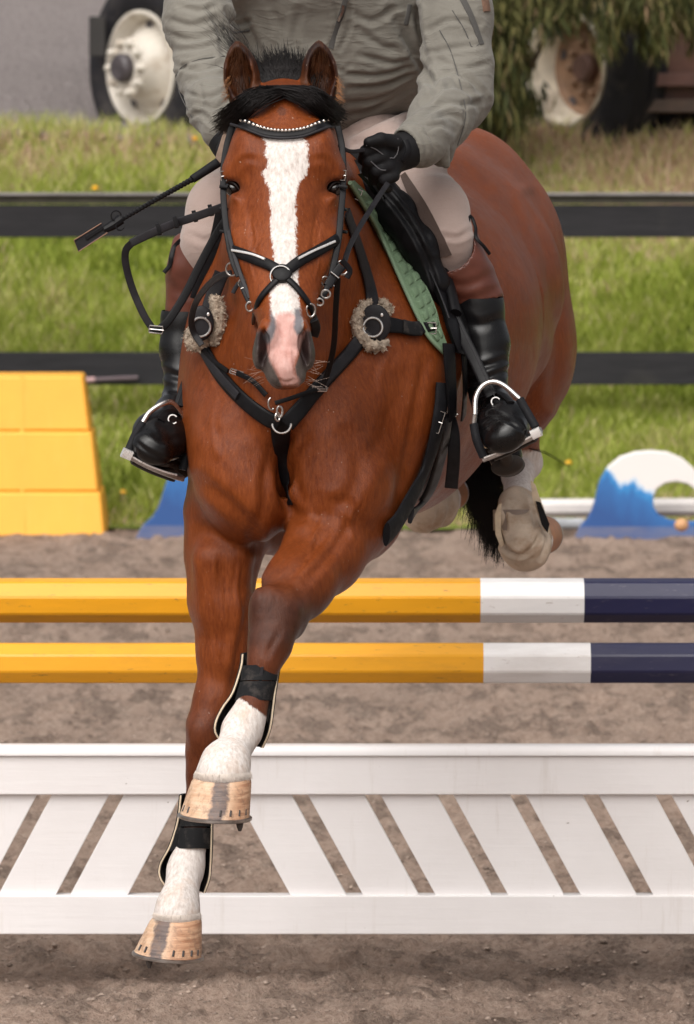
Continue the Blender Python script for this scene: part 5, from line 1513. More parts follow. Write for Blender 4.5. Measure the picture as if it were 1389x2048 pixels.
# turned cuffs
for st_ in ([(846, 262, 12.055), (830, 288, 12.035), (812, 300, 12.02)],):
    F2 = Field(grid_axis(P(780, 0, 12).x, P(905, 0, 12).x, 0.003), grid_axis(11.93, 12.2, 0.003), grid_axis(P(0, 350, 12).z, P(0, 225, 12).z, 0.003))
    F2.chain([stp(850, 276, 12.07, 47), stp(826, 291, 12.035, 45)], 0.01)
    F2.cone(P(880, 300, 12.08), P(893, 328, 12.09), R(20, 12.1), R(9, 12.1), 0.02)
    F2.cone(P(838, 286, 12.05), P(790, 306, 12.0), R(34, 12), R(38, 12), 0.008, 'carve')
    make(F2, 'cuff', M['jacket'], rider, [([(820, 255), (838, 262), (852, 290), (850, 325)], 2, 4), ([(850, 262), (872, 290), (876, 325)], 2.5, 4)], 1, 0.002)
# ---- breeches
F = Field(grid_axis(P(345, 0, 12.4).x, P(965, 0, 12.4).x, 0.0055), grid_axis(12.05, 13.05, 0.0065), grid_axis(P(0, 620, 12.2).z, P(0, 150, 12.6).z, 0.0055))
F.chain([stp(688, 200, 12.72, 118, 1.3), stp(690, 290, 12.80, 120, 1.5)], 0.05, (1, 0, 0))
F.chain([stp(735, 275, 12.70, 96), stp(800, 345, 12.48, 88), stp(870, 425, 12.26, 65), stp(890, 478, 12.22, 51), stp(905, 560, 12.27, 50), stp(925, 600, 12.27, 44)], 0.03)
F.chain([stp(620, 275, 12.70, 92), stp(520, 345, 12.48, 84), stp(446, 420, 12.26, 68), stp(428, 490, 12.22, 63), stp(400, 560, 12.27, 50), stp(385, 610, 12.27, 44)], 0.03)
BC = [([(700, 268), (780, 230), (850, 195)], 9.0, 6.0), ([(695, 248), (765, 214), (845, 176)], 9.0, 6.0), ([(715, 290), (790, 255), (860, 225)], 9.0, 6.0), ([(820, 170), (850, 200), (880, 240)], 7.2, 6.0),
      ([(770, 330), (800, 300), (850, 270)], 5.4, 7.0), ([(860, 340), (900, 345), (930, 360)], 3.6, 6.0), ([(880, 470), (915, 475), (940, 462)], 5.4, 5.0), ([(400, 300), (420, 330), (440, 335)], 5.4, 6.0),
      ([(380, 470), (410, 480), (440, 470)], 3.6, 6.0)]
br, BV_, BQ_ = make(F, 'breeches', M['breeches'], rider, BC, 2, 0.0012)
# knee patch on the inside of the leg, against the saddle
BB = BVHTree.FromPolygons(BV_.tolist(), BQ_.tolist())
def patch(name, left, right, n_v, n_u, off, thick, mat, parent, bv, ymin=None):
    """sheet of given thickness laid on a surface between two pixel curves"""
    A, B = catmull(left, n_v), catmull(right, n_v); rows = []
    for a, b in zip(A, B):
        L, N = on([tuple(a), tuple(b)], n_u, 0.0, bv, 0, ymin); rows.append((L, N))
    Yg = np.array([[p.y for p in L] for L, N in rows])
    for _ in range(3):
        Yp = np.pad(Yg, 1, mode='edge'); Yg = (Yp[1:-1, 1:-1] * 2 + Yp[:-2, 1:-1] + Yp[2:, 1:-1] + Yp[1:-1, :-2] + Yp[1:-1, 2:]) / 6
    top = []
    for i, (a, b) in enumerate(zip(A, B)):
        for j in range(n_u):
            u = j / (n_u - 1); x = a[0] + (b[0] - a[0]) * u; y = a[1] + (b[1] - a[1]) * u
            nn = rows[i][1][j].lerp(Vector((0, -1, 0)), 0.35).normalized()
            top.append((P(x, y, Yg[i, j]), nn))
    nv = len(top); vs = [p + q * (off + thick) for p, q in top] + [p + q * off for p, q in top]
    fs = []
    for i in range(n_v - 1):
        for j in range(n_u - 1):
            a = i * n_u + j; q = (a, a + 1, a + n_u + 1, a + n_u); fs.append(q); fs.append(tuple(x + nv for x in q[::-1]))
    rim = [j for j in range(n_u)] + [i * n_u + n_u - 1 for i in range(1, n_v)] + [(n_v - 1) * n_u + j for j in range(n_u - 2, -1, -1)] + [i * n_u for i in range(n_v - 2, 0, -1)]
    for a, b in zip(rim, rim[1:] + rim[:1]): fs.append((b, a, a + nv, b + nv))
    mb = MB(); mb.add(vs, fs); o = mb.build(name, mat, None, angle=50)
    if parent is not None:
        o.parent = parent
        if parent.type == 'EMPTY' and parent.parent is None: o.matrix_parent_inverse = Matrix.Translation(-parent.location)
    return o, top
kp, _ = patch('knee_patch', [(802, 352), (826, 410), (852, 470), (874, 516)], [(812, 345), (852, 405), (882, 462), (904, 508)], 24, 10, 0.0015, 0.002, M['patch'], rider, BB)
# ---- boots
def boot(side):
    F = Field(grid_axis(P(240 if side < 0 else 860, 0, 12).x, P(470 if side < 0 else 1100, 0, 12).x, 0.0038), grid_axis(11.86, 12.42, 0.0045), grid_axis(P(0, 985, 12).z, P(0, 600 if side > 0 else 628, 12).z, 0.0038))
    if side > 0:
        F.chain([stp(942, 560, 12.25, 52), stp(955, 610, 12.25, 50), stp(970, 690, 12.24, 48), stp(972, 745, 12.22, 40), stp(978, 785, 12.20, 35), stp(986, 830, 12.17, 40)], 0.02)
        F.chain([stp(992, 815, 12.14, 38), stp(1004, 850, 12.04, 42, 1.22), stp(1012, 872, 11.98, 34, 1.35)], 0.03, Vector((1, 0, 0.42)))
        F.chain([stp(1000, 870, 12.2, 40), stp(1012, 912, 12.2, 34)], 0.03)
    else:
        F.chain([stp(382, 590, 12.25, 48), stp(372, 640, 12.25, 47), stp(366, 700, 12.24, 44), stp(368, 750, 12.22, 36), stp(362, 790, 12.20, 32), stp(352, 830, 12.17, 38)], 0.02)
        F.chain([stp(345, 828, 12.14, 38), stp(322, 872, 12.04, 42, 1.2), stp(306, 896, 11.98, 34, 1.3)], 0.03, Vector((1, 0, -0.42)))
        F.chain([stp(350, 880, 12.2, 40), stp(352, 925, 12.2, 32)], 0.03)
    X = lambda x: x
    if side > 0:
        cr = [([(925, 745), (960, 735), (1005, 722)], 4, 6), ([(930, 765), (970, 758), (1010, 742)], 4, 6), ([(945, 785), (975, 775), (1000, 765)], 3, 5), ([(955, 842), (990, 828), (1040, 850)], 2.5, 5), ([(960, 860), (1000, 838), (1055, 866)], 2, 3), ([(930, 640), (960, 650), (1000, 640)], 2, 8)]
    else:
        cr = [([(330, 745), (365, 752), (395, 740)], 4, 6), ([(330, 775), (365, 780), (392, 765)], 4, 6), ([(325, 850), (345, 880), (350, 915)], 3, 8), ([(268, 880), (300, 905), (345, 925)], 2, 4), ([(300, 862), (330, 880), (360, 875)], 2, 6)]
    o, V, Q = make(F, 'boot', M['boot_black'], rider, cr, 2, 0.0008)
    bv = BVHTree.FromPolygons(V.tolist(), Q.tolist())
    # brown top
    F = Field(grid_axis(P(300 if side < 0 else 850, 0, 12).x, P(470 if side < 0 else 1020, 0, 12).x, 0.0038), grid_axis(12.10, 12.42, 0.0045), grid_axis(P(0, 660, 12.2).z, P(0, 465, 12.2).z, 0.0038))
    if side > 0:
        F.chain([stp(898, 520, 12.235, 66), stp(930, 558, 12.25, 58), stp(958, 600, 12.25, 51)], 0.02)
        F.cone(P(938, 520, 12.22), P(945, 440, 12.24), R(24, 12.2), R(7, 12.2), 0.03)
        F.chain([stp(860, 455, 12.2, 70), stp(888, 488, 12.2, 60)], 0.0, None, 'carve')
        F.cone(P(885, 490, 12.235), P(890, 420, 12.2), R(58, 12.2), R(70, 12.2), 0.004, 'carve')
        F.ell(P(975, 660, 12.24), (.09, .09, .068), 0.002, (0, -12, 0), 'carve')
    else:
        F.chain([stp(408, 510, 12.235, 60), stp(392, 550, 12.25, 56), stp(378, 630, 12.25, 49)], 0.02)
        F.cone(P(366, 530, 12.22), P(357, 482, 12.24), R(22, 12.2), R(7, 12.2), 0.03)
        F.cone(P(425, 495, 12.235), P(432, 420, 12.2), R(56, 12.2), R(66, 12.2), 0.004, 'carve')
        F.ell(P(362, 686, 12.24), (.09, .09, .062), 0.002, (0, 10, 0), 'carve')
    t_, TV, TQ = make(F, 'boot_top', M['boot_brown'], None, [([(880, 560), (930, 570), (985, 550)], 2, 8), ([(880, 590), (930, 600), (985, 585)], 1.5, 8), ([(340, 570), (380, 590), (430, 575)], 2, 8)], 2, 0.001)
    t_.parent = o
    # pull loops / strap at the top
    mb = MB()
    if side > 0:
        mb.sweep([Vector(p) for p in catmull([P(936, 470, 12.2), P(938, 436, 12.22), P(944, 434, 12.23), P(952, 455, 12.22), P(953, 475, 12.2), P(968, 492, 12.2), P(980, 508, 12.21)], 20)], 0.007, 0.003, nrm=Vector((0.2, -1, 0)), flat=True)
    else:
        mb.sweep([Vector(p) for p in catmull([P(362, 480, 12.2), P(350, 492, 12.21), P(343, 512, 12.2), P(340, 530, 12.2), P(328, 545, 12.2)], 16)], 0.009, 0.003, nrm=Vector((-0.2, -1, 0)), flat=True)
    s_ = mb.build('pull_loop', M['leather'], None); s_.parent = o
    # ankle strap and buckle
    pts = [(946, 800), (975, 790), (1004, 790), (1022, 806)] if side > 0 else [(322, 842), (335, 826), (355, 826), (372, 834)]
    L, N = on(pts, bv=bv, off=0.002, smooth=2)
    mb = MB(); mb.sweep(L, 0.016, 0.005, nrm=N, flat=True); s_ = mb.build('spur_strap', M['leather'], None); s_.parent = o
    bx, by = (992, 803) if side > 0 else (346, 838)
    h, nn = hit(bx, by, bv)
    mb = MB(); mb.ring((h or P(bx, by, 12.08)) + Vector((0, -0.008, 0)), 0.009, 0.0017, (0.1, -1, 0.2), 16, 0.6, 5.6); s_ = mb.build('buckle', M['silver_trim'], None); s_.parent = o
    # sole
    F = Field(grid_axis(P(235 if side < 0 else 930, 0, 12).x, P(420 if side < 0 else 1110, 0, 12).x, 0.0036), grid_axis(11.85, 12.4, 0.005), grid_axis(P(0, 995, 12).z, P(0, 820, 12).z, 0.0036))
    if side > 0:
        F.chain([stp(1006, 882, 12.06, 9, 4.8), stp(1012, 890, 11.98, 9, 4.4)], 0.004, Vector((1, 0, 0.46)))
        F.cone(P(1008, 888, 12.06), P(1015, 925, 12.17), 0.012, 0.014, 0.004)
        F.chain([stp(1015, 930, 12.17, 20, 1.7), stp(1020, 934, 12.24, 20, 1.6)], 0.004, Vector((1, 0, 0.25)))
    else:
        F.chain([stp(310, 912, 12.06, 9, 4.8), stp(304, 918, 11.98, 9, 4.4)], 0.004, Vector((1, 0, -0.42)))
        F.cone(P(312, 914, 12.06), P(354, 934, 12.17), 0.012, 0.014, 0.004)
        F.chain([stp(354, 938, 12.17, 18, 1.6), stp(354, 940, 12.24, 18, 1.5)], 0.004, Vector((1, 0, -0.25)))
    s_, _, _ = make(F, 'sole', M['sole'], None, None, 1); s_.parent = o
    return o
boot(-1); boot(1)
# ---- gloved hands
def hand(name, wrist, palm, mcp0, mcp1, pdir, fold, thumb, r_px, box):
    x0, x1, y0, y1, Y0, Y1 = box
    F = Field(grid_axis(P(x0, 0, 12).x, P(x1, 0, 12).x, 0.0025), grid_axis(Y0, Y1, 0.0027), grid_axis(P(0, y1, 12).z, P(0, y0, 12).z, 0.0025))
    F.chain([stp(*wrist, 33), stp((wrist[0] + palm[0]) / 2, (wrist[1] + palm[1]) / 2, (wrist[2] + palm[2]) / 2, 33), stp(*palm, 36)], 0.02)
    for i, (ls, rr) in enumerate(((1.0, 1.0), (1.12, 1.02), (1.02, 0.97), (0.82, 0.85))):
        u = i / 3.0; m_ = [mcp0[k] + (mcp1[k] - mcp0[k]) * u for k in range(3)]
        p1 = [m_[0] + pdir[0] * ls, m_[1] + pdir[1] * ls, m_[2] + pdir[2]]
        p2 = [p1[0] + fold[0][0] * ls, p1[1] + fold[0][1] * ls, p1[2] + fold[0][2]]
        p3 = [p2[0] + fold[1][0] * ls, p2[1] + fold[1][1] * ls, p2[2] + fold[1][2]]
        F.chain([stp(palm[0] * .6 + m_[0] * .4, palm[1] * .6 + m_[1] * .4, palm[2], 18), stp(*m_, r_px * rr * 1.1)], 0.012)
        F.chain([stp(*m_, r_px * rr * 1.1), stp(*p1, r_px * rr), stp(*p2, r_px * rr * .92), stp(*p3, r_px * rr * .85)], 0.0035)
    F.chain([stp(*thumb[0], 17), stp(*thumb[1], 13), stp(*thumb[2], 11)], 0.006)
    o, V, Q = make(F, name, M['glove'], rider, None, 1, 0.0008)
    return o, BVHTree.FromPolygons(V.tolist(), Q.tolist())
g1, g1b = hand('glove', (836, 292, 12.04), (786, 310, 12.0), (756, 292, 11.955), (788, 352, 11.96), (-24, 10, -0.01), ((-4, 16, 0.028), (16, 4, 0.022)), ((790, 285, 11.97), (762, 278, 11.945), (738, 284, 11.935)), 12.5, (690, 870, 235, 395, 11.86, 12.14))
g2_, g2b = hand('glove', (444, 262, 12.06), (462, 292, 12.03), (452, 285, 11.99), (470, 325, 11.99), (-8, 14, -0.01), ((4, 14, 0.025), (12, -2, 0.02)), ((470, 280, 12.0), (460, 296, 11.97), (452, 308, 11.96)), 12.0, (415, 520, 235, 365, 11.9, 12.15))
m_seam = simple('grey_stitching', (0.10, 0.095, 0.10), 0.7)
for pts in ([(733, 290), (752, 298), (772, 312), (788, 316), (797, 300), (796, 276)], [(742, 322), (760, 338), (772, 340)]):
    L, N = on(pts, bv=g1b, off=0.0004, smooth=1); mb = MB(); mb.sweep(L, 0.0022, 0.0016, nrm=N); s_ = mb.build('seam', m_seam, None); s_.parent = g1
L, N = on([(812, 280), (818, 300), (806, 322)], bv=g1b, off=0.001); mb = MB(); mb.sweep(L, 0.012, 0.003, nrm=N, flat=True); s_ = mb.build('wrist_tab', M['leather'], None); s_.parent = g1
mb = MB(); mb.ball(P(831, 305, 12.0), (0.007, 0.008, 0.008), 8); s_ = mb.build('wrist_skin', M['skin'], rider)
# ---- head, above the picture
F = Field(grid_axis(-0.22, 0.16, 0.005), grid_axis(12.12, 12.62, 0.005), grid_axis(P(0, -300, 12.4).z, P(0, -640, 12.4).z, 0.005))
F.chain([stp(658, -290, 12.42, 58), stp(658, -370, 12.40, 56), stp(656, -400, 12.38, 60)], 0.02)
F.ell(P(656, -460, 12.37), (.074, .098, .115), 0.02); F.ell(P(656, -420, 12.31), (.05, .05, .06), 0.03)
F.cone(P(656, -458, 12.272), P(656, -436, 12.252), .010, .015, 0.012)
F.ell(P(656, -408, 12.27), (.024, .012, .006), 0.006); F.ell(P(656, -399, 12.272), (.022, .012, .006), 0.006)
for s in (-1, 1):
    F.ell(P(656 + s * 30, -462, 12.27), (.014, .012, .010), 0.008, None, 'carve'); F.ell(P(656 + s * 74, -452, 12.38), (.010, .02, .03), 0.008)
    mb = MB(); mb.ball(P(656 + s * 30, -462, 12.288), 0.012, 8); mb.build('eye', m_eye, rider)
make(F, 'head', M['skin'], rider, None, 2)
F = Field(grid_axis(-0.22, 0.16, 0.005), grid_axis(12.12, 12.62, 0.005), grid_axis(P(0, -440, 12.4).z, P(0, -660, 12.4).z, 0.005))
F.ell(P(656, -500, 12.39), (.098, .13, .105), 0.01); F.ell(P(656, -484, 12.27), (.075, .07, .014), 0.02); F.ell(P(656, -430, 12.36), (.082, .115, .07), 0.006, None, 'carve')
make(F, 'riding_helmet', M['boot_black'], rider, None, 2)
# ================================================================== TACK
def strap(name, pts, w_px, mat, parent, off=0.004, th=0.004, n=None, bv=None, smooth=2, ymin=None, flat=True, dY=0.0, taper=None):
    """pts: (px,py) laid on the horse, or (px,py,Y) standing free"""
    if len(pts[0]) == 3:
        A = catmull(pts, n or max(8, int(len(pts) * 8))); L = [P(*a) for a in A]; N = [Vector((0, -1, 0.05))] * len(L)
    else:
        L, N = on(pts, n, off, bv, smooth, ymin, dY)
    Ym = L[len(L) // 2].y; w = R(w_px, Ym)
    if taper: w = [R(taper[0] + (taper[1] - taper[0]) * i / (len(L) - 1), Ym) for i in range(len(L))]
    mb = MB(); mb.sweep(L, w, th, nrm=N, nsec=12, flat=flat)
    o = mb.build(name, mat, None, angle=60); kid(o, parent); return o, L, N
def kid(o, parent):
    o.parent = parent
    if parent.type == 'EMPTY' and parent.parent is None: o.matrix_parent_inverse = Matrix.Translation(-parent.location)
    return o
def ringp(name, px, py, rpx, tpx, parent, Y=None, nrm=(0, -1, 0.1), mat=None, off=0.008, a0=0, a1=2 * PI, ry=None, bv=None):
    h = P(px, py, Y) if Y else None
    if h is None:
        h, nn = hit(px, py, bv)
        h = (h if h is not None else P(px, py, 11.9)) + Vector((0, -off, 0))
    mb = MB(); mb.ring(h, R(rpx, h.y), R(tpx, h.y), nrm, 30, a0, a1, R(ry, h.y) if ry else None)
    return kid(mb.build(name, mat or M['steel'], None), parent)
def buckle(px, py, w, hgt, parent, ang=0, Y=None, off=0.008, bv=None):
    h = P(px, py, Y) if Y else None
    if h is None:
        h, nn = hit(px, py, bv); h = (h if h is not None else P(px, py, 12.0)) + Vector((0, -off, 0))
    c, s = math.cos(math.radians(ang)), math.sin(math.radians(ang)); a, b = R(w, h.y) / 2, R(hgt, h.y) / 2
    def q(x, z): return h + Vector((x * c - z * s, 0, x * s + z * c))
    loop = [(-a, -b), (a, -b), (a * 1.05, 0), (a, b), (-a, b), (-a * 1.05, 0), (-a, -b)]
    mb = MB(); mb.sweep([q(*p) for p in loop], 0.0032, nsec=8); mb.sweep([q(-a, 0), q(a * 1.2, 0) + Vector((0, -0.003, 0))], 0.0022, nsec=6)
    return kid(mb.build('buckle', M['steel'], None), parent)

# ---- bridle
bridle = thing('bridle', 'black leather bridle with jewelled browband and crossed noseband on the horse head', 'bridle', (-0.12, 11.65, 1.9))
bb, L, N = strap('browband', [(467, 242), (485, 247), (508, 257), (535, 266), (570, 269), (606, 265), (636, 254), (655, 247), (673, 247)], 25, M['leather'], bridle, 0.004, 0.009, n=44, flat=False)
_, L, N = strap('browband_edge', [(467, 252), (485, 258), (508, 268), (535, 277), (570, 280), (606, 276), (636, 265), (655, 257), (675, 258)], 6, M['leather_worn'], bridle, 0.007, 0.006, n=44, flat=False)
cl, cn = on([(474, 243), (490, 247), (510, 256), (537, 264), (570, 267), (606, 263), (634, 253), (654, 245), (671, 246)], 29, 0.0102, smooth=2)
cme = None
for i, (p, q) in enumerate(zip(cl, cn)):
    if cme is None:
        mb = MB(); mb.ball((0, 0, 0), 0.0035, 5); o = mb.build('crystal', M['crystal'], None, False); cme = o.data
    else: o = bpy.data.objects.new('crystal', cme); COL.objects.link(o)
    o.location = p; o.parent = bb
strap('crownpiece', [(468, 240), (478, 205, ), (500, 190)], 16, M['leather'], bridle, 0.006)
strap('crownpiece', [(672, 244), (664, 215), (640, 192)], 16, M['leather'], bridle, 0.006)
strap('cheekpiece', [(465, 250, 11.70), (454, 290, 11.69), (448, 330, 11.665), (447, 380, 11.63), (450, 430, 11.60), (456, 475, 11.575), (466, 520, 11.55), (478, 552, 11.535)], 13, M['leather'], bridle, th=0.004)
strap('cheekpiece', [(676, 252, 11.70), (684, 290, 11.69), (687, 335, 11.665), (686, 385, 11.63), (682, 430, 11.60), (678, 475, 11.575), (670, 520, 11.55), (662, 556, 11.535)], 13, M['leather'], bridle, th=0.004)
strap('cheekpiece', [(452, 440, 11.60), (466, 500, 11.552), (484, 556, 11.52), (500, 596, 11.50)], 9, M['leather_worn'], bridle, th=0.004)
buckle(447, 352, 10, 20, bridle, 8, 11.642); buckle(686, 350, 10, 20, bridle, -8, 11.642)
for k in range(3):
    strap('keeper', [(440, 372 + 45 * k, 11.63 - .012 * k), (456, 374 + 45 * k, 11.625 - .012 * k)], 7, M['leather'], bridle, th=0.006, n=6)
    strap('keeper', [(678, 372 + 45 * k, 11.63 - .012 * k), (695, 374 + 45 * k, 11.625 - .012 * k)], 7, M['leather'], bridle, th=0.006, n=6)
nb = strap('noseband', [(462, 496), (480, 505), (510, 518), (538, 530), (560, 543)], 23, M['leather'], bridle, 0.005, 0.010, flat=False)[0]
strap('silver_piping', [(472, 501), (490, 506), (515, 513), (534, 521)], 5, M['silver_trim'], nb, 0.011, 0.004)
nb = strap('noseband', [(672, 478), (655, 490), (630, 505), (600, 522), (574, 543)], 23, M['leather'], bridle, 0.005, 0.010, flat=False)[0]
strap('silver_piping', [(664, 484), (645, 494), (618, 507), (594, 520)], 5, M['silver_trim'], nb, 0.011, 0.004)
strap('drop_strap', [(566, 552), (545, 572), (526, 594), (515, 618), (510, 645)], 14, M['leather'], bridle, 0.006, 0.008, flat=False)
strap('drop_strap', [(566, 552), (588, 572), (606, 595), (619, 618), (627, 642)], 14, M['leather'], bridle, 0.006, 0.008, flat=False)
h, nn = hit(565, 549)
T = Matrix.Translation(h + nn * 0.008) @ nn.to_track_quat('Z', 'Y').to_matrix().to_4x4()
mb = MB(); mb.lathe([(0.0, 0.0045), (0.014, 0.004), (0.018, 0.002), (0.0195, -0.001), (0.0195, -0.008)], 28, T); kid(mb.build('nose_disc', M['leather'], None), bridle)
ringp('disc_ring', 562, 552, 21, 2.0, bridle, None, (0, -1, 0.15), off=0.007)
ringp('drop_ring', 622, 620, 9, 2, bridle, None, (0.3, -1, 0), off=0.012, ry=13)
strap('chin_strap', [(627, 640, 11.46), (632, 655, 11.48), (628, 670, 11.50)], 20, M['leather'], bridle, th=0.008, n=8)
# bit
bit = thing('bit', 'steel loose ring bit with leather clips at the horse mouth', 'bit', P(575, 650, 11.5))
ringp('bit_ring', 464, 538, 13, 1.8, bit, 11.56, (-0.5, -1, 0)); ringp('bit_ring', 685, 535, 14, 1.8, bit, 11.56, (0.5, -1, 0))
ringp('bit_ring', 485, 566, 8, 1.7, bit, 11.53, (-0.4, -1, 0)); ringp('bit_ring', 651, 562, 9, 1.7, bit, 11.53, (0.4, -1, 0))
strap('leather_clip', [(482, 564, 11.52), (490, 585, 11.51), (500, 606, 11.50)], 11, M['leather'], bit, th=0.006, n=8)
strap('leather_clip', [(684, 532, 11.54), (668, 552, 11.53), (656, 572, 11.52)], 19, M['leather'], bit, th=0.007, n=8)
strap('leather_clip', [(656, 572, 11.52), (648, 590, 11.51), (640, 600, 11.50)], 12, M['leather'], bit, th=0.006, n=8)
for i in range(3): strap('steel_band', [(482 + i * 5, 577 + i * 8, 11.512), (494 + i * 5, 573 + i * 8, 11.512)], 2.5, M['steel'], bit, th=0.006, n=5)
for i in range(2): strap('steel_band', [(662 - i * 9, 543 + i * 16, 11.525), (678 - i * 9, 556 + i * 16, 11.525)], 3, M['steel'], bit, th=0.006, n=5)
ringp('bit_hook', 500, 613, 7.5, 2, bit, 11.49, (0, -1, 0), ry=9); ringp('bit_hook', 652, 588, 9, 2, bit, 11.50, (0, -1, 0), ry=8); ringp('bit_hook', 640, 604, 7, 1.8, bit, 11.49, (0, -1, 0))
strap('leather_tongue', [(684, 520, 11.54), (700, 540, 11.545), (694, 556, 11.545)], 12, M['leather'], bit, th=0.005, n=8)
strap('leather_tongue', [(478, 565, 11.55), (470, 578, 11.55), (466, 586, 11.55)], 9, M['leather_worn'], bit, th=0.004, n=8)

# ---- reins
reins = thing('reins', 'black leather reins with stoppers looping out beside the horse neck', 'reins', P(400, 520, 11.9))
strap('rein_strap', [(450, 412, 11.80), (400, 430, 11.84), (340, 450, 11.88), (282, 476, 11.90), (262, 486, 11.90)], 17, M['leather_worn'], reins, th=0.006, n=30)
for x, y in ((422, 420), (390, 432), (352, 444), (318, 458)):
    mb = MB(); a = P(x - 4, y + 1, 11.855); b = P(x + 4, y - 1, 11.855); mb.sweep([a, b], 0.024, 0.014, nrm=Vector((0, -1, 0)), nsec=10, flat=True); kid(mb.build('rein_stop', M['leather'], None), reins)
strap('rein_strap', [(266, 484, 11.90), (252, 500, 11.91), (252, 530, 11.92), (266, 580, 11.93), (288, 630, 11.93), (306, 658, 11.93)], 15, M['leather_worn'], reins, th=0.004, n=30)
strap('rein_strap', [(318, 660, 11.93), (338, 640, 11.93), (370, 590, 11.94), (400, 530, 11.95), (432, 470, 11.96), (452, 440, 11.96)], 17, M['leather'], reins, th=0.004, n=30)
strap('buckle_loop', [(300, 658, 11.92), (326, 660, 11.92)], 13, M['leather'], reins, th=0.010, n=6)
buckle(312, 659, 26, 14, reins, -5, 11.915)
strap('rein_strap', [(463, 546, 11.56), (440, 552, 11.60), (415, 572, 11.68), (392, 605, 11.78), (383, 640, 11.84), (388, 665, 11.87), (404, 690, 11.86)], 13, M['leather_worn'], reins, th=0.004, n=36)
strap('rein_strap', [(776, 366, 11.93), (752, 402, 11.86), (722, 450, 11.76), (700, 492, 11.66), (688, 528, 11.575)], 11, M['leather_worn'], reins, th=0.004, n=30)
strap('rein_strap', [(678, 290, 11.88), (700, 302, 11.90), (725, 300, 11.93), (745, 298, 11.95)], 8, M['leather_worn'], reins, th=0.005, n=16)
strap('rein_strap', [(676, 556, 11.56), (672, 620, 11.62), (668, 690, 11.72), (656, 745, 11.78), (645, 772, 11.80)], 12, M['leather'], reins, th=0.004, n=26)

# ---- breastplate
bp = thing('breastplate', 'black leather breastplate with sheepskin pads and steel rings across the horse chest', 'breastplate', P(565, 800, 11.85))
strap('shoulder_strap', [(690, 425), (706, 470), (722, 520), (738, 575), (746, 625)], 30, M['leather_worn'], bp, 0.006, 0.006)
strap('shoulder_strap', [(444, 545, 12.0), (432, 575, 12.0), (420, 610, 11.99), (412, 640, 11.98)], 30, M['leather_worn'], bp, th=0.006)
def fleece_pad(cx, cy, rx, ry, a0, a1, wpx, Y, nrm):
    pts = []; 
    for i in range(15):
        a = math.radians(a0 + (a1 - a0) * i / 14); x, y = cx + rx * math.cos(a), cy - ry * math.sin(a)
        if Y: pts.append(P(x, y, Y))
        else:
            h, nn = hit(x, y); pts.append((h if h is not None else P(x, y, 12.1)) + Vector((0, -0.014, 0)))
    rr = [R(wpx, 12) * (0.75 + 0.25 * math.sin(PI * i / 14)) for i in range(15)]
    Vs = np.array([tuple(p) for p in pts]); lo, hi = Vs.min(0) - 0.04, Vs.max(0) + 0.04
    F = Field(grid_axis(lo[0], hi[0], 0.0028), grid_axis(lo[1], hi[1], 0.003), grid_axis(lo[2], hi[2], 0.0028))
    for i in range(14): F.cone(pts[i], pts[i + 1], rr[i] / 2, rr[i + 1] / 2, 0.006)
    V, Q = F.mesh(1); N = vnormals(V, Q)
    V = V + N * (vnoise2(V[:, 0] * 150, V[:, 2] * 150 + V[:, 1] * 90, 51) * 0.006 + vnoise2(V[:, 0] * 330, V[:, 2] * 330, 52) * 0.003)[:, None]
    o = kid(link('sheepskin_pad', mesh_np('sheepskin_pad', V, Q), M['fleece']), bp)
    # curly tufts standing off the pad
    r = random.Random(int(cx)); idx = [r.randrange(len(V)) for _ in range(520)]; VV = []; FF = []
    for k, i in enumerate(idx):
        if N[i][1] > 0.3: continue
        p = V[i]; q = p + N[i] * 0.0028 + np.array([r.gauss(0, .002), r.gauss(0, .001), r.gauss(0, .002)]); w = np.array([r.gauss(0, .0012), 0, r.gauss(0, .0012)])
        b = len(VV); VV += [p - w, p + w, q]; FF.append((b, b + 1, b + 2))
    f = kid(link('fleece_tufts', mesh_np('fleece_tufts', np.array(VV), np.array(FF)), M['fleece']), o); f.matrix_parent_inverse = Matrix.Identity(4); f['kind'] = 'stuff'
    return o
fleece_pad(752, 646, 36, 46, 115, 300, 23, None, None)
fleece_pad(756, 640, 26, 36, 30, 70, 16, None, None)
fleece_pad(424, 640, 14, 44, 70, -70, 27, 11.975, None)
fleece_pad(395, 655, 18, 32, 200, 320, 27, 11.98, None)
# leather shields behind the rings
for (x, y, w, hgt, Y) in ((750, 646, 33, 40, None), (403, 646, 26, 36, 11.95)):
    h = P(x, y, Y) if Y else hit(x, y)[0] + Vector((0, -0.026, 0))
    Ff = Field(grid_axis(h.x - .05, h.x + .05, .0025), grid_axis(h.y - .02, h.y + .02, .0025), grid_axis(h.z - .06, h.z + .06, .0025))
    Ff.ell(h, (R(w, 12), 0.006, R(hgt, 12)), 0.003); Ff.cone(h, h + Vector((0, 0, R(hgt, 12))), R(w * .8, 12) * .8, R(w * .6, 12) * .8, 0.01, 'add', (1, 0, 0), 1.0, 1.0) if False else None
    V, Q = Ff.mesh(1); kid(link('ring_shield', mesh_np('ring_shield', V, Q), M['leather_worn']), bp)
    ringp('ring', x + (-4 if x > 600 else -1), y + 8, 19, 2.6, bp, h.y - 0.010, (0.1, -1, 0.1))
    mb = MB(); mb.ball(h + Vector((R(14, 12), -0.007, R(18, 12))), (0.003, 0.002, 0.004), 6); kid(mb.build('rivet', M['silver_trim'], None), bp)
chy = 0.008
strap('chest_strap', [(398, 672), (420, 712), (450, 758), (490, 800), (530, 832), (558, 846)], 29, M['leather'], bp, 0.008, 0.008, n=40, taper=(26, 32))
strap('chest_strap', [(732, 668), (704, 700), (664, 742), (625, 785), (596, 822), (574, 848)], 29, M['leather'], bp, 0.008, 0.008, n=40, taper=(28, 34))
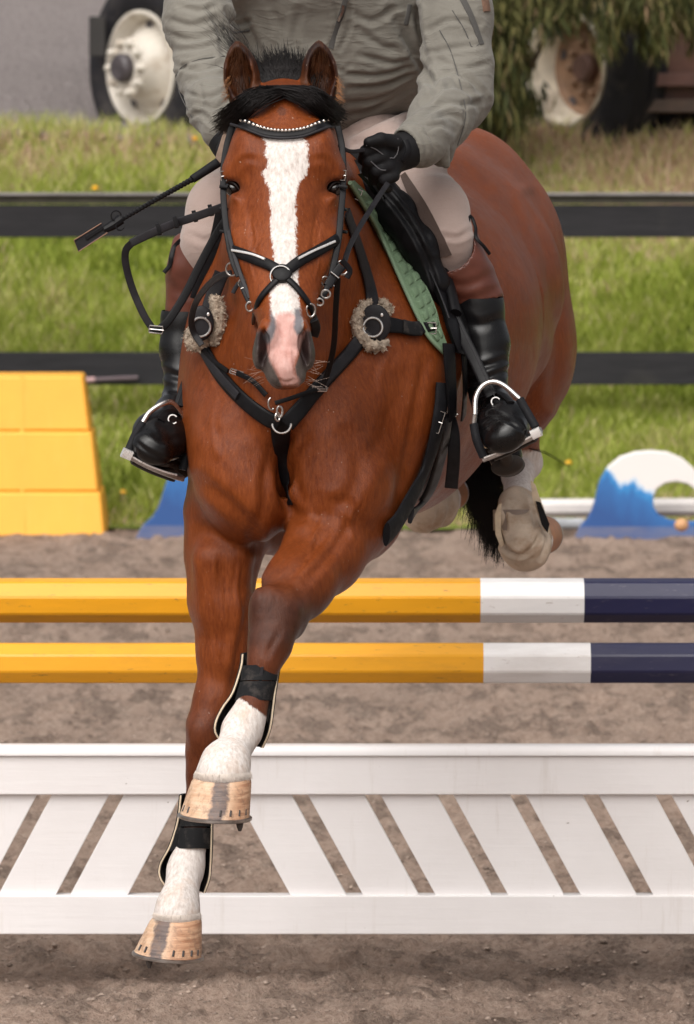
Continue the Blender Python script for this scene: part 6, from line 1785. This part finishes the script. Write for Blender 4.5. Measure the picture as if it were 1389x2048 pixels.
strap('chest_strap_face', [(396, 668), (416, 706), (446, 752), (484, 794)], 18, M['leather_worn'], bp, 0.014, 0.006, n=30)
strap('chest_strap_face', [(736, 664), (706, 694), (668, 734), (636, 768)], 24, M['leather_worn'], bp, 0.014, 0.006, n=30)
strap('girth_strap', [(563, 838), (562, 880), (566, 930), (576, 980), (582, 1008)], 36, M['leather'], bp, 0.003, 0.004, n=26, taper=(44, 14))
ringp('chest_ring', 564, 846, 19, 2.4, bp, None, (0, -1, 0.2), off=0.020, a0=PI, a1=2 * PI)
strap('saddle_strap', [(772, 652), (795, 655), (820, 662), (842, 658), (864, 655)], 26, M['leather'], bp, 0.012, 0.006, n=16, taper=(34, 18))
strap('elastic', [(800, 656), (818, 660), (834, 660)], 30, M['neoprene'], bp, 0.014, 0.009, n=8)
buckle(862, 655, 20, 22, bp, 0, None, 0.022)
strap('martingale_strap', [(404, 690), (436, 722), (468, 742)], 9, M['leather'], bp, 0.016, 0.004, n=12)
strap('martingale_strap', [(484, 746), (510, 760), (536, 790)], 11, M['leather'], bp, 0.014, 0.004, n=12)
strap('martingale_strap', [(642, 776), (610, 784), (580, 796), (552, 806)], 9, M['leather'], bp, 0.018, 0.004, n=16)
buckle(474, 744, 26, 9, bp, -18, None, 0.02); buckle(640, 776, 28, 9, bp, 0, None, 0.026)
ringp('snap_hook', 544, 806, 7, 2, bp, None, (0.3, -1, 0), off=0.020, a0=PI * .6, a1=PI * 1.7, ry=12)
ringp('snap_hook', 560, 822, 5.5, 2.2, bp, None, (0.1, -1, 0), off=0.024, ry=11); ringp('snap_hook', 556, 832, 5, 2.2, bp, None, (0.6, -1, 0), off=0.026, ry=8)
mb = MB(); h, nn = hit(584, 1080)
# ---- saddle pad
padm = simple('sage_green_cotton', (0.135, 0.205, 0.120), 0.85, 0.12, 25, 0.5, 900, 0.001)
pad = thing('saddle_pad', 'sage green quilted saddle pad under the black saddle', 'saddle pad', P(800, 550, 12.3))
PL = [(690, 366), (716, 408), (744, 458), (776, 522), (806, 586), (832, 640), (852, 676), (884, 710)]
PR = [(700, 362), (740, 404), (784, 462), (820, 520), (846, 574), (866, 620), (876, 656), (892, 700)]
patch('pad_cloth', PL, PR, 40, 8, 0.006, 0.006, padm, pad, HB)
# quilted squares as cushions
A, B = catmull(PL, 17), catmull(PR, 17)
for i in range(1, 15):
    nsq = 1 if i < 4 else 2
    for k in range(nsq):
        u0, u1 = (0.22 + 0.76 * k / nsq, 0.22 + 0.76 * (k + 1) / nsq - 0.03)
        vs = []; n_ = 6; ok = True
        def pt(u, v):
            a = A[i] * (1 - v) + A[i + 1] * v; b = B[i] * (1 - v) + B[i + 1] * v; return a + (b - a) * u
        hc, nc = hit(*pt((u0 + u1) / 2, 0.5))
        if hc is None: continue
        nc = nc.lerp(Vector((0, -1, 0)), 0.35).normalized()
        for a_ in range(n_ + 1):
            for b_ in range(n_ + 1):
                uu, vv = a_ / n_, b_ / n_
                q = pt(u0 + (u1 - u0) * uu, 0.04 + 0.92 * vv); hh_, n2_ = hit(*q)
                Yq = hh_.y if hh_ is not None else hc.y
                if abs(Yq - hc.y) > 0.12: Yq = hc.y
                puff = 0.010 + 0.007 * (math.sin(PI * uu) * math.sin(PI * vv)) ** 0.35
                vs.append(P(q[0], q[1], Yq) + nc * puff)
        fs = [(a_ * (n_ + 1) + b_, (a_ + 1) * (n_ + 1) + b_, (a_ + 1) * (n_ + 1) + b_ + 1, a_ * (n_ + 1) + b_ + 1) for a_ in range(n_) for b_ in range(n_)]
        mb = MB(); mb.add(vs, fs); kid(mb.build('quilt_square', padm, None), pad)
strap('binding', PL, 9, simple('sage_green_binding', (0.17, 0.25, 0.155), 0.75, 0.1, 30), pad, 0.012, 0.008, n=50, flat=False)
strap('binding', [(444, 548, 12.05), (438, 572, 12.06), (430, 600, 12.07)], 7, simple('pale_green_binding', (0.40, 0.48, 0.33), 0.75, 0.1, 30), pad, th=0.006)
buckle(712, 386, 20, 20, pad, -25, None, 0.02)
F = Field(grid_axis(P(330, 0, 12.4).x, P(960, 0, 12.4).x, 0.006), grid_axis(12.2, 13.0, 0.008), grid_axis(P(0, 780, 12.4).z, P(0, 350, 12.4).z, 0.006))
F.chain([stp(452, 440, 12.62, 12, 22), stp(420, 560, 12.62, 12, 24), stp(402, 720, 12.62, 10, 20)], 0.01, Vector((0, 1, 0)))
F.chain([stp(850, 420, 12.70, 12, 20), stp(930, 560, 12.72, 12, 22), stp(950, 740, 12.72, 10, 20)], 0.01, Vector((0.15, 1, 0)))
make(F, 'pad_side', padm, pad, None, 1)
# ---- saddle
saddle = thing('saddle', 'black leather jumping saddle between the rider legs', 'saddle', P(700, 380, 12.5))
F = Field(grid_axis(P(330, 0, 12.4).x, P(985, 0, 12.4).x, 0.005), grid_axis(12.02, 13.1, 0.007), grid_axis(P(0, 790, 12.4).z, P(0, 270, 12.6).z, 0.005))
F.chain([stp(560, 420, 12.30, 28), stp(600, 368, 12.32, 30), stp(660, 350, 12.34, 32), stp(710, 366, 12.34, 32), stp(770, 420, 12.36, 30)], 0.04)
F.chain([stp(665, 360, 12.36, 50), stp(680, 400, 12.55, 62), stp(700, 410, 12.75, 76), stp(715, 380, 12.95, 80)], 0.05)
F.chain([stp(448, 440, 12.42, 16, 9), stp(410, 570, 12.40, 14, 11), stp(392, 700, 12.42, 11, 10)], 0.012, Vector((0, 1, 0)))
F.chain([stp(800, 420, 12.44, 22, 8), stp(866, 520, 12.42, 20, 9), stp(906, 640, 12.42, 16, 9), stp(920, 740, 12.46, 12, 8)], 0.012, Vector((0.2, 1, 0)))
make(F, 'seat', M['leather'], saddle, None, 2, 0.001)
F = Field(grid_axis(P(660, 0, 12.4).x, P(940, 0, 12.4).x, 0.0045), grid_axis(12.0, 12.5, 0.0055), grid_axis(P(0, 720, 12.2).z, P(0, 300, 12.2).z, 0.0045))
F.chain([stp(700, 340, 12.26, 24), stp(748, 372, 12.24, 35), stp(790, 422, 12.20, 37), stp(838, 492, 12.17, 34), stp(870, 566, 12.165, 27), stp(888, 640, 12.20, 19), stp(898, 700, 12.25, 12)], 0.02, Vector((1, 0.2, 0.6)))
F.chain([stp(712, 330, 12.32, 34), stp(760, 350, 12.34, 38)], 0.03)
make(F, 'knee_block', M['leather'], saddle, [([(730, 350), (775, 392), (820, 450), (856, 520), (878, 590)], 5, 5), ([(760, 350), (800, 385), (840, 440), (868, 500)], 4, 5)], 2, 0.001)
SL = [(698, 352), (742, 404), (786, 462), (822, 520), (850, 576), (870, 624), (882, 664), (898, 706)]
SR = [(800, 345), (838, 404), (868, 466), (894, 524), (918, 580), (934, 640), (940, 690), (944, 720)]
patch('flap', SL, SR, 40, 12, 0.022, 0.010, M['leather'], saddle, HB)
strap('knee_roll', [(722, 352), (768, 398), (812, 460), (846, 520), (872, 580), (888, 640)], 30, M['leather'], saddle, 0.036, 0.020, n=34, flat=False)
strap('flap_seam', [(760, 372), (800, 420), (842, 486), (872, 546), (900, 620)], 4, M['leather_worn'], saddle, 0.048, 0.004, n=34, flat=False)
strap('flap_seam', [(712, 372), (756, 424), (796, 486), (828, 540), (856, 600), (876, 650)], 4, M['leather_worn'], saddle, 0.038, 0.004, n=34, flat=False)
strap('flap', [(452, 425, 12.12), (440, 480, 12.13), (418, 545, 12.14), (400, 600, 12.15)], 42, M['leather'], saddle, th=0.012, n=16)
# ---- girth
girth = thing('girth', 'black padded girth with hanging buckled strap behind the foreleg', 'girth', P(850, 900, 12.4))
strap('billet', [(884, 690), (886, 740), (888, 790), (888, 832)], 38, M['leather'], girth, 0.022, 0.006, n=14)
strap('billet', [(912, 700), (914, 760), (912, 830)], 22, M['leather'], girth, 0.020, 0.006, n=14)
gb, L, N = strap('girth_band', [(880, 765), (874, 820), (862, 880), (842, 940), (815, 995), (786, 1044), (766, 1066)], 52, M['rubber'], girth, 0.010, 0.016, n=34, taper=(46, 56), flat=False)
strap('girth_band', [(886, 830), (880, 880), (868, 930), (850, 980), (812, 1030)], 40, M['leather_worn'], girth, 0.012, 0.010, n=30, taper=(44, 30), flat=True)
for (x, y, w_, h_, a_) in ((878, 842, 12, 44, -18), (898, 826, 30, 8, 0)): buckle(x, y, w_, h_, girth, a_, None, 0.034)
strap('strap_tail', [(900, 832, 12.28), (908, 870, 12.26), (908, 920, 12.26), (903, 976, 12.28)], 28, M['leather_worn'], girth, th=0.005, n=20, taper=(24, 27))
# ---- stirrups
def stirrup(side, label):
    s_ = thing('stirrup', label, 'stirrup', P(1010 if side > 0 else 310, 850, 12.05), 'steel stirrups with black rubber sleeves')
    mp = lambda L: [Vector(p) for p in catmull([P(*q) for q in L], 4 * len(L) + 4)]
    if side > 0:
        lw = [(896, 604, 12.14), (920, 660, 12.12), (950, 720, 12.08), (976, 776, 12.05), (984, 792, 12.04)]
        top = [(950, 830, 12.0), (952, 795, 12.02), (965, 772, 12.03), (986, 763, 12.03), (1010, 772, 12.02), (1040, 798, 12.0)]
        sl1 = [(948, 848, 12.0), (954, 880, 11.99), (968, 914, 11.99)]; sl0 = [(950, 830, 12.0), (948, 848, 12.0)]
        sl2 = [(1040, 798, 12.0), (1056, 826, 11.99), (1072, 854, 11.98)]
        base = [(970, 918, 11.99), (1010, 902, 11.985), (1050, 882, 11.98), (1082, 866, 11.975)]; corner = (1073, 866, 11.972)
    else:
        lw = [(402, 692, 12.12), (388, 730, 12.10), (370, 780, 12.06), (360, 812, 12.04)]
        top = [(286, 845, 12.0), (300, 824, 12.01), (325, 808, 12.02), (344, 805, 12.03), (362, 824, 12.04), (376, 850, 12.05)]
        sl1 = [(286, 845, 12.0), (270, 872, 11.99), (258, 900, 11.98)]; sl0 = [(362, 824, 12.04), (372, 838, 12.05)]
        sl2 = [(376, 850, 12.05), (376, 890, 12.05), (366, 940, 12.04)]
        base = [(250, 908, 11.975), (290, 930, 11.98), (330, 946, 11.99), (352, 952, 12.0)]; corner = (254, 908, 11.972)
    o, _, _ = strap('stirrup_leather', lw, 25, M['leather'], s_, th=0.007, n=20)
    strap('stitching', [(q[0] + (6 if side > 0 else -6), q[1], q[2] - 0.005) for q in lw], 2.5, M['leather_worn'], o, th=0.002, n=20)
    mb = MB(); mb.sweep(mp(top), 0.011, 0.009, nsec=10); ir = kid(mb.build('iron', M['steel'], None), s_)
    mb = MB(); mb.sweep(mp(sl1), [0.018] * len(mp(sl1)), 0.016, nsec=10); kid(mb.build('rubber_sleeve', M['rubber'], None), s_)
    mb = MB(); mb.sweep(mp(sl2), 0.018, 0.016, nsec=10); kid(mb.build('rubber_sleeve', M['rubber'], None), s_)
    mb = MB(); mb.sweep(mp(sl0), 0.011, 0.009, nsec=10); kid(mb.build('iron', M['steel'], None), s_)
    bl = mp(base); d = (bl[-1] - bl[0]).normalized(); up = Vector((-d.z, 0, d.x)) 
    if up.z < 0: up = -up
    mb = MB(); mb.sweep([q + Vector((0, 0.04, 0)) for q in bl], 0.088, 0.013, nrm=up, nsec=12, flat=True); fp = kid(mb.build('footplate', M['steel_dull'], None), s_)
    mb = MB(); mb.sweep([q + Vector((0, -0.004, 0)) + up * 0.003 for q in bl], 0.004, 0.009, nrm=Vector((0, -1, 0)), nsec=8, flat=True); kid(mb.build('plate_edge', M['silver_trim'], None), s_)
    mb = MB(); mb.sweep([q + Vector((0, 0.045, 0)) - up * 0.008 for q in bl[3:-2]], 0.06, 0.012, nrm=up, nsec=8, flat=True); kid(mb.build('rubber_tread', M['sole'], None), s_)
    c = P(*corner); mb = MB(); mb.sweep([c - d * 0.010, c + d * 0.010], 0.020, 0.02, nrm=Vector((0, -1, 0)), nsec=10, flat=True); kid(mb.build('corner_joint', M['silver_trim'], None), s_)
stirrup(-1, 'steel stirrup with rubber sleeves under the boot at picture left')
stirrup(1, 'steel stirrup with rubber sleeves under the boot at picture right')
# ---- riding crop
crop = thing('riding_crop', 'black plaited riding crop with flat leather flapper held in the far left glove', 'riding crop', P(300, 400, 11.85))
mb = MB(); mb.sweep([P(452, 316, 11.95), P(437, 324, 11.94), P(385, 358, 11.92)], [0.020, 0.020, 0.017], nsec=12); kid(mb.build('grip', M['rubber'], None), crop)
A = catmull([(385, 358, 11.92), (310, 400, 11.88), (240, 441, 11.85)], 46)
mb = MB(); mb.sweep([P(*a) for a in A], [0.0135 * (1 - 0.25 * i / 46) * (1.0 if i % 2 else 0.72) for i in range(46)], nsec=8); kid(mb.build('plaited_shaft', M['leather'], None), crop)
mb = MB(); mb.sweep([P(242, 438, 11.85), P(222, 452, 11.845), P(206, 460, 11.84)], [0.022, 0.02, 0.015], nsec=10); kid(mb.build('binding', M['leather'], None), crop)
mb = MB(); mb.ring(P(232, 431, 11.84), 0.010, 0.0016, (0.2, -1, 0.1), 18, 0, 4.4); mb.ring(P(240, 452, 11.84), 0.008, 0.0016, (0.2, -1, 0.1), 18, 2, 6); kid(mb.build('loose_ties', M['leather'], None), crop)
fl = [(203, 446), (215, 465), (157, 503), (148, 480)]
def slab(name, poly, Y, t0, t1, mat, parent):
    pl = [P(x, y, Y) for x, y in poly]; mb = MB(); mb.prism([(p.x, p.z) for p in pl], Y + t0, Y + t1, 0.0006); return kid(mb.build(name, mat, None, False), parent)
f = slab('flapper', fl, 11.84, -0.004, 0.0, M['leather_worn'], crop)
mb = MB(); mb.sweep([P(*q, 11.833) for q in ((203, 446), (148, 480), (157, 503), (215, 465))], 0.0025, nsec=6); e_ = mb.build('flapper_edge', simple('tan_edge', (0.20, 0.10, 0.06), 0.6), None); e_.parent = f
s2 = slab('flapper_slot', [(206, 452), (208, 457), (173, 480), (170, 474)], 11.835, -0.003, 0.0, M['leather'], crop)
slab('wrist_loop', [(449, 258), (469, 250), (441, 326), (431, 315)], 11.93, -0.003, 0.0, simple('tan_wooden_strip', (0.26, 0.185, 0.14), 0.6, 0.35, 60, 0.4, 200, 0.001), crop)

# ---- tendon boots on the forelegs
def shell(th, stations, spread, thick, mat, trim, nm='shell', a_front=0.42):
    """guard wrapped round the back and sides of the leg, open in front.
       stations (px,py,Y, r_px, front opening in fractions of pi)"""
    S = catmull(stations, 22); nu = 30; vo = []; vi = []; e0 = []; e1 = []
    for x, y, Y, r, op in S:
        c = P(x, y, Y); rr = R(r, Y)
        for j in range(nu + 1):
            a = -PI / 2 + PI * op + (2 * PI - 2 * PI * op) * j / nu
            d = Vector((math.cos(a), math.sin(a), 0))
            vo.append(c + d * (rr + thick)); vi.append(c + d * rr)
        e0.append(c + Vector((math.cos(-PI / 2 + PI * op), math.sin(-PI / 2 + PI * op), 0)) * (rr + thick / 2))
        a = -PI / 2 - PI * op; e1.append(c + Vector((math.cos(a), math.sin(a), 0)) * (rr + thick / 2))
    n_ = len(vo); m_ = nu + 1; fs = []
    for i in range(len(S) - 1):
        for j in range(nu):
            a = i * m_ + j; q = (a, a + m_, a + m_ + 1, a + 1); fs.append(q); fs.append(tuple(k + n_ for k in q[::-1]))
        for j in (0, nu):
            a = i * m_ + j; q = (a, a + m_, a + m_ + n_, a + n_); fs.append(q if j else q[::-1])
    for i in (0, len(S) - 1):
        for j in range(nu):
            a = i * m_ + j; q = (a, a + 1, a + 1 + n_, a + n_); fs.append(q if i == 0 else q[::-1])
    mb = MB(); mb.add(vo + vi, fs); o = kid(mb.build(nm, mat, None, angle=50), th)
    for e in (e0, e1):
        mb = MB(); mb.sweep(e, 0.0038, nsec=8); kid(mb.build('edge_trim', trim, None), th)
    return o
tb1 = thing('tendon_boot', 'black tendon boot with cream edging on the lower of the two front legs', 'tendon boot', P(385, 1690, 11.98), 'tendon boots')
shell(tb1, [(394, 1590, 11.99, 30, .42), (390, 1640, 11.985, 32, .42), (382, 1690, 11.98, 39, .44), (371, 1730, 11.98, 48, .47), (370, 1758, 11.975, 46, .48), (376, 1786, 11.97, 30, .49)], 0, 0.006, M['neoprene'], M['cream_trim'])
def wrap(th, stations, mat, thick=0.004):
    S = catmull(stations, 12); nu = 40; vs = []; fs = []
    for x, y, Y, r in S:
        c = P(x, y, Y); rr = R(r, Y)
        for j in range(nu): a = 2 * PI * j / nu; vs.append(c + Vector((math.cos(a), math.sin(a) * 1.05, 0)) * (rr + thick) + Vector((0, 0, -0.006 * math.sin(a))))
    for i in range(len(S) - 1):
        for j in range(nu): k = (j + 1) % nu; fs.append((i * nu + j, (i + 1) * nu + j, (i + 1) * nu + k, i * nu + k))
    for r_ in (0, len(S) - 1): fs.append(tuple(r_ * nu + j for j in range(nu)) if r_ == 0 else tuple(r_ * nu + j for j in range(nu))[::-1])
    mb = MB(); mb.add(vs, fs); return kid(mb.build('strap', mat, None, angle=50), th)
wrap(tb1, [(394, 1628, 11.985, 28), (391, 1654, 11.985, 29.5)], M['neoprene']); wrap(tb1, [(391, 1657, 11.983, 29.5), (386, 1698, 11.98, 31)], M['neoprene'])
slab('strap_end', [(364, 1640), (376, 1636), (360, 1700), (334, 1704), (346, 1672)], 11.975, -0.003, 0.002, M['neoprene'], tb1)
tb2 = thing('tendon_boot', 'black tendon boot with cream edging on the raised crossing front leg', 'tendon boot', P(510, 1390, 11.6), 'tendon boots')
shell(tb2, [(524, 1308, 11.66, 37, .40), (520, 1335, 11.63, 36, .42), (508, 1385, 11.60, 40, .44), (496, 1415, 11.59, 48, .46), (487, 1446, 11.58, 53, .47), (485, 1470, 11.58, 49, .48), (492, 1496, 11.58, 30, .49)], 0, 0.006, M['neoprene'], M['cream_trim'])
wrap(tb2, [(522, 1332, 11.615, 33), (518, 1362, 11.605, 33)], M['neoprene']); wrap(tb2, [(517, 1364, 11.604, 33), (507, 1402, 11.592, 34)], M['neoprene'])
slab('strap_end', [(541, 1340), (549, 1346), (547, 1385), (536, 1448), (530, 1430), (532, 1380)], 11.59, -0.004, 0.004, M['neoprene'], tb2)
slab('strap_ridge', [(522, 1334), (528, 1334), (518, 1404), (511, 1404)], 11.572, -0.001, 0.002, M['leather_worn'], tb2)
# ---- fetlock boots behind
tb3 = thing('fetlock_boot', 'dusty tan fetlock boot on the hind leg at picture right', 'fetlock boot', P(1045, 1060, 13.45), 'dusty fetlock boots on the hind legs')
F = Field(grid_axis(P(970, 0, 13.4).x, P(1120, 0, 13.4).x, 0.004), grid_axis(13.28, 13.75, 0.005), grid_axis(P(0, 1165, 13.4).z, P(0, 940, 13.4).z, 0.004))
F.chain([stp(1034, 1008, 13.51, 37), stp(1041, 1045, 13.46, 45), stp(1052, 1092, 13.42, 52)], 0.02)
F.cone(P(1070, 1000, 13.52), P(1086, 1070, 13.47), R(12, 13.5), R(18, 13.5), 0.02)
F.cone(P(1036, 930, 13.48), P(1036, 990, 13.42), R(36, 13.5), R(40, 13.5), 0.01, 'carve')
F.cone(P(1040, 970, 13.7), P(1050, 1080, 13.66), R(30, 13.5), R(30, 13.5), 0.01, 'carve')
make(F, 'shell', M['tan_boot'], tb3, [([(1000, 1068), (1012, 1096), (1042, 1110), (1070, 1090), (1082, 1066)], 9, 4.5), ([(1086, 1050), (1094, 1085), (1082, 1118)], 6, 4), ([(1010, 1010), (1012, 1060)], 4, 4), ([(1066, 1000), (1072, 1060)], 4, 4)], 1, 0.002)
wrap(tb3, [(1038, 1020, 13.485, 48), (1044, 1061, 13.455, 53)], M['tan_strap'])
slab('side_flap', [(1062, 960), (1072, 970), (1098, 1050), (1100, 1066), (1088, 1060), (1066, 1000)], 13.38, 0, 0.006, M['cream_trim'], tb3)
slab('strap_end', [(1072, 1002), (1082, 1005), (1100, 1048), (1096, 1066), (1084, 1050)], 13.372, 0, 0.005, M['leather'], tb3)
slab('side_flap', [(998, 1010), (1004, 1006), (1002, 1060), (1014, 1104), (1006, 1104), (992, 1070), (990, 1030)], 13.40, 0, 0.02, M['cream_trim'], tb3)
tb4 = thing('fetlock_boot', 'dusty tan fetlock boot on the hind leg behind the girth', 'fetlock boot', P(860, 1015, 13.5), 'dusty fetlock boots on the hind legs')
F = Field(grid_axis(P(780, 0, 13.4).x, P(940, 0, 13.4).x, 0.004), grid_axis(13.3, 13.75, 0.005), grid_axis(P(0, 1085, 13.4).z, P(0, 900, 13.4).z, 0.004))
F.ell(P(848, 1010, 13.46), (.056, .07, .064), 0.01); F.ell(P(884, 1000, 13.50), (.040, .06, .062), 0.006)
make(F, 'shell', M['tan_boot'], tb4, [([(820, 975), (870, 980), (880, 1020), (866, 1060)], 4, 5)], 1, 0.002)
